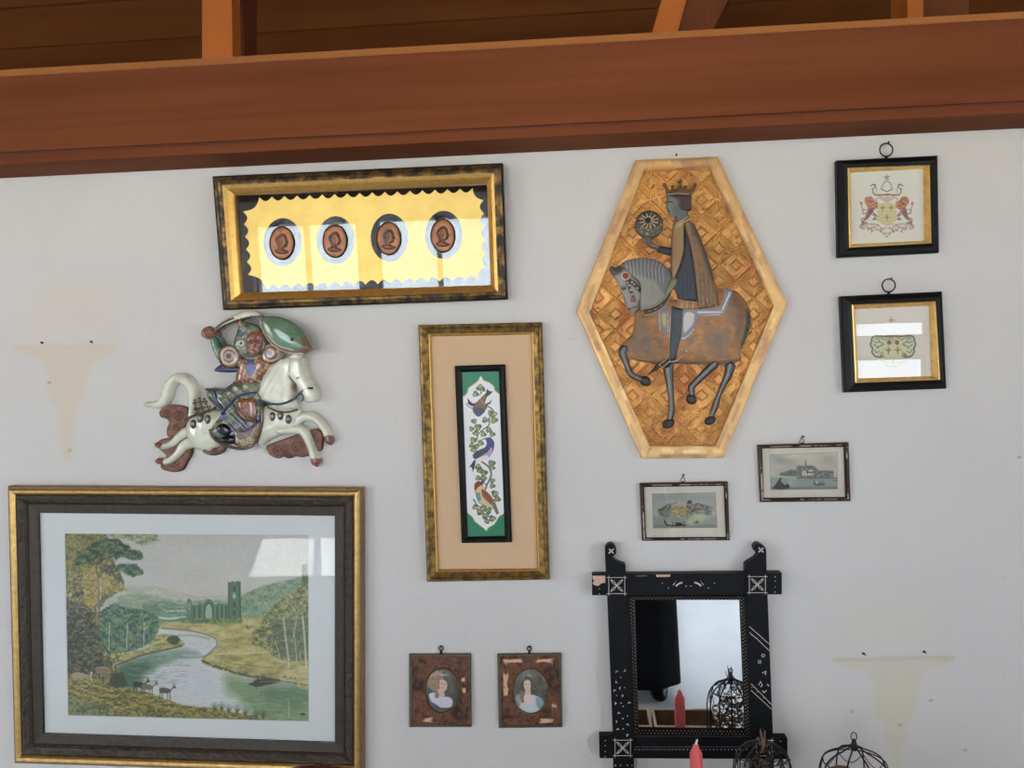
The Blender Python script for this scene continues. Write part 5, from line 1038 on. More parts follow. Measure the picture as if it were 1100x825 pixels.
def hexgrid():
    nv, nu = 560, 330; y = np.linspace(0, 1, nv)
    L_ = np.array([HI[0], HI[5], HI[4]]); R_ = np.array([HI[1], HI[2], HI[3]]); L_ = L_+np.array([[-1.5, -1.5], [-1.5, 0], [-1.5, 1.5]]); R_ = R_+np.array([[1.5, -1.5], [1.5, 0], [1.5, 1.5]])
    k = .503
    f = lambda A: np.stack([np.interp(y, [0, k, 1], A[:, i_]) for i_ in (0, 1)], 1)
    l, r = f(L_), f(R_); u = np.linspace(0, 1, nu)[None, :, None]; p = (l[:, None]*(1-u)+r[:, None]*u).reshape(-1, 2)
    h = .0092+gesso(p[:, 0], p[:, 1]); xz = XZ(p, .0125); V = np.stack([xz[:, 0], -h, xz[:, 1]], 1).tolist(); i_ = np.arange(nv*nu).reshape(nv, nu)
    Fc = np.stack([i_[:-1, :-1], i_[1:, :-1], i_[1:, 1:], i_[:-1, 1:]], -1).reshape(-1, 4).tolist()
    c = alb(cg.at(p)); o = mesh('gesso_ground', V, Fc, MAT['giltpanel'], t, True, c)
hexgrid()
cb = Canvas(612, 160, 852, 500, 2, (200, 162, 108)); cb.grad(lambda X, Y, a: a*(.86+.26*fnoise(X, Y, 20, 5, 51))[..., None])
for k in range(230):
    e = cb.rs.randint(6); u = cb.rs.rand(); v = cb.rs.rand(); A, B_ = np.array(HO[e]), np.array(HO[(e+1) % 6]); A2, B2 = np.array(HI[e]), np.array(HI[(e+1) % 6])
    a = (A*(1-u)+B_*u)*(1-v)+(A2*(1-u)+B2*u)*v; d_ = (B_-A)/np.hypot(*(B_-A)); l = cb.rs.uniform(3, 13)
    cb.line([tuple(a-d_*l), tuple(a+d_*l)], cb.rs.uniform(1, 4.5), [(160, 118, 86), (140, 100, 80), (206, 160, 92), (240, 210, 150)][cb.rs.randint(4)], al=.4)
def hexring(name, a, b, prof, mat):
    n = 130; V = []; q = []; O_ = XZ(HO, .018); I_ = XZ(HI, .014); rings = []
    for tt, h in prof:
        r = []
        for e in range(6):
            f = (e+1) % 6
            for k in range(n):
                u = k/n; p = (O_[e]*(1-u)+O_[f]*u)*(1-tt)+(I_[e]*(1-u)+I_[f]*u)*tt; r.append(len(V)); V.append((p[0], -h, p[1]))
                q.append((np.array(HO[e])*(1-u)+np.array(HO[f])*u)*(1-tt)+(np.array(HI[e])*(1-u)+np.array(HI[f])*u)*tt)
        rings.append(r)
    m_ = 6*n; Fc = [(a_[k], a_[(k+1) % m_], b_[(k+1) % m_], b_[k]) for a_, b_ in zip(rings, rings[1:]+rings[:1]) for k in range(m_)]
    o = mesh(name, V, Fc, mat, t, False, alb(cb.at(np.array(q)))); bm = bmesh.new(); bm.from_mesh(o.data); bmesh.ops.recalc_face_normals(bm, faces=bm.faces); bm.to_mesh(o.data); bm.free()
hexring('gilded_border', 0, 1, [(0, .0005), (0, .017), (.04, .020), (.25, .0208), (.5, .0205), (.75, .0200), (.93, .0205), (1, .018), (1, .0060)], MAT['giltframe'])
slab('wooden_core', lerpP(XZ(HO, .018), XZ([(733, 330)], .018), .03), .0006, .0055, MAT['walnut'], t)
# painted figures
cf = Canvas(630, 180, 820, 478, 4, (120, 110, 96))
body = [(683.1, 333.1), (700, 329), (722, 322), (745, 320), (771.5, 309.5), (780, 309.5), (791, 312.7), (799.8, 321), (806, 333), (807.5, 348), (802, 363.6), (795.5, 376.7), (796.5, 385.5), (789, 391), (763, 393), (741, 391), (716, 390), (704, 391), (686, 387.6), (673, 383), (666, 372), (672, 366), (678.7, 359.3), (682, 348)]
body = [(x, y) for x, y in body]
cf.poly(body, (146, 100, 56), 1, 1)
cf.dabs(body, 700, 1, 5, [(172, 118, 62), (110, 82, 62), (92, 82, 78), (184, 130, 66), (128, 88, 52)], .4)
for P_, c in ((cH2([(760, 90), (860, 140), (950, 300), (900, 520), (860, 600), (820, 420)]), (84, 66, 54)), (cH2([(600, 450), (740, 480), (720, 660), (600, 620)]), (90, 84, 84)), (cHB([(335, 100), (400, 200), (420, 300), (300, 260), (310, 200)]), (96, 92, 90))): cf.poly(smooth(P_), c, .5, 5)
cf.line(smooth(cHB([(350, 312), (430, 322), (560, 318), (700, 322), (830, 310)]), False), 4, (90, 76, 68), al=.8)
for x, y in ((571, 395), (155, 565), (440, 540), (760, 520)): 
    for a_ in range(6): cf.line(cH2([(x, y), (x+38*math.cos(a_*1.05), y+38*math.sin(a_*1.05))]), 1.0, (92, 84, 74), al=.7)
# saddle cloth dots and trims
cf.poly(smooth(cH2([(140, 300), (240, 240), (245, 470), (200, 480), (150, 430)])), (120, 116, 128), .9, .6); cf.poly(smooth(cH2([(175, 310), (210, 310), (205, 420), (180, 400)])), (176, 168, 84), .9)
cf.poly(smooth(cH2([(360, 270), (490, 290), (470, 400), (430, 470), (350, 510)])), (112, 118, 128), .95, .6); cf.poly(smooth(cH2([(375, 305), (460, 310), (440, 400), (370, 470)])), (190, 186, 176), .9, .5)
cf.line(smooth(cH2([(455, 330), (445, 400), (370, 480)]), False), 1, (150, 160, 180))
cf.poly(smooth(cH2([(490, 270), (680, 250), (720, 180), (730, 80), (800, 90), (790, 150), (740, 280), (700, 320), (500, 320)])), (120, 124, 136), .9, .6)
for k in range(16): a_ = k/15; cf.ell(*cH2([(495+a_*210, 292)])[0], .95, .9, (206, 208, 214)); 
for k in range(12): a_ = k/11; cf.ell(*cH2([(710+a_*65, 270-a_*150)])[0], .95, .9, (200, 202, 210)); cf.ell(*cH2([(510+a_*170, 318)])[0], .8, .7, (190, 196, 204), .8)
for k in range(10): a_ = k/9; cf.ell(*cH2([(150+a_*6, 300+a_*150)])[0], .7, .7, (190, 190, 204), .8); cf.ell(*cH2([(225, 290+a_*170)])[0], .7, .7, (190, 190, 204), .8); cf.ell(*cH2([(350+a_*100, 525-a_*a_*80)])[0], .8, .8, (200, 204, 210), .9)
hb = relief('horse_caparison', body, MAT['oilpaint'], t, .0125, .0065, 16, cf, res=.95, back=.0085, sm=False)
neckP = cH1([(300, 170), (400, 135), (520, 122), (620, 130), (720, 170), (800, 240), (842, 310), (850, 370), (805, 520), (740, 600), (640, 665), (540, 700), (500, 705), (485, 560), (490, 450), (470, 380), (380, 300), (300, 240)])
cn = Canvas(650, 270, 725, 340, 5, (128, 126, 116)); cn.grain(.1, 10, 3)
cn.poly(smooth(cH1([(300, 170), (400, 135), (520, 122), (620, 130), (720, 170), (800, 240), (842, 310), (820, 480), (760, 520), (700, 460), (660, 380), (560, 340), (420, 290), (300, 240)])), (100, 102, 100), .9, 1)
for k in range(22):
    a_ = k/21; p0 = cH1([(300+a_*470, 165-40*math.sin(a_*2.6)+60*a_*a_), (320+a_*420, 210+a_*50), (300+a_*420+30, 290+a_*110)]); cn.line(smooth(p0, False), .9, (150, 150, 144) if k % 2 else (78, 82, 84), al=.8)
relief('horse_neck', neckP, MAT['oilpaint'], t, .0130, .0070, 11, cn, res=.85, back=.0085)
headP = cH1([(175, 208), (215, 232), (255, 205), (300, 230), (380, 290), (480, 400), (500, 480), (492, 620), (480, 670), (450, 720), (400, 735), (350, 690), (320, 600), (280, 490), (235, 390), (190, 320), (150, 245)])
ch = Canvas(650, 280, 695, 340, 6, (132, 130, 124)); ch.poly(smooth(cH1([(175, 208), (260, 205), (300, 240), (260, 300), (190, 320), (150, 245)])), (66, 60, 56), .9, .8)
ch.line(cH1([(360, 370), (430, 420), (490, 480)]), 5, (46, 44, 44)); ch.line(cH1([(345, 390), (380, 480), (430, 600)]), 3.2, (60, 54, 52))
for P_ in ((400, 395), (425, 420), (460, 460), (350, 400), (365, 430), (385, 480), (400, 530), (415, 570)): ch.ell(*cH1([P_])[0], .9, .9, (196, 184, 170))
ch.ell(*cH1([(330, 325)])[0], 4.7, 4.7, (196, 170, 140)); ch.ell(*cH1([(330, 325)])[0], 3.4, 3.4, (120, 60, 50)); ch.ell(*cH1([(408, 592)])[0], 2.6, 2.6, (140, 70, 66)); ch.ell(*cH1([(310, 465)])[0], 2.4, 1.7, (40, 38, 36)); ch.line(cH1([(280, 440), (320, 430), (335, 450)]), 1, (90, 86, 80))
ch.ell(*cH1([(375, 690)])[0], 2, 1.2, (50, 44, 44)); ch.line(cH1([(400, 680), (460, 660), (480, 600)]), 1.4, (74, 68, 84)); 
hd = relief('horse_head', headP, MAT['oilpaint'], t, .0135, .0095, 7, ch, res=.8, back=.0085)
relief('breast_collar', cH1([(535, 690), (640, 668), (740, 605), (805, 520), (835, 520), (800, 620), (720, 700), (630, 745), (540, 762)]), MAT['oilpaint'], t, .0150, .0035, 2.5, None, (58, 50, 48), res=.8, back=.0085)
col = MB()
for P_ in ([(538, 690), (640, 668), (740, 605), (800, 530)], [(540, 758), (630, 740), (720, 695), (800, 610), (835, 525)]):
    w = XZ(smooth(cH1(P_), False, 4), .0185); col.tube([(a[0], -.0185, a[1]) for a in w], .0009, 6)
for P_ in ((595, 712), (662, 692), (720, 650)): a = XZ(cH1([P_]), .019)[0]; col.ball((a[0], -.0185, a[1]), .0016)
MAT['palegold'] = M_simple('pale gilt trim', (200, 180, 140), .4, .3); MAT['greyleg'] = M_paint('grey painted legs', .4, .15)
col.build('collar_trim', MAT['palegold'], t, True)
def legcan(P, W, c1=(112, 112, 106), c2=(52, 52, 52)):
    xs = [p[0] for p in P]; ys = [p[1] for p in P]; c = Canvas(min(xs)-8, min(ys)-8, max(xs)+8, max(ys)+8, 4, c2); c.line([(x-.8, y) for x, y in P], min(W)*.55, c1, al=.9); c.grain(.15, 4); return c
for nm, f, P, W, hoof in (('horse_leg', cH4, [(75, 120), (58, 150), (82, 220), (112, 295), (170, 328), (212, 345)], [58, 50, 34, 34, 30, 36], (212, 345, 40, 34, .5)),
                          ('horse_leg', cH4, [(366, 225), (372, 300), (380, 380), (388, 460), (391, 540), (378, 610)], [64, 52, 40, 32, 36, 32], (370, 634, 45, 32, -.5)),
                          ('horse_leg', cH4, [(690, 225), (620, 290), (560, 350), (528, 385), (530, 440)], [50, 42, 38, 38, 30], (527, 470, 34, 38, -.9)),
                          ('horse_leg', cH5, [(378, 150), (362, 220), (325, 300), (285, 390), (266, 455), (240, 525)], [64, 52, 36, 32, 40, 30], (228, 562, 44, 32, -.5))):
    sc = 6.345 if f is cH4 else 6.873; P2 = f(P); W2 = [w*1.22/sc for w in W]; lg = relief(nm, wedge(P2, W2), MAT['greyleg'], t, .0130, .0055, 3.2, legcan(P2, W2), res=.8, back=.0085, sm=False)
    hx, hy = f([(hoof[0], hoof[1])])[0]; relief('hoof', ellipse(hx, hy, hoof[2]/sc, hoof[3]/sc, hoof[4], 22), MAT['oilpaint'], lg, .0135, .0070, 4, None, (44, 42, 42), res=.8, back=.0085, sm=False)
relief('horse_tail', wedge(cH2([(925, 270), (940, 360), (920, 460), (878, 590)]), [x/8.246 for x in (30, 44, 44, 20)]), MAT['oilpaint'], t, .0140, .006, 2.6, None, (70, 74, 72), res=.8, back=.0085, sm=False,
       detail=lambda X, Y, d: .0009*np.sin(Y*1.4+X*1.1))
# rider
rid = Canvas(685, 195, 782, 395, 5, (60, 62, 68))
cape = cHT([(590, 345), (625, 370), (660, 450), (700, 560), (730, 680), (748, 772), (640, 790), (632, 700), (622, 600), (608, 500), (590, 430), (572, 365)])
rid.poly(cape, (122, 92, 62), 1, .5); rid.dabs(cape, 120, 1, 3.5, [(150, 106, 62), (96, 76, 58), (110, 100, 70), (140, 88, 56)], .5); rid.poly(cHT([(600, 340), (660, 450), (700, 560), (725, 650), (700, 640), (650, 480), (610, 400)]), (56, 54, 58), .75, 1.5)
for k in range(5): rid.line(cHT([(648+k*20, 640), (660+k*20, 770)]), 1.1, (70, 56, 46), al=.8)
frontP = cHT([(520, 355), (575, 345), (572, 420), (574, 500), (558, 560), (535, 620), (515, 655), (508, 560), (512, 450)])
rid.poly(frontP, (140, 112, 76), 1, .5); rid.poly(cHT([(548, 370), (570, 370), (570, 440), (555, 480)]), (130, 140, 70), .7, 1); rid.poly(cHT([(515, 420), (535, 420), (530, 540), (512, 560)]), (134, 92, 66), .7, 1)
tun = cHT([(572, 385), (592, 430), (612, 520), (628, 610), (640, 750), (545, 745), (522, 660), (545, 590), (572, 520), (578, 450)])
rid.poly(tun, (46, 52, 62), 1); 
for k in range(5): rid.line(cHT([(548+k*20, 640), (552+k*20, 742)]), .7, (32, 36, 44), al=.8)
relief('rider_tunic', tun, MAT['oilpaint'], t, .0175, .0045, 4, rid, res=.9, back=.0085, sm=False, detail=lambda X, Y, d: .0006*np.sin(X*2.2)*(Y > 290))
relief('rider_cape', cape, MAT['oilpaint'], t, .0185, .0055, 5, rid, res=.9, back=.0085, sm=False, detail=lambda X, Y, d: .0011*np.sin((X-(Y-235)*.2)*1.5)*np.clip((Y-290)/30, 0, 1))
relief('rider_mantle', frontP, MAT['oilpaint'], t, .0185, .0050, 4, rid, res=.9, back=.0085, sm=False)
relief('tunic_hem', cH2([(315, 175), (490, 205), (500, 265), (430, 275), (310, 245)]), MAT['oilpaint'], t, .0170, .0045, 3, None, (146, 104, 74), res=.9, back=.0085, sm=False)
hem = MB()
for P_ in ([(312, 180), (490, 208)], [(300, 240), (430, 275), (490, 268)], [(350, 185), (345, 250)], [(400, 192), (395, 262)], [(450, 200), (445, 268)], [(505, 318), (680, 308), (720, 280)], [(250, 235), (246, 400), (238, 690)]):
    w = XZ(cH2(P_), .0215); hem.tube([(a[0], -.0215+(.0 if P_[0][1] < 230 else 0), a[1]) for a in w], .0009, 6)
hem.build('gilt_trim', MAT['palegold'], t, True)
lg = relief('rider_leg', cH2([(262, 235), (365, 258), (358, 400), (350, 500), (305, 690), (290, 720), (232, 720), (240, 600), (248, 400)]), MAT['oilpaint'], t, .0165, .0060, 5, None, (52, 58, 68), res=.9, back=.0085, sm=False)
relief('pointed_shoe', cH4([(400, 195), (372, 250), (320, 250), (270, 280), (228, 302), (250, 280), (290, 230), (330, 205), (360, 190)]), MAT['oilpaint'], lg, .0185, .0045, 2.5, None, (44, 40, 42), res=.8, back=.0085)
sp = MB()
for P_ in ([(300, 235), (370, 185), (380, 208), (330, 250), (300, 235)], [(380, 215), (430, 205), (490, 140)]): w = XZ(cH4(P_), .024); sp.tube([(a[0], -.024, a[1]) for a in w], .0013, 6)
a = XZ(cH4([(490, 138)]), .024)[0]; sp.ball((a[0], -.024, a[1]), .0032); sp.build('spur', MAT['palegold'], lg, True)
cfc = Canvas(710, 195, 752, 245, 6, (104, 106, 104))
cfc.line(cH3([(178, 335), (205, 330), (225, 338)]), 1.2, (34, 36, 36)); cfc.line(cH3([(180, 350), (210, 350)]), .6, (150, 150, 140)); cfc.line(cH3([(185, 432), (215, 428)]), .6, (70, 64, 64)); cfc.poly(smooth(cH3([(250, 380), (420, 430), (400, 500), (280, 560)])), (78, 82, 84), .5, 2)
hd = relief('rider_head', cH3([(172, 245), (172, 300), (160, 360), (160, 388), (178, 400), (176, 425), (192, 440), (196, 475), (215, 492), (265, 490), (272, 560), (290, 600), (430, 520), (400, 450), (420, 380), (420, 250)]), MAT['oilpaint'], t, .0150, .0065, 4.5, cfc, res=.75, back=.0085, sm=False)
relief('hair', cH3([(190, 250), (300, 240), (432, 252), (440, 330), (442, 400), (420, 422), (360, 425), (322, 410), (296, 380), (285, 320), (265, 290), (225, 275)]), MAT['oilpaint'], hd, .0195, .0050, 4, None, (62, 46, 46), res=.8, back=.0085)
relief('crown', cH3([(162, 248), (165, 215), (155, 180), (120, 140), (135, 112), (160, 120), (165, 150), (190, 200), (212, 195), (222, 175), (212, 150), (235, 135), (250, 150), (240, 175), (262, 200), (300, 190), (308, 120), (282, 98), (305, 95), (318, 68), (332, 95), (345, 102), (325, 125), (330, 180), (358, 190), (372, 170), (366, 150), (385, 142), (395, 158), (388, 180), (400, 200), (428, 195), (450, 150), (488, 112), (498, 145), (468, 180), (440, 250)]), MAT['oilpaint'], hd, .0190, .0040, 2, None, (100, 72, 44), res=.7, back=.0085, sm=False)
w = XZ(cH3([(162, 248), (300, 236), (440, 250)]), .0235); MB().tube([(a[0], -.0235, a[1]) for a in w], .0011, 6).build('crown_band', MAT['silver'], hd, True)
cl = MB()
for P_ in ([(262, 590), (340, 530), (400, 490)], [(275, 612), (340, 560), (430, 515)]): w = XZ(cH3(P_), .0245); cl.tube([(a[0], -.0235, a[1]) for a in w], .0016, 6)
cl.build('collar_trim', MAT['palegold'], t, True)
arm = relief('rider_arm', cH6([(395, 530), (480, 545), (575, 570), (565, 655), (480, 635), (395, 605)]), MAT['oilpaint'], t, .0150, .0050, 3, None, (42, 48, 56), res=.8, back=.0085, sm=False)
co = Canvas(680, 224, 716, 262, 6, (72, 62, 50))
for k in range(24):
    a_ = k*2*math.pi/24; x, y = cH6([(295, 245)])[0]; cf_ = (184, 166, 130) if k % 2 else (24, 24, 24); co.line([(x+3*math.cos(a_), y+2.4*math.sin(a_)), (x+10*math.cos(a_), y+8.5*math.sin(a_))], 1.1, cf_)
co.dabs(ellipse(697.3, 241.4, 14, 14), 130, .5, 1.3, [(30, 28, 26), (178, 160, 124), (110, 96, 74)], .8); co.ell(*cH6([(285, 235)])[0], 3.5, 3.5, (28, 28, 30)); co.line(smooth(cH6([(255, 215), (280, 195), (320, 205), (330, 240)]), False), .8, (190, 180, 160))
orb = relief('orb', ellipse(697.4, 241, 15.2, 15.4, 0, 40), MAT['oilpaint'], t, .0130, .0075, 15, co, res=.75, back=.0085, sm=False)
hnd = relief('hand', wedge(cH6([(405, 555), (330, 530), (290, 500)]), [4.6, 4.6, 4.2]), MAT['oilpaint'], arm, .0195, .0035, 2, None, (96, 96, 90), res=.7, back=.0085, sm=False)
for P_ in ([(300, 510), (240, 490), (205, 455)], [(300, 500), (250, 470), (222, 435)], [(305, 490), (268, 460), (250, 425)], [(310, 490), (290, 455), (275, 425)], [(330, 510), (320, 470), (300, 440)]):
    w = XZ(smooth(cH6(P_), False, 3), .0225); MB().tube([(a[0], -.0225, a[1]) for a in w], [.0024-.0009*i_/len(w) for i_ in range(len(w))], 8).build('finger', M_simple('grey painted skin', (96, 96, 90), .45), arm, True)
relief('rein_hand', cH1([(850, 350), (900, 360), (890, 420), (850, 480), (810, 530), (775, 525), (770, 490), (800, 430)]), MAT['oilpaint'], arm, .0205, .0045, 3, None, (116, 120, 90), res=.8, back=.0085)

# ================================================================ GLAZED CERAMIC RIDER
t = thing('ceramic_horse_rider', W3(255, 500), 'glazed ceramic wall figure of a warrior with sword and shield on a galloping horse', 'wall figure')
CEL = (200, 202, 182)
cc = Canvas(148, 328, 362, 512, 4, CEL); cc.grad(lambda X, Y, a: a*(.90+.2*fnoise(X, Y, 16, 4, 61))[..., None])
br, brd = (120, 86, 72), (62, 40, 32)
def spiral(cv, x, y, r, c, w=.9, n=2.2, s1=1):
    P_ = [(x+r*(1-k/40)*math.cos(s1*k/40*n*6.28), y+r*(1-k/40)*math.sin(s1*k/40*n*6.28)) for k in range(40)]; cv.line(P_, w, c)
ccl = Canvas(148, 328, 362, 512, 4, br); ccl.grain(.3, 6, 4)
CL = [cC([(140, 500), (175, 478), (220, 478), (262, 492), (275, 530), (258, 570), (230, 600), (195, 628), (170, 622), (168, 590), (178, 560), (165, 542), (140, 535), (132, 515)]),
      cC([(118, 665), (140, 640), (190, 632), (260, 640), (285, 670), (282, 710), (262, 745), (240, 782), (200, 792), (150, 780), (138, 762), (150, 735), (165, 715), (140, 690)]),
      cC([(335, 690), (400, 675), (440, 655), (442, 680), (425, 702), (390, 714), (355, 708)]),
      cC([(632, 670), (680, 650), (760, 620), (820, 600), (860, 588), (885, 600), (900, 625), (895, 660), (890, 690), (860, 700), (830, 715), (800, 722), (770, 718), (740, 728), (710, 718), (690, 728), (655, 715), (640, 695)])]
for (x, y, r, s1) in ((175, 515, 5, 1), (225, 530, 6, -1), (215, 580, 4, 1), (200, 740, 7, 1), (240, 700, 6, -1), (170, 665, 4, 1), (690, 688, 6.5, 1), (775, 675, 6.5, -1), (850, 640, 6.5, 1), (400, 692, 4, 1), (735, 705, 4, 1)):
    a = cC([(x, y)])[0]; spiral(ccl, *a, r, brd, 1.0, 2, s1)
for P_ in CL: ccl.line(smooth(P_)+[smooth(P_)[0]], 1.2, brd)
for P_ in CL: relief('cloud_scroll', P_, MAT['clay'], t, .010, .006, 5, ccl, res=1.1, back=.0005)
tailP = wedge(cC([(282, 545), (288, 480), (285, 420), (262, 370), (215, 352), (178, 385), (160, 440), (140, 468), (100, 478), (65, 474)]), [w/4.343 for w in (40, 42, 48, 56, 52, 50, 52, 48, 34, 22)])
relief('tail', tailP, MAT['glaze'], t, .010, .020, 6, cc, res=1.1, back=.0005, sm=False, detail=lambda X, Y, d: .0006*np.sin((X+Y)*1.3))
ch = Canvas(148, 328, 362, 512, 4, CEL); ch.grad(lambda X, Y, a: a*(.90+.2*fnoise(X, Y, 16, 4, 61))[..., None])
for x, y in ((118, 662), (124, 742), (925, 650), (862, 755)): ch.ell(*cC([(x, y)])[0], 7.6, 7, (126, 78, 66))
def cleg(P, W, h0, nm='horse_leg'): return relief(nm, wedge(cC(P), [w/4.343 for w in W]), MAT['glaze'], t, h0, .016, 5, ch, res=1.1, back=.0005, sm=False)
cleg([(350, 610), (270, 600), (225, 625), (195, 655), (155, 672), (118, 662)], (80, 54, 44, 38, 34, 30), .010)
cleg([(370, 650), (290, 650), (245, 670), (218, 705), (175, 740), (122, 740)], (90, 62, 50, 40, 34, 32), .012)
cleg([(740, 585), (780, 545), (830, 530), (872, 552), (908, 598), (926, 652)], (70, 52, 46, 42, 40, 40), .012)
bodyP = cC([(255, 560), (285, 520), (350, 500), (430, 500), (520, 520), (610, 480), (700, 480), (775, 490), (790, 530), (770, 590), (700, 620), (640, 645), (600, 668), (540, 640), (470, 640), (430, 665), (380, 682), (330, 690), (285, 680), (262, 650), (250, 600)])
relief('horse_body', bodyP, MAT['glaze'], t, .012, .026, 15, cc, res=1.2, back=.0005, detail=lambda X, Y, d: .004*(fnoise(X, Y, 11, 2, 19)-.5))
cleg([(690, 600), (760, 592), (800, 600), (825, 640), (845, 690), (862, 752)], (40, 46, 46, 42, 40, 44), .020)
cm = Canvas(148, 328, 362, 512, 4, (208, 208, 190)); cm.grad(lambda X, Y, a: a*(.9+.2*fnoise(X, Y, 9, 4, 66))[..., None])
cm.ell(*cC([(787, 352)])[0], 2.0, 1.4, (34, 28, 26)); cm.line(smooth(cC([(740, 340), (760, 375), (770, 400), (800, 440)]), False), .9, (130, 110, 92)); cm.ell(*cC([(765, 395)])[0], 3.4, 4.6, (170, 130, 106), .8, .4)
neckP = cC([(568, 412), (590, 395), (582, 375), (605, 358), (600, 338), (628, 322), (630, 298), (665, 280), (700, 262), (745, 250), (785, 255), (800, 300), (760, 350), (755, 400), (762, 440), (775, 490), (740, 505), (690, 500), (640, 480), (600, 455), (575, 440)])
relief('horse_neck', neckP, MAT['glaze'], t, .022, .020, 9, cm, res=1.1, back=.0005, detail=lambda X, Y, d: .0011*np.sin((X*1.0+Y*.6)*.9)*(X < cC([(720, 0)])[0][0]))
headP = cC([(742, 262), (770, 248), (800, 258), (812, 292), (822, 335), (845, 375), (862, 405), (864, 445), (845, 465), (815, 464), (798, 445), (785, 415), (765, 380), (742, 350), (730, 310)])
hh = relief('horse_head', headP, MAT['glaze'], t, .030, .018, 7, cm, res=1.0, back=.001)
relief('ear', cC([(735, 262), (752, 240), (775, 236), (792, 250), (770, 268)]), MAT['glaze'], hh, .040, .006, 3, cm, res=1, back=.02)
MAT['cobalt'] = M_simple('cobalt glaze', (44, 50, 86), .14, 0, .6, 120, .3); MAT['blackglaze'] = M_simple('black glaze', (22, 24, 28), .1, 0, .8); MAT['bead'] = M_simple('brown bronze glaze', (86, 68, 52), .25, .2, .5, 160, .35)
def wire(P_, h, w, mat, name, par=t, n=8):
    a = XZ(smooth(P_, False, 5), h); return MB().tube([(q[0], -h, q[1]) for q in a], w*PX/2, n).build(name, mat, par, True)
wire(cC([(598, 455), (650, 472), (700, 474), (755, 455), (790, 425), (820, 402), (852, 400)]), .045, 2.6, MAT['cobalt'], 'reins')
wire(cC([(800, 425), (808, 445), (800, 460)]), .046, 1.8, MAT['cobalt'], 'bridle', hh)
wire(cC([(640, 488), (690, 508), (740, 510), (782, 498)]), .042, 2.2, MAT['bead'], 'breast_strap')
wire(cC([(255, 548), (300, 525), (350, 510), (400, 490)]), .036, 2.6, MAT['bead'], 'crupper_strap')
bm_ = MB()
for P_ in ([(300, 455), (305, 490), (316, 530)], [(322, 448), (332, 480), (345, 520)], [(345, 450), (358, 480), (372, 508)], [(296, 470), (330, 464), (362, 462)], [(300, 498), (336, 492), (372, 486)], [(306, 522), (350, 512), (395, 500)]):
    Q_ = resample(smooth(cC(P_), False, 5)+smooth(cC(P_), False, 5)[::-1], 2.7)
    for q in Q_[:len(Q_)//2+1]:
        a = XZ([q], .037)[0]; bm_.ball((a[0], -.0375, a[1]), .0031, 8)
bm_.build('beaded_crupper', MAT['bead'], t, True)
for x, y in ((660, 532), (698, 528), (735, 545), (290, 568), (322, 540), (358, 545)):
    relief('tassel', ellipse(*cC([(x, y)])[0], 3.2, 5.0, 0, 18), MAT['glaze'], t, .040, .004, 3, None, (74, 66, 60), res=1, back=.02, sm=False)
# rider
crd = Canvas(148, 328, 362, 512, 4, (88, 98, 76)); crd.grain(.6, 7, 71)
crd.poly(smooth(cC([(430, 610), (470, 560), (540, 560), (612, 520), (616, 590), (590, 650), (520, 670), (450, 655)])), (44, 50, 88), .9, 1)
for x, y, r in ((450, 425, 3.2), (490, 400, 3), (540, 395, 2.6), (470, 500, 3), (440, 560, 3), (500, 575, 3), (560, 560, 3)): spiral(crd, *cC([(x, y)])[0], r, (150, 160, 150), .8, 1.4)
for k in range(120):
    x, y = crd.rs.uniform(430, 612), crd.rs.uniform(560, 670); crd.ell(*cC([(x, y)])[0], .7, .6, [(176, 180, 190), (120, 96, 76)][k % 2], .8)
crd.line(smooth(cC([(420, 470), (470, 440), (520, 410), (590, 400)]), False), 1.0, (140, 110, 84)); crd.line(smooth(cC([(470, 372), (450, 400), (400, 410)]), False), 1.4, (60, 66, 100))
robe = cC([(352, 410), (380, 395), (430, 398), (470, 372), (500, 352), (560, 360), (600, 372), (600, 420), (612, 480), (612, 560), (595, 620), (578, 665), (540, 682), (490, 672), (440, 650), (400, 640), (372, 615), (372, 580), (400, 545), (425, 515), (400, 490), (372, 470), (350, 440)])
relief('robe', robe, MAT['glaze'], t, .034, .020, 11, crd, res=1.1, back=.001, detail=lambda X, Y, d: .0010*np.sin((X-Y)*.5))
cq = Canvas(148, 328, 362, 512, 4, (150, 104, 70)); cq.grain(.7, 3, 75)
for k in range(14):
    for j in range(9): cq.ell(*cC([(480+k*12+(j % 2)*6, 265+j*13)])[0], .8, .8, (70, 56, 92) if (k+j) % 3 else (206, 184, 150))
cq.poly(smooth(cC([(548, 262), (580, 262), (585, 330), (560, 340), (545, 320)])), (70, 92, 150), .8, .5)
cq.dabs(cC([(480, 350), (600, 350), (600, 385), (480, 385)]), 60, .5, 1.2, [(60, 56, 90), (120, 80, 80), (150, 120, 90)], .7)
relief('armoured_torso', cC([(488, 272), (530, 258), (600, 256), (640, 270), (632, 310), (612, 345), (598, 372), (540, 384), (490, 380), (486, 340), (495, 305)]), MAT['glaze'], t, .040, .016, 8, cq, res=.95, back=.001)
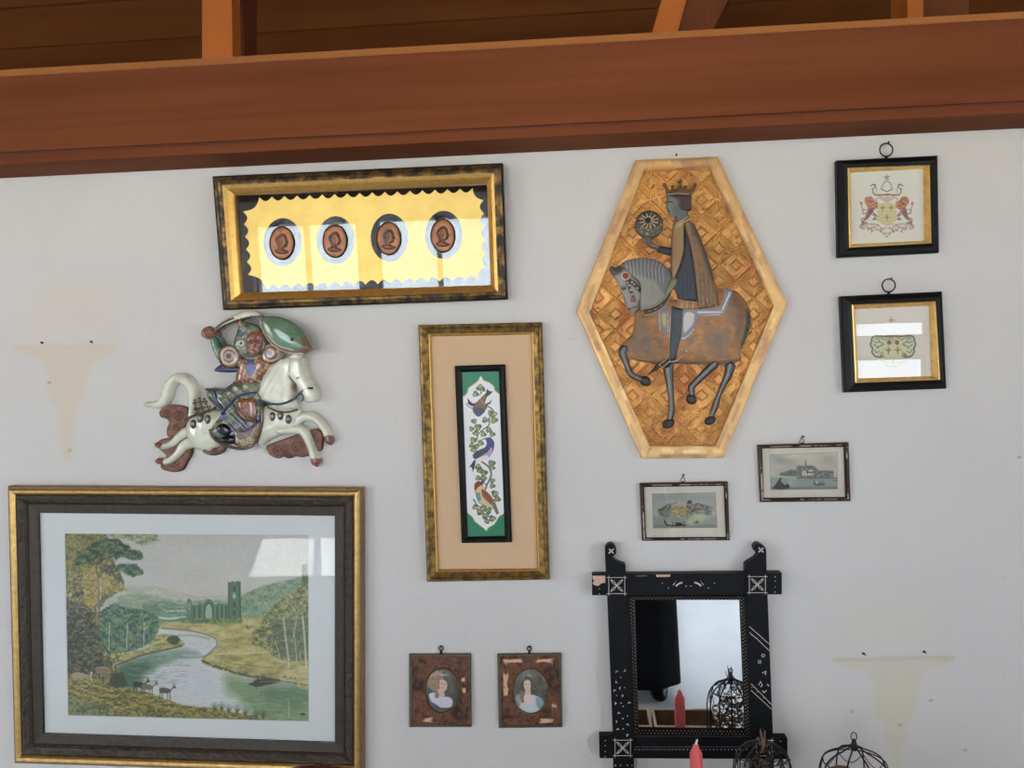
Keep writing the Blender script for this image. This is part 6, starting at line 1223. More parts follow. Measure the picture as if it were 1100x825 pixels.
# robe trims, skirt armour, boots
wire(cC([(352, 405), (385, 410), (400, 450), (415, 480), (430, 495)]), .052, 3.0, MAT['cobalt'], 'robe_border'); wire(cC([(425, 520), (460, 480), (500, 440), (550, 425), (592, 420)]), .055, 2.8, MAT['cobalt'], 'robe_border')
wire(cC([(372, 590), (380, 620), (410, 650), (460, 672), (520, 682), (575, 665), (600, 620), (614, 560), (612, 500), (596, 450)]), .040, 3.4, MAT['bead'], 'robe_border')
ck = Canvas(148, 328, 362, 512, 4, (136, 84, 54)); ck.grain(.4, 2.4, 77)
for k in range(60): ck.ell(*cC([(ck.rs.uniform(495, 590), ck.rs.uniform(445, 545))])[0], .9, .9, (88, 52, 40))
kn = relief('knee_guard', cC([(500, 450), (540, 440), (580, 450), (590, 500), (585, 545), (540, 545), (510, 520), (492, 480)]), MAT['glaze'], t, .048, .010, 6, ck, res=.95, back=.03)
wire(cC([(480, 478), (500, 520), (530, 548), (585, 555)]), .056, 2.4, MAT['glaze'] if False else MAT['bead'], 'knee_border', kn)
cs = Canvas(148, 328, 362, 512, 4, (60, 66, 112)); cs.grain(.5, 2.4, 79)
for k in range(40): cs.ell(*cC([(cs.rs.uniform(400, 610), cs.rs.uniform(490, 680))])[0], .9, .9, [(150, 156, 176), (130, 110, 84), (30, 34, 70)][k % 3])
relief('scaled_skirt', cC([(425, 520), (445, 505), (475, 500), (470, 530), (445, 560), (420, 560), (412, 540)]), MAT['glaze'], t, .048, .006, 4, cs, res=.95, back=.03)
cs2 = Canvas(148, 328, 362, 512, 4, (112, 92, 74)); cs2.grain(.5, 2.4, 80)
for x, y, r in ((520, 620, 4), (552, 600, 4), (575, 575, 3.4), (530, 650, 4), (560, 640, 4), (498, 640, 3)): spiral(cs2, *cC([(x, y)])[0], r, (58, 62, 104) if y < 625 else (180, 166, 136), .9, 1.6)
relief('scaled_skirt', cC([(480, 590), (540, 580), (595, 555), (605, 590), (590, 635), (575, 668), (530, 682), (490, 668), (478, 630)]), MAT['glaze'], t, .046, .010, 6, cs2, res=.95, back=.03)
bt = relief('boot', cC([(402, 575), (430, 562), (460, 575), (470, 600), (455, 622), (425, 618), (400, 602)]), MAT['blackglaze'], t, .052, .010, 5, None, (30, 30, 34), res=1, back=.03)
bt = relief('boot', cC([(418, 632), (450, 618), (482, 622), (490, 645), (470, 662), (435, 660), (415, 648)]), MAT['blackglaze'], t, .052, .010, 5, None, (30, 30, 34), res=1, back=.03)
# arms, pauldrons
ca = Canvas(148, 328, 362, 512, 4, (78, 112, 92)); ca.grain(.3, 6, 82)
relief('raised_arm', wedge(cC([(455, 275), (420, 240), (400, 205), (385, 165)]), [w/4.343 for w in (70, 58, 50, 38)]), MAT['glaze'], t, .036, .012, 5, ca, res=1, back=.001, sm=False)
relief('sleeve_point', cC([(388, 318), (415, 290), (440, 285), (500, 300), (500, 322), (440, 326)]), MAT['glaze'], t, .036, .006, 3, None, (50, 54, 92), res=1, back=.001)
hnd = relief('fist', cC([(325, 150), (335, 120), (365, 108), (385, 125), (392, 150), (375, 170), (345, 168)]), MAT['glaze'], t, .042, .012, 5, None, (132, 88, 72), res=.9, back=.002)
for k, (x0, y0, x1, y1) in enumerate(((340, 128, 358, 160), (352, 122, 370, 156), (364, 120, 380, 150), (374, 122, 388, 144))):
    a = XZ(cC([(x0, y0), ((x0+x1)/2-4, (y0+y1)/2), (x1, y1)]), .054); MB().tube([(q[0], -.053, q[1]) for q in a], [.0030, .0034, .0026], 8).build('finger', M_simple('brown glaze', (140, 94, 76), .3, 0, .4), hnd, True)
cp_ = Canvas(148, 328, 362, 512, 4, (150, 130, 104)); cp_.grain(.3, 3, 84)
for x, y in ((462, 250), (655, 235)):
    for rr, c in ((9, (206, 196, 170)), (7.6, (120, 92, 84)), (5, (176, 150, 120)), (3, (64, 60, 100))): cp_.ell(*cC([(x, y)])[0], rr, rr, c)
relief('pauldron', cC([(412, 250), (420, 215), (455, 198), (492, 208), (512, 245), (505, 285), (470, 304), (430, 290)]), MAT['glaze'], t, .044, .010, 6, cp_, res=1, back=.002)
relief('pauldron', cC([(612, 240), (630, 200), (660, 195), (690, 215), (690, 245), (665, 275), (630, 282), (612, 265)]), MAT['glaze'], t, .044, .010, 6, cp_, res=1, back=.002)
wire(ellipse(*cC([(460, 252)])[0], 11, 12, 0, 20), .050, 1.6, MAT['bead'], 'pauldron_rim')
# head
cf2 = Canvas(148, 328, 362, 512, 4, (92, 100, 84)); cf2.grain(.8, 3, 86)
cf2.ell(*cC([(520, 190)])[0], 3.2, 3.2, (200, 196, 180)); cf2.ell(*cC([(518, 150)])[0], 2.6, 3, (60, 70, 90)); cf2.ell(*cC([(520, 190)])[0], 1.8, 1.8, (60, 50, 50)); cf2.line(smooth(cC([(495, 240), (540, 262), (600, 255)]), False), 1.6, (176, 160, 130))
hm = relief('helmet', cC([(478, 185), (492, 140), (505, 100), (520, 85), (545, 92), (590, 108), (618, 140), (630, 190), (622, 235), (590, 262), (540, 265), (505, 245), (482, 215)]), MAT['glaze'], t, .046, .012, 7, cf2, res=.95, back=.002)
cf3 = Canvas(148, 328, 362, 512, 5, (124, 80, 64)); cf3.grain(.2, 4, 87)
cf3.line(cC([(556, 172), (572, 168)]), 1.1, (60, 34, 28)); cf3.line(cC([(592, 168), (606, 170)]), 1.1, (60, 34, 28)); cf3.line(cC([(572, 218), (596, 216)]), 1.0, (90, 44, 36)); cf3.line(cC([(584, 175), (590, 200)]), .9, (110, 66, 52))
def facebump(X, Y, d):
    x, y = (X-140)*4.343, (Y-325)*4.343; g = lambda a, b, s1, s2: np.exp(-((x-a)/s1)**2-((y-b)/s2)**2)
    return .005*g(584, 190, 9, 18)+.0025*g(560, 200, 12, 12)+.0025*g(604, 198, 10, 12)-.002*g(565, 176, 9, 6)-.002*g(600, 175, 9, 6)+.002*g(584, 232, 14, 8)
relief('face', cC([(538, 160), (555, 138), (585, 132), (610, 145), (618, 180), (612, 215), (595, 245), (570, 250), (545, 232), (536, 200)]), MAT['glaze'], hm, .054, .007, 5, cf3, res=.8, back=.03, detail=facebump)
relief('helmet_crest', cC([(498, 105), (505, 82), (518, 85), (522, 105), (512, 118)]), MAT['glaze'], hm, .052, .004, 2, None, (150, 100, 76), res=.9, back=.03)
# sword and shield
csw = Canvas(148, 328, 362, 512, 4, (196, 192, 174)); csw.line(smooth(cC([(392, 138), (440, 112), (500, 88), (560, 72), (610, 68)]), False), 4, (82, 70, 60))
csw.line(smooth(cC([(386, 126), (430, 98), (480, 74)]), False), 2.4, (70, 62, 56)); csw.dabs(cC([(380, 90), (520, 60), (520, 100), (390, 140)]), 60, .5, 1.3, [(90, 90, 84), (60, 56, 54)], .6)
relief('curved_sword', cC([(384, 128), (420, 92), (470, 62), (520, 40), (570, 36), (600, 48), (612, 66), (580, 64), (540, 72), (490, 92), (440, 112), (400, 138)]), MAT['glaze'], t, .050, .006, 4, csw, res=1, back=.03)
csh = Canvas(148, 328, 362, 512, 4, (92, 122, 98)); csh.grad(lambda X, Y, a: a*(.85+.3*fnoise(X, Y, 14, 4, 91))[..., None])
csh.poly(smooth(cC([(600, 72), (625, 62), (620, 100), (640, 150), (700, 205), (760, 225), (850, 215), (800, 245), (720, 238), (650, 200), (610, 140)])), (128, 94, 78), .9, .6); csh.line(smooth(cC([(604, 80), (612, 130), (650, 190), (720, 232), (800, 240)]), False), 1.6, (214, 208, 188)); csh.line(smooth(cC([(640, 150), (690, 200), (760, 222)]), False), .9, (200, 196, 176))
csh.poly(smooth(cC([(800, 150), (830, 180), (845, 215), (815, 222), (800, 190)])), (120, 82, 68), .8, 1.2); csh.line(smooth(cC([(700, 130), (740, 145), (790, 150)]), False), .9, (60, 84, 70), al=.7)
sh = relief('shield', cC([(598, 80), (612, 66), (650, 62), (700, 68), (745, 88), (790, 122), (822, 165), (842, 205), (840, 222), (800, 242), (750, 240), (700, 228), (655, 200), (620, 155), (602, 115)]), MAT['glaze'], t, .052, .016, 14, csh, res=1.05, back=.03)
a = XZ(cC([(752, 172)]), .07)[0]; MB().ball((a[0], -.0680, a[1]), .0055, 10).build('shield_boss', M_simple('dark green glaze', (44, 62, 52), .15, 0, .6), sh, True)

# ================================================================ EBONISED MIRROR
t = thing('ebonised_mirror', W3(744, 845), 'black cross-cornered wall mirror with incised white flowers and chipped corners', 'mirror')
def board(name, P, h0, h1, hp=None, par=t, bev=.0012, mat='blackold'):
    return MB().prism(XZ(P, h1 if hp is None else hp), h0, h1).build(name, MAT[mat], par, bevel=bev)
RAIL = {}
RAIL['top'] = board('top_rail', [(636, 617), (840, 615.3), (840, 638.6), (636, 639.6)], .001, .0330)
RAIL['bottom'] = board('bottom_rail', [(643.4, 791), (846, 793), (846, 815.6), (644, 814.7)], .001, .0330)
finL = [(651, 617), (650.2, 600), (650, 588.5), (653, 585), (656.5, 584), (660, 586), (662, 590), (662, 594), (660, 597), (657.8, 598.2), (659.5, 601), (663, 603.6), (667, 605.4), (669.5, 605.8), (672, 607.4), (672.3, 617)]
RAIL['left'] = board('side_stile', finL+[(674, 650), (681, 793), (681, 845), (659.2, 845), (658.6, 793), (652.8, 650)], .001, .0365, bev=.001)
finR = [(801.2, 617), (801.2, 606.6), (803.5, 604.5), (807, 602.6), (811, 600.3), (813.6, 597.6), (814.2, 595), (811.2, 592.8), (810, 589), (811, 585.8), (814, 583.9), (817, 584.1), (819.8, 586), (822, 587.6), (823.2, 591), (823.6, 617)]
RAIL['right'] = board('side_stile', [(823.6, 617), (825, 650), (830.6, 793), (832, 845), (809, 845), (806.8, 793), (800.6, 650)]+finR[:-1], .001, .0365, bev=.001)
BO = [(674, 639.5), (801.5, 639), (807, 792), (680, 791.5)]; BG = [(682.2, 644.4), (794, 644.4), (799.6, 782.2), (686.2, 781)]
Ob, Ib = XZ(BO, .0325), XZ(BG, .013)
loft('beaded_frame', Ob, Ib, [(0, .001), (0, .0325), (.25, .0315), (.55, .0235), (.8, .0215), (.9, .0165), (1, .0135), (1, .004)], MAT['black'], t)
bd = MB()
for u, h in ((.42, .0275), (.70, .0232)):
    P_ = lerpP(Ob, Ib, u)
    for e in range(4):
        A, B_ = P_[e], P_[(e+1) % 4]; n = int(np.hypot(*(B_-A))/.0088)
        for k in range(n):
            p = A+(B_-A)*((k+.5)/n); bd.ball((p[0], -h, p[1]), .0011, 6)
bd.build('brass_beading', MAT['brass'], t, True)
slab('mirror_glass', lerpP(Ob, Ib, .96), .0110, .0130, MAT['mirror'], t)
slab('back_panel', lerpP(Ob, Ib, .3), .001, .0100, MAT['walnut'], t)
HS = .0368
cur = [None]
def il(P_, w=.9, h=HS): a = XZ(P_, h); cur[0].tube([(q[0], -h, q[1]) for q in a], w*1.2*PX/2, 5)
def dot(x, y, r=.8, h=HS): a = XZ([(x, y)], h)[0]; cur[0].ball((a[0], -h, a[1]), r*PX*.6, 6, .5)
def start(): cur[0] = MB()
def done(name, par): cur[0].build(name, MAT['inlay'], RAIL[par], True)
for (x, y, w, par) in ((662.5, 629, 8.6, 'left'), (813.6, 628, 8.6, 'right'), (669, 803.4, 8.3, 'left'), (821, 803.6, 8.3, 'right')):
    start()
    for s1 in (-1, 1): il([(x-w-2.2, y+s1*w), (x+w+2.2, y+s1*w)], .6); il([(x+s1*w, y-w-2), (x+s1*w, y+w+2)], .6)
    for s1 in (-1, 1):
        for s2 in (-1, 1):
            il(smooth([(x, y), (x+s1*3.8, y+s2*2.4), (x+s1*6.4, y+s2*6.2), (x+s1*2.6, y+s2*4), (x, y)], False, 4), .6)
    dot(x, y, 1.1); done('square_rosette_inlay', par)
for x0, y0, par in ((656.6, 592, 'left'), (817.5, 590.8, 'right')):
    start()
    for s1 in (-1, 1):
        for s2 in (-1, 1): il([(x0+s1*.3, y0+s2*.3), (x0+s1*2.6, y0+s2*2.4)], 1.3)
    done('cross_inlay', par)
HR = .0333; start()
for s1 in (-1, 1):
    X = lambda x: 739.5+s1*(x-739.5)
    il(smooth([(X(726), 629.5), (X(729), 627), (X(733), 625.6)], False), 1.6, HR); dot(X(711.5), 626.5, 1.1, HR); dot(X(718), 631.5, 1.1, HR); dot(X(737), 629.5, 1.1, HR); dot(X(726), 624.5, .8, HR); il([(X(723), 628.5), (X(725), 626)], .7, HR)
done('leaf_spray_inlay', 'top'); start()
for k in range(62):
    x = 682.5+k*2.0; dot(x, 802.2+(.3 if k % 2 else 0), .5, HR)
    if k % 2 == 0: dot(x, 805.2, .95, HR)
done('dotted_line_inlay', 'bottom')
for x, ys, par in ((644+6.2, (795.4, 801, 807.4, 813), 'bottom'), (838.4, (796.4, 802.6, 809, 814.6), 'bottom'), (832.6, (619.6, 624.2, 630.6, 636), 'top'), (644, (632.4, 638), 'top')):
    start()
    for y in ys: dot(x, y, 1.0, HR)
    done('dot_row_inlay', par)
start()
for x in (661.2, 666.4, 674, 678.8): dot(x, 822.2, 1.2)
done('dot_row_inlay', 'left')
rs = np.random.RandomState(11); start()
for x, y in ((662.2, 721), (671.5, 720.6), (666.8, 727.6), (661.8, 733), (665.6, 739.2), (660, 741.4), (671, 738.6), (669, 747.4), (662.4, 747.2), (675.8, 754.5), (667.2, 755.2), (669.6, 758.8), (661.5, 755.5), (664.5, 765.6), (662.6, 774.8), (674, 769), (669, 772), (674.5, 778), (663.5, 783), (669.5, 783), (673.6, 789.6)):
    dot(x, y, rs.uniform(.9, 1.5))
    a_ = rs.uniform(0, 6.28); 
    if rs.rand() < .6: il([(x+1.9*math.cos(a_), y+1.9*math.sin(a_)), (x, y), (x+1.8*math.cos(a_+2), y+1.8*math.sin(a_+2))], .6)
done('blossom_spray_inlay', 'left')
start(); il([(805, 673), (826.5, 692)], .6); il([(806, 680.5), (813, 686), (820, 693), (826.5, 699)], .6)
for x, y in ((805.6, 679.5), (812.2, 685.6), (818.3, 691), (824, 696.5)): dot(x, y, .9)
done('diagonal_band_inlay', 'right'); start(); il([(806.8, 734.5), (829, 757)], .6); il([(806.8, 741.5), (829, 762)], .6)
for x, y in ((807.8, 738.5), (813.6, 743.4), (820.4, 749.6), (826.4, 755)): dot(x, y, .9)
done('diagonal_band_inlay', 'right'); start()
for x, y in ((819.8, 704.2), (816, 711)):
    for k in range(6): dot(x+1.5*math.cos(k*1.047), y+1.5*math.sin(k*1.047), 1.0)
for P_ in ([(819, 723), (823, 721), (822, 725)], [(815, 736), (817, 732), (819, 736), (817, 738)], [(819, 742), (821, 744), (823.5, 741.5)], [(824, 735), (826, 737)]): il(P_, .9)
done('flower_inlay', 'right')
def chip(P_, h=.0331): MB().prism(XZ(P_, h+.0002), h-.002, h+.0003).build('bare_chip', MAT['bare'], t)
chip([(636.6, 618.5), (650.2, 618.4), (650.2, 626), (646, 626.5), (643.5, 628.8), (641, 629.4), (638, 628.2), (636.6, 626.5), (638.6, 623.5), (636.6, 622.2)]); chip([(704.5, 617.4), (720, 617.2), (719.6, 619.6), (705.5, 619.8)])
MAT['inlay2'] = M_simple('worn grey scratch', (110, 104, 98), .7)
MB().prism(XZ([(683, 618.3), (695, 618.1), (695, 619.1), (684, 619.2)], .0333), .031, .0334).build('worn_edge', MAT['inlay2'], t)

# ================================================================ THINGS ON THE CONSOLE TABLE
TZ = .55
MAT['table'] = M_wood('dark oak', (.05, .025, .012), (.12, .06, .03), 8, (.2, 2, 2), .35)
t = thing('console_table', (.46, -.32, 0), 'narrow dark wooden console table below the mirror', 'table')
tm = MB().box((-.32, -.56, TZ-.03), (1.22, -.055, TZ)); tm.build('tabletop', MAT['table'], t, bevel=.004)
MB().box((-.26, -.52, TZ-.12), (1.16, -.50, TZ-.03)).box((-.26, -.115, TZ-.12), (1.16, -.095, TZ-.03)).build('apron', MAT['table'], t)
for x in (-.28, 1.12):
    for y in (-.53, -.125): MB().lathe([(.016, 0), (.022, .03), (.018, .1), (.026, .3), (.02, .4), (.03, TZ-.12), (.03, TZ-.03)], (x+.03, y, 0), 16).build('leg', MAT['table'], t, True)
def spot(px, d): a = XZ([(px, 800)], d)[0]; return a[0]
# candle
dC = .19; s_ = (D-dC)/F; cx = XZ([(747.6, 806)], dC)[0][0]; zz = lambda row, d: XZ([(747.6, row)], d)[0][1]
t = thing('pillar_candle', (cx, -dC, TZ), 'coral red candle with a pale wick standing in front of the mirror', 'candle')
zs_, zt = zz(808.5, dC), zz(802, dC); r = .0147
MB().lathe([(r, 0), (r, zs_-TZ-.003), (r*.95, zs_-TZ), (r*.60, zs_-TZ+.009), (r*.50, zs_-TZ+.012), (r*.44, zt-TZ+.003), (r*.34, zt-TZ+.005), (.001, zt-TZ+.006)], (cx, -dC, TZ), 28).build('wax_body', MAT['wax'], t, True)
MB().tube([(cx, -dC, zt), (cx+.001, -dC, zt+.008), (cx+.0035, -dC, zt+.0165)], [.0040, .0028, .0022], 8).build('wick', MAT['wick'], t, True)
# cloches
def cloche(name, px, d, apex_row, R0, lab, ribs, tangle=False, loopr=.0075, hz=(.0, .17, .35, .6, .8, 1.0)):
    a = XZ([(px, apex_row)], d)[0]; cx, za = a; y = -d; H_ = za-TZ
    t = thing(name, (cx, y, TZ), lab, 'wire cloche', 'black wire cloches')
    prof = [(.06, 0), (.30, -.035), (.62, -.075), (.84, -.13), (.97, -.24), (1.0, -.42), (1.0, -.62), (.97, -.99)]
    for k in range(ribs):
        an = 2*math.pi*(k+.3)/ribs; P_ = [(cx+R0*q*math.cos(an), y+R0*q*math.sin(an), za+z*H_) for q, z in smooth(prof, False, 4)]
        MB().tube(P_, .0018, 6).build('rib', MAT['iron'], t, True)
    rg = MB()
    for q, z in ((.84, -.13), (1.0, -.5), (.97, -.985)):
        P_ = [(cx+R0*q*math.cos(k*2*math.pi/40), y+R0*q*math.sin(k*2*math.pi/40), za+z*H_) for k in range(40)]; rg.tube(P_+[P_[0]], .0014, 6)
    rg.build('hoop', MAT['iron'], t, True)
    sc = MB()
    for k in range(ribs):
        an0 = 2*math.pi*(k+.3)/ribs; an1 = 2*math.pi*(k+1.3)/ribs; P_ = []
        for j in range(11):
            u = j/10; an = an0*(1-u)+an1*u; zf = -.15-.07*math.sin(math.pi*u)*1.3; rr = R0*(.86+.05*math.sin(math.pi*u)); P_.append((cx+rr*math.cos(an), y+rr*math.sin(an), za+zf*H_))
        sc.tube(P_, .0010, 5)
    if tangle:
        rt_ = np.random.RandomState(9)
        for k in range(70):
            an = rt_.uniform(0, 6.28); q = rt_.uniform(.25, 1.0); zf = -.03-.5*q**2.2; c0 = Vector((cx+R0*q*math.cos(an), y+R0*q*math.sin(an), za+zf*H_)); r_ = rt_.uniform(.004, .009); ph = rt_.uniform(0, 6.28)
            ex = Vector((-math.sin(an), math.cos(an), 0)); ez = Vector((math.cos(an)*.3, math.sin(an)*.3, 1)).normalized()
            sc.tube([c0+(ex*math.cos(ph+j*.5)+ez*math.sin(ph+j*.5))*r_*(1-j*.05) for j in range(12)], .0011, 5)
    sc.build('scroll_wire', MAT['iron'], t, True)
    MB().lathe([(.004, -.012), (.009, -.006), (.006, .004), (.004, .012), (.002, .014)], (cx, y, za), 12).build('collar', MAT['iron'], t, True)
    P_ = [(cx+loopr*.85*math.cos(k*2*math.pi/24), y, za+.012+loopr+loopr*1.2*math.sin(k*2*math.pi/24)) for k in range(24)]
    MB().tube(P_+[P_[0]], .0012, 6).build('loop_handle', MAT['iron'], t, True)
    return t, cx, y, za, H_
tt, cx1, y1, za1, H1 = cloche('wire_cloche', 917.5, .27, 800.5, .080, 'black wire dome cloche right of the mirror, under the right bracket stain', 8)
pt = thing('clay_pot', (cx1-.028, y1, TZ), 'rounded brown clay pot inside the right-hand wire dome', 'pot')
MB().lathe([(.022, 0), (.030, .01), (.038, .12), (.042, .19), (.038, .225), (.020, .238), (.002, .240)], (cx1-.028, y1, TZ), 24).build('body', M_simple('brown clay', (120, 84, 66), .7, 0, 0, 30, .2), pt, True)
MB().lathe([(.041, .183), (.0445, .188), (.0445, .196), (.041, .2)], (cx1-.028, y1, TZ), 24).build('rim', M_simple('dark clay', (96, 66, 52), .7), pt, True)
tt, cx2, y2, za2, H2 = cloche('wire_cloche', 818.5, .22, 794, .068, 'rusty wire cloche with dried twigs in front of the lower right mirror corner', 12, tangle=True, loopr=.006)
rs = np.random.RandomState(4); tw = MB()
for k in range(620):
    a_ = rs.uniform(0, 6.28); r_ = .050*math.sqrt(rs.rand()); z_ = TZ+rs.uniform(.01, H2*.86-(r_*r_)/.055*1.2); p = Vector((cx2+r_*math.cos(a_), y2+r_*math.sin(a_), max(z_, TZ+.008)))
    d_ = Vector((rs.uniform(-1, 1), rs.uniform(-1, 1), rs.uniform(-.4, .8))).normalized()*rs.uniform(.008, .02); q = p+d_
    if math.hypot(q.x-cx2, q.y-y2) > .062: q = p-d_
    q.z = max(q.z, TZ+.004); tw.tube([p, (p+q)/2+Vector((0, 0, .002)), q], rs.uniform(.0012, .0026), 4)
o = tw.build('dried_twigs', M_simple('dried brown twigs', (92, 74, 58), .8, 0, 0, 60, .4)); tag(o, 'nest of dried brown twigs inside the rusty wire cloche', 'twigs', None, 'stuff')
sp = MB()
for (x0, y0), (x1, y1_), r_ in (((818, 802), (815.8, 781.5), .0022), ((819, 802), (820.6, 782.5), .0020), ((817, 803), (812.6, 789), .0016), ((820, 803), (824.5, 796), .0015), ((818.5, 806), (818.5, 790), .0048)):
    a, b_ = XZ([(x0, y0)], .225)[0], XZ([(x1, y1_)], .225)[0]; sp.tube([(a[0], -.236, a[1]), ((a[0]+b_[0])/2+.001, -.236, (a[1]+b_[1])/2), (b_[0], -.236, b_[1])], [r_*1.2, r_, r_*.5], 6)
sp.build('twig_finial', M_simple('weathered twig', (98, 78, 62), .8, 0, 0, 90, .3), tt, True)
cu = MB(); a = XZ([(847, 817)], .22)[0]
P_ = [(a[0]+.0045*math.cos(k*.35), y2, a[1]+.0045*math.sin(k*.35)) for k in range(17)]; P_ += [(cx2+.055, y2, a[1]-.012)]; cu.tube(P_, .0009, 5); cu.build('scroll_wire', MAT['iron'], tt, True)
# open wooden box seen only in the mirror
MAT['boxw'] = M_wood('raw box wood', (.16, .09, .045), (.3, .19, .1), 12, (1, 1, 1), .6); MAT['boxe'] = M_simple('pale box edge', (190, 184, 170), .7)
t = thing('wooden_box', (.20, -.40, TZ), 'open wooden box reflected in the bottom of the mirror behind the candle', 'box')
for k, (x0, x1) in enumerate(((.02, .17), (.178, .37))):
    b_ = MB(); z0, z1 = TZ, TZ+.095; b_.box((x0, -.47, z0), (x1, -.33, z0+.006)).box((x0, -.47, z0), (x1, -.464, z1)).box((x0, -.336, z0), (x1, -.33, z1)).box((x0, -.464, z0), (x0+.006, -.336, z1)).box((x1-.006, -.464, z0), (x1, -.336, z1)); b_.build('compartment', MAT['boxw'], t)
    MB().box((x0-.001, -.471, z1), (x1+.001, -.463, z1+.004)).box((x0-.001, -.337, z1), (x1+.001, -.329, z1+.004)).box((x1-.007, -.463, z1), (x1+.001, -.337, z1+.004)).box((x0-.001, -.463, z1), (x0+.007, -.337, z1+.004)).build('edge_trim', MAT['boxe'], t)

# ================================================================ CHAIR (only the crest of its back is in view)
MAT['chair'] = M_wood('polished mahogany', (.045, .016, .009), (.11, .04, .022), 14, (1, 1, 1), .22)
cxx = -.478; cy = -.70; ztop = 1.65-(822.0-417.2)/900*1.5+.0; a = XZ([(343, 822.5)], .70)[0]; cxx, ztop = a[0], a[1]-.009
t = thing('wooden_chair', (cxx, cy, 0), 'round-backed dark wooden chair, only its crest shows in front of the landscape frame', 'chair')
P_ = [(cxx-.17, cy, .45)]+[(cxx+.215*math.cos(x), cy, ztop-.235+.235*math.sin(x)) for x in [math.pi*(1.08-k/24*1.16) for k in range(25)]]+[(cxx+.17, cy, .45)]
MB().tube(P_, .011, 12).build('back_hoop', MAT['chair'], t, True)
MB().lathe([(.20, .425), (.212, .432), (.212, .448), (.20, .458), (.12, .452), (.01, .450)], (cxx, cy+.19, 0), 40).build('seat', MAT['chair'], t, True)
for k in (-1, 0, 1): MB().tube([(cxx+k*.06, cy, .45), (cxx+k*.085, cy, ztop-.01-(abs(k)*.018))], .007, 8).build('spindle', MAT['chair'], t, True)
for x, y in ((-.15, .04), (.15, .04), (-.14, .34), (.14, .34)): MB().tube([(cxx+x*.85, cy+y, .43), (cxx+x*1.1, cy+y+(-.03 if y < .1 else .03), 0.006)], [.017, .012], 10).build('leg', MAT['chair'], t, True)
P_ = [(cxx+.15*math.cos(k*2*math.pi/32), cy+.19+.15*math.sin(k*2*math.pi/32), .22) for k in range(32)]; MB().tube(P_+[P_[0]], .008, 8).build('stretcher_ring', MAT['chair'], t, True)

# ================================================================ PERSON (their dark clothes show in the mirror)
def skin(name, verts, edges, radii, mat, parent, sub=2):
    me = bpy.data.meshes.new(name); me.from_pydata(verts, edges, []); o = bpy.data.objects.new(name, me); COL.objects.link(o)
    sm = o.modifiers.new('skin', 'SKIN'); 
    for v, r_ in zip(me.skin_vertices[0].data, radii): v.radius = r_ if hasattr(r_, '__len__') else (r_, r_)
    me.skin_vertices[0].data[0].use_root = True; sm.use_smooth_shade = True
    s2 = o.modifiers.new('sub', 'SUBSURF'); s2.levels = sub; s2.render_levels = sub
    bpy.context.view_layer.update(); dg = bpy.context.evaluated_depsgraph_get(); m2 = bpy.data.meshes.new_from_object(o.evaluated_get(dg)); bpy.data.objects.remove(o)
    return link(name, m2, mat, parent, True)
PXx, PY = .240, -2.45
t = thing('person', (PXx, PY, 0), 'person in long dark coat and dark trousers standing facing the wall, reflected in the mirror', 'person')
def V_(x, y, z): return (PXx+x, PY+y, z)
vs = [V_(0, 0, .93), V_(0, 0, 1.10), V_(0, .01, 1.28), V_(0, 0, 1.40), V_(0, 0, 1.47), V_(0, .015, 1.53), V_(0, .02, 1.60), V_(0, .015, 1.68)]
ra = [(.15, .11), (.13, .10), (.16, .11), (.13, .09), (.055, .055), (.06, .07), (.078, .095), (.055, .07)]; ed = [(k, k+1) for k in range(7)]
for s1 in (-1, 1):
    b = len(vs); vs += [V_(s1*.17, 0, 1.40), V_(s1*.235, -.01, 1.14), V_(s1*.25, .05, .90), V_(s1*.25, .07, .845)]; ra += [.055, .043, .028, .03]; ed += [(3, b), (b, b+1), (b+1, b+2), (b+2, b+3)]
    for f_, (dx, ln_) in enumerate(((.03, .062), (.012, .075), (-.008, .072), (-.026, .056))):
        c = len(vs); vs += [V_(s1*.25, .07+dx, .80), V_(s1*.247, .078+dx*1.1, .80-ln_*.5), V_(s1*.238, .085+dx*1.1, .80-ln_)]; ra += [.010, .009, .0075]; ed += [(b+3, c), (c, c+1), (c+1, c+2)]
    c = len(vs); vs += [V_(s1*.238, .115, .825), V_(s1*.228, .128, .79)]; ra += [.011, .009]; ed += [(b+3, c), (c, c+1)]
    b = len(vs); vs += [V_(s1*.095, 0, .86), V_(s1*.10, .01, .48), V_(s1*.105, -.015, .09), V_(s1*.11, .10, .035)]; ra += [.085, .06, .042, .035]; ed += [(0, b), (b, b+1), (b+1, b+2), (b+2, b+3)]
skin('body', vs, ed, ra, MAT['skin'], t)
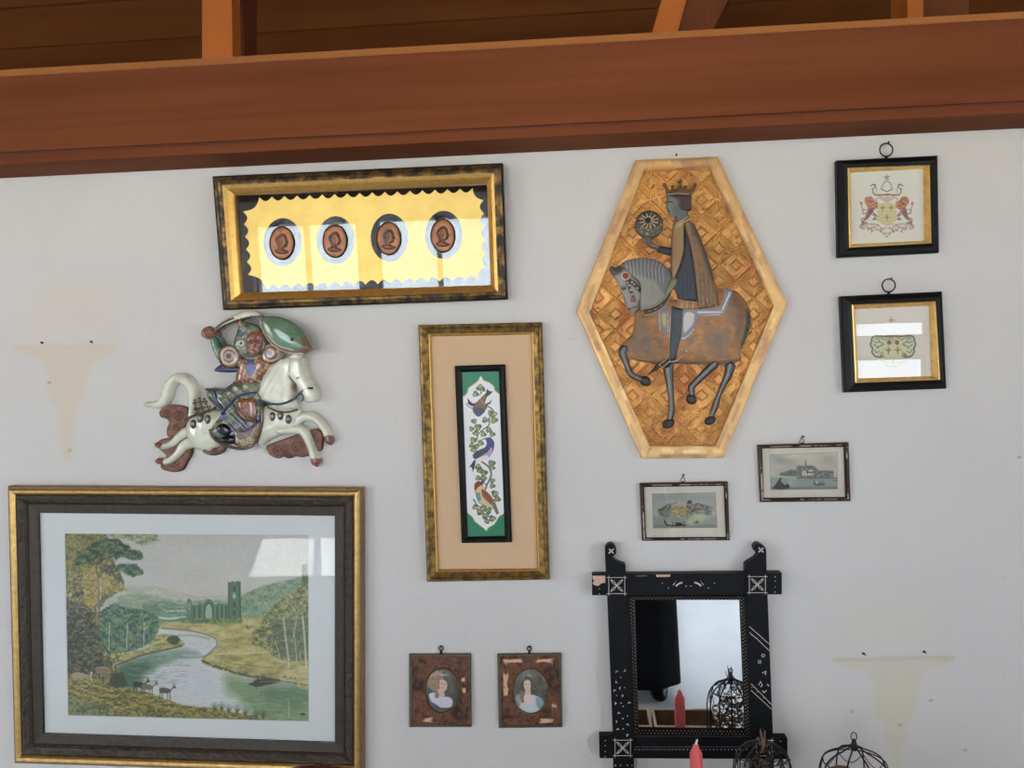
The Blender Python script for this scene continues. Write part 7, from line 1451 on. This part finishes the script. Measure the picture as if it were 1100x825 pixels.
def ell_loft(name, secs, mat, n=36, x0=0, y0=0, fold=0):
    V = []; Fc = []
    for i_, (dx, dy, z, rx, ry) in enumerate(secs):
        for k in range(n):
            a_ = 2*math.pi*k/n; f_ = 1+fold*math.sin(a_*7+i_*.3)*max(0, 1-z/1.1); V.append((PXx+x0+dx+rx*f_*math.cos(a_), PY+y0+dy+ry*f_*math.sin(a_), z))
    for i_ in range(len(secs)-1):
        for k in range(n): Fc.append((i_*n+k, i_*n+(k+1) % n, (i_+1)*n+(k+1) % n, (i_+1)*n+k))
    Fc += [tuple(range(n))[::-1], tuple((len(secs)-1)*n+k for k in range(n))]
    return mesh(name, V, Fc, mat, t, True)
ell_loft('coat', [(0, 0, .05, .225, .16), (0, 0, .6, .215, .15), (0, 0, .95, .185, .14), (0, 0, 1.12, .165, .13), (0, .005, 1.3, .195, .14), (0, 0, 1.42, .165, .11), (0, 0, 1.475, .08, .075), (0, .005, 1.50, .065, .065)], MAT['darkcloth'], fold=.05)
for s1 in (-1, 1):
    ell_loft('trouser_leg', [(s1*.105, 0, .05, .082, .10), (s1*.105, 0, .25, .085, .095), (s1*.10, .005, .5, .088, .09), (s1*.095, 0, .75, .09, .1)], MAT['darkcloth'])
    ell_loft('shoe', [(s1*.11, .05, 0.002, .045, .13), (s1*.11, .05, .03, .048, .132), (s1*.11, .03, .06, .043, .10), (s1*.108, 0, .09, .04, .05)], MAT['black'])
    MB().tube([V_(s1*.165, 0, 1.405), V_(s1*.235, -.01, 1.14), V_(s1*.25, .05, .895)], [.066, .056, .042], 16).build('sleeve', MAT['darkcloth'], t, True)
hr = ell_loft('hair', [(0, -.012, 1.55, .07, .07), (0, -.02, 1.62, .088, .098), (0, -.012, 1.70, .083, .098), (0, 0, 1.745, .055, .07), (0, 0, 1.757, .01, .02)], MAT['hair'])
fc = MB(); fc.tube([V_(0, .105, 1.64), V_(0, .125, 1.605), V_(0, .11, 1.595)], [.006, .012, .009], 8)
for s1 in (-1, 1): fc.ball(V_(s1*.03, .098, 1.635), .010); fc.ball(V_(s1*.084, .01, 1.615), .018, 8)
fc.tube([V_(-.022, .103, 1.565), V_(0, .110, 1.563), V_(.022, .103, 1.565)], [.004, .007, .004], 8); fc.build('face_features', MAT['skin'], t, True)
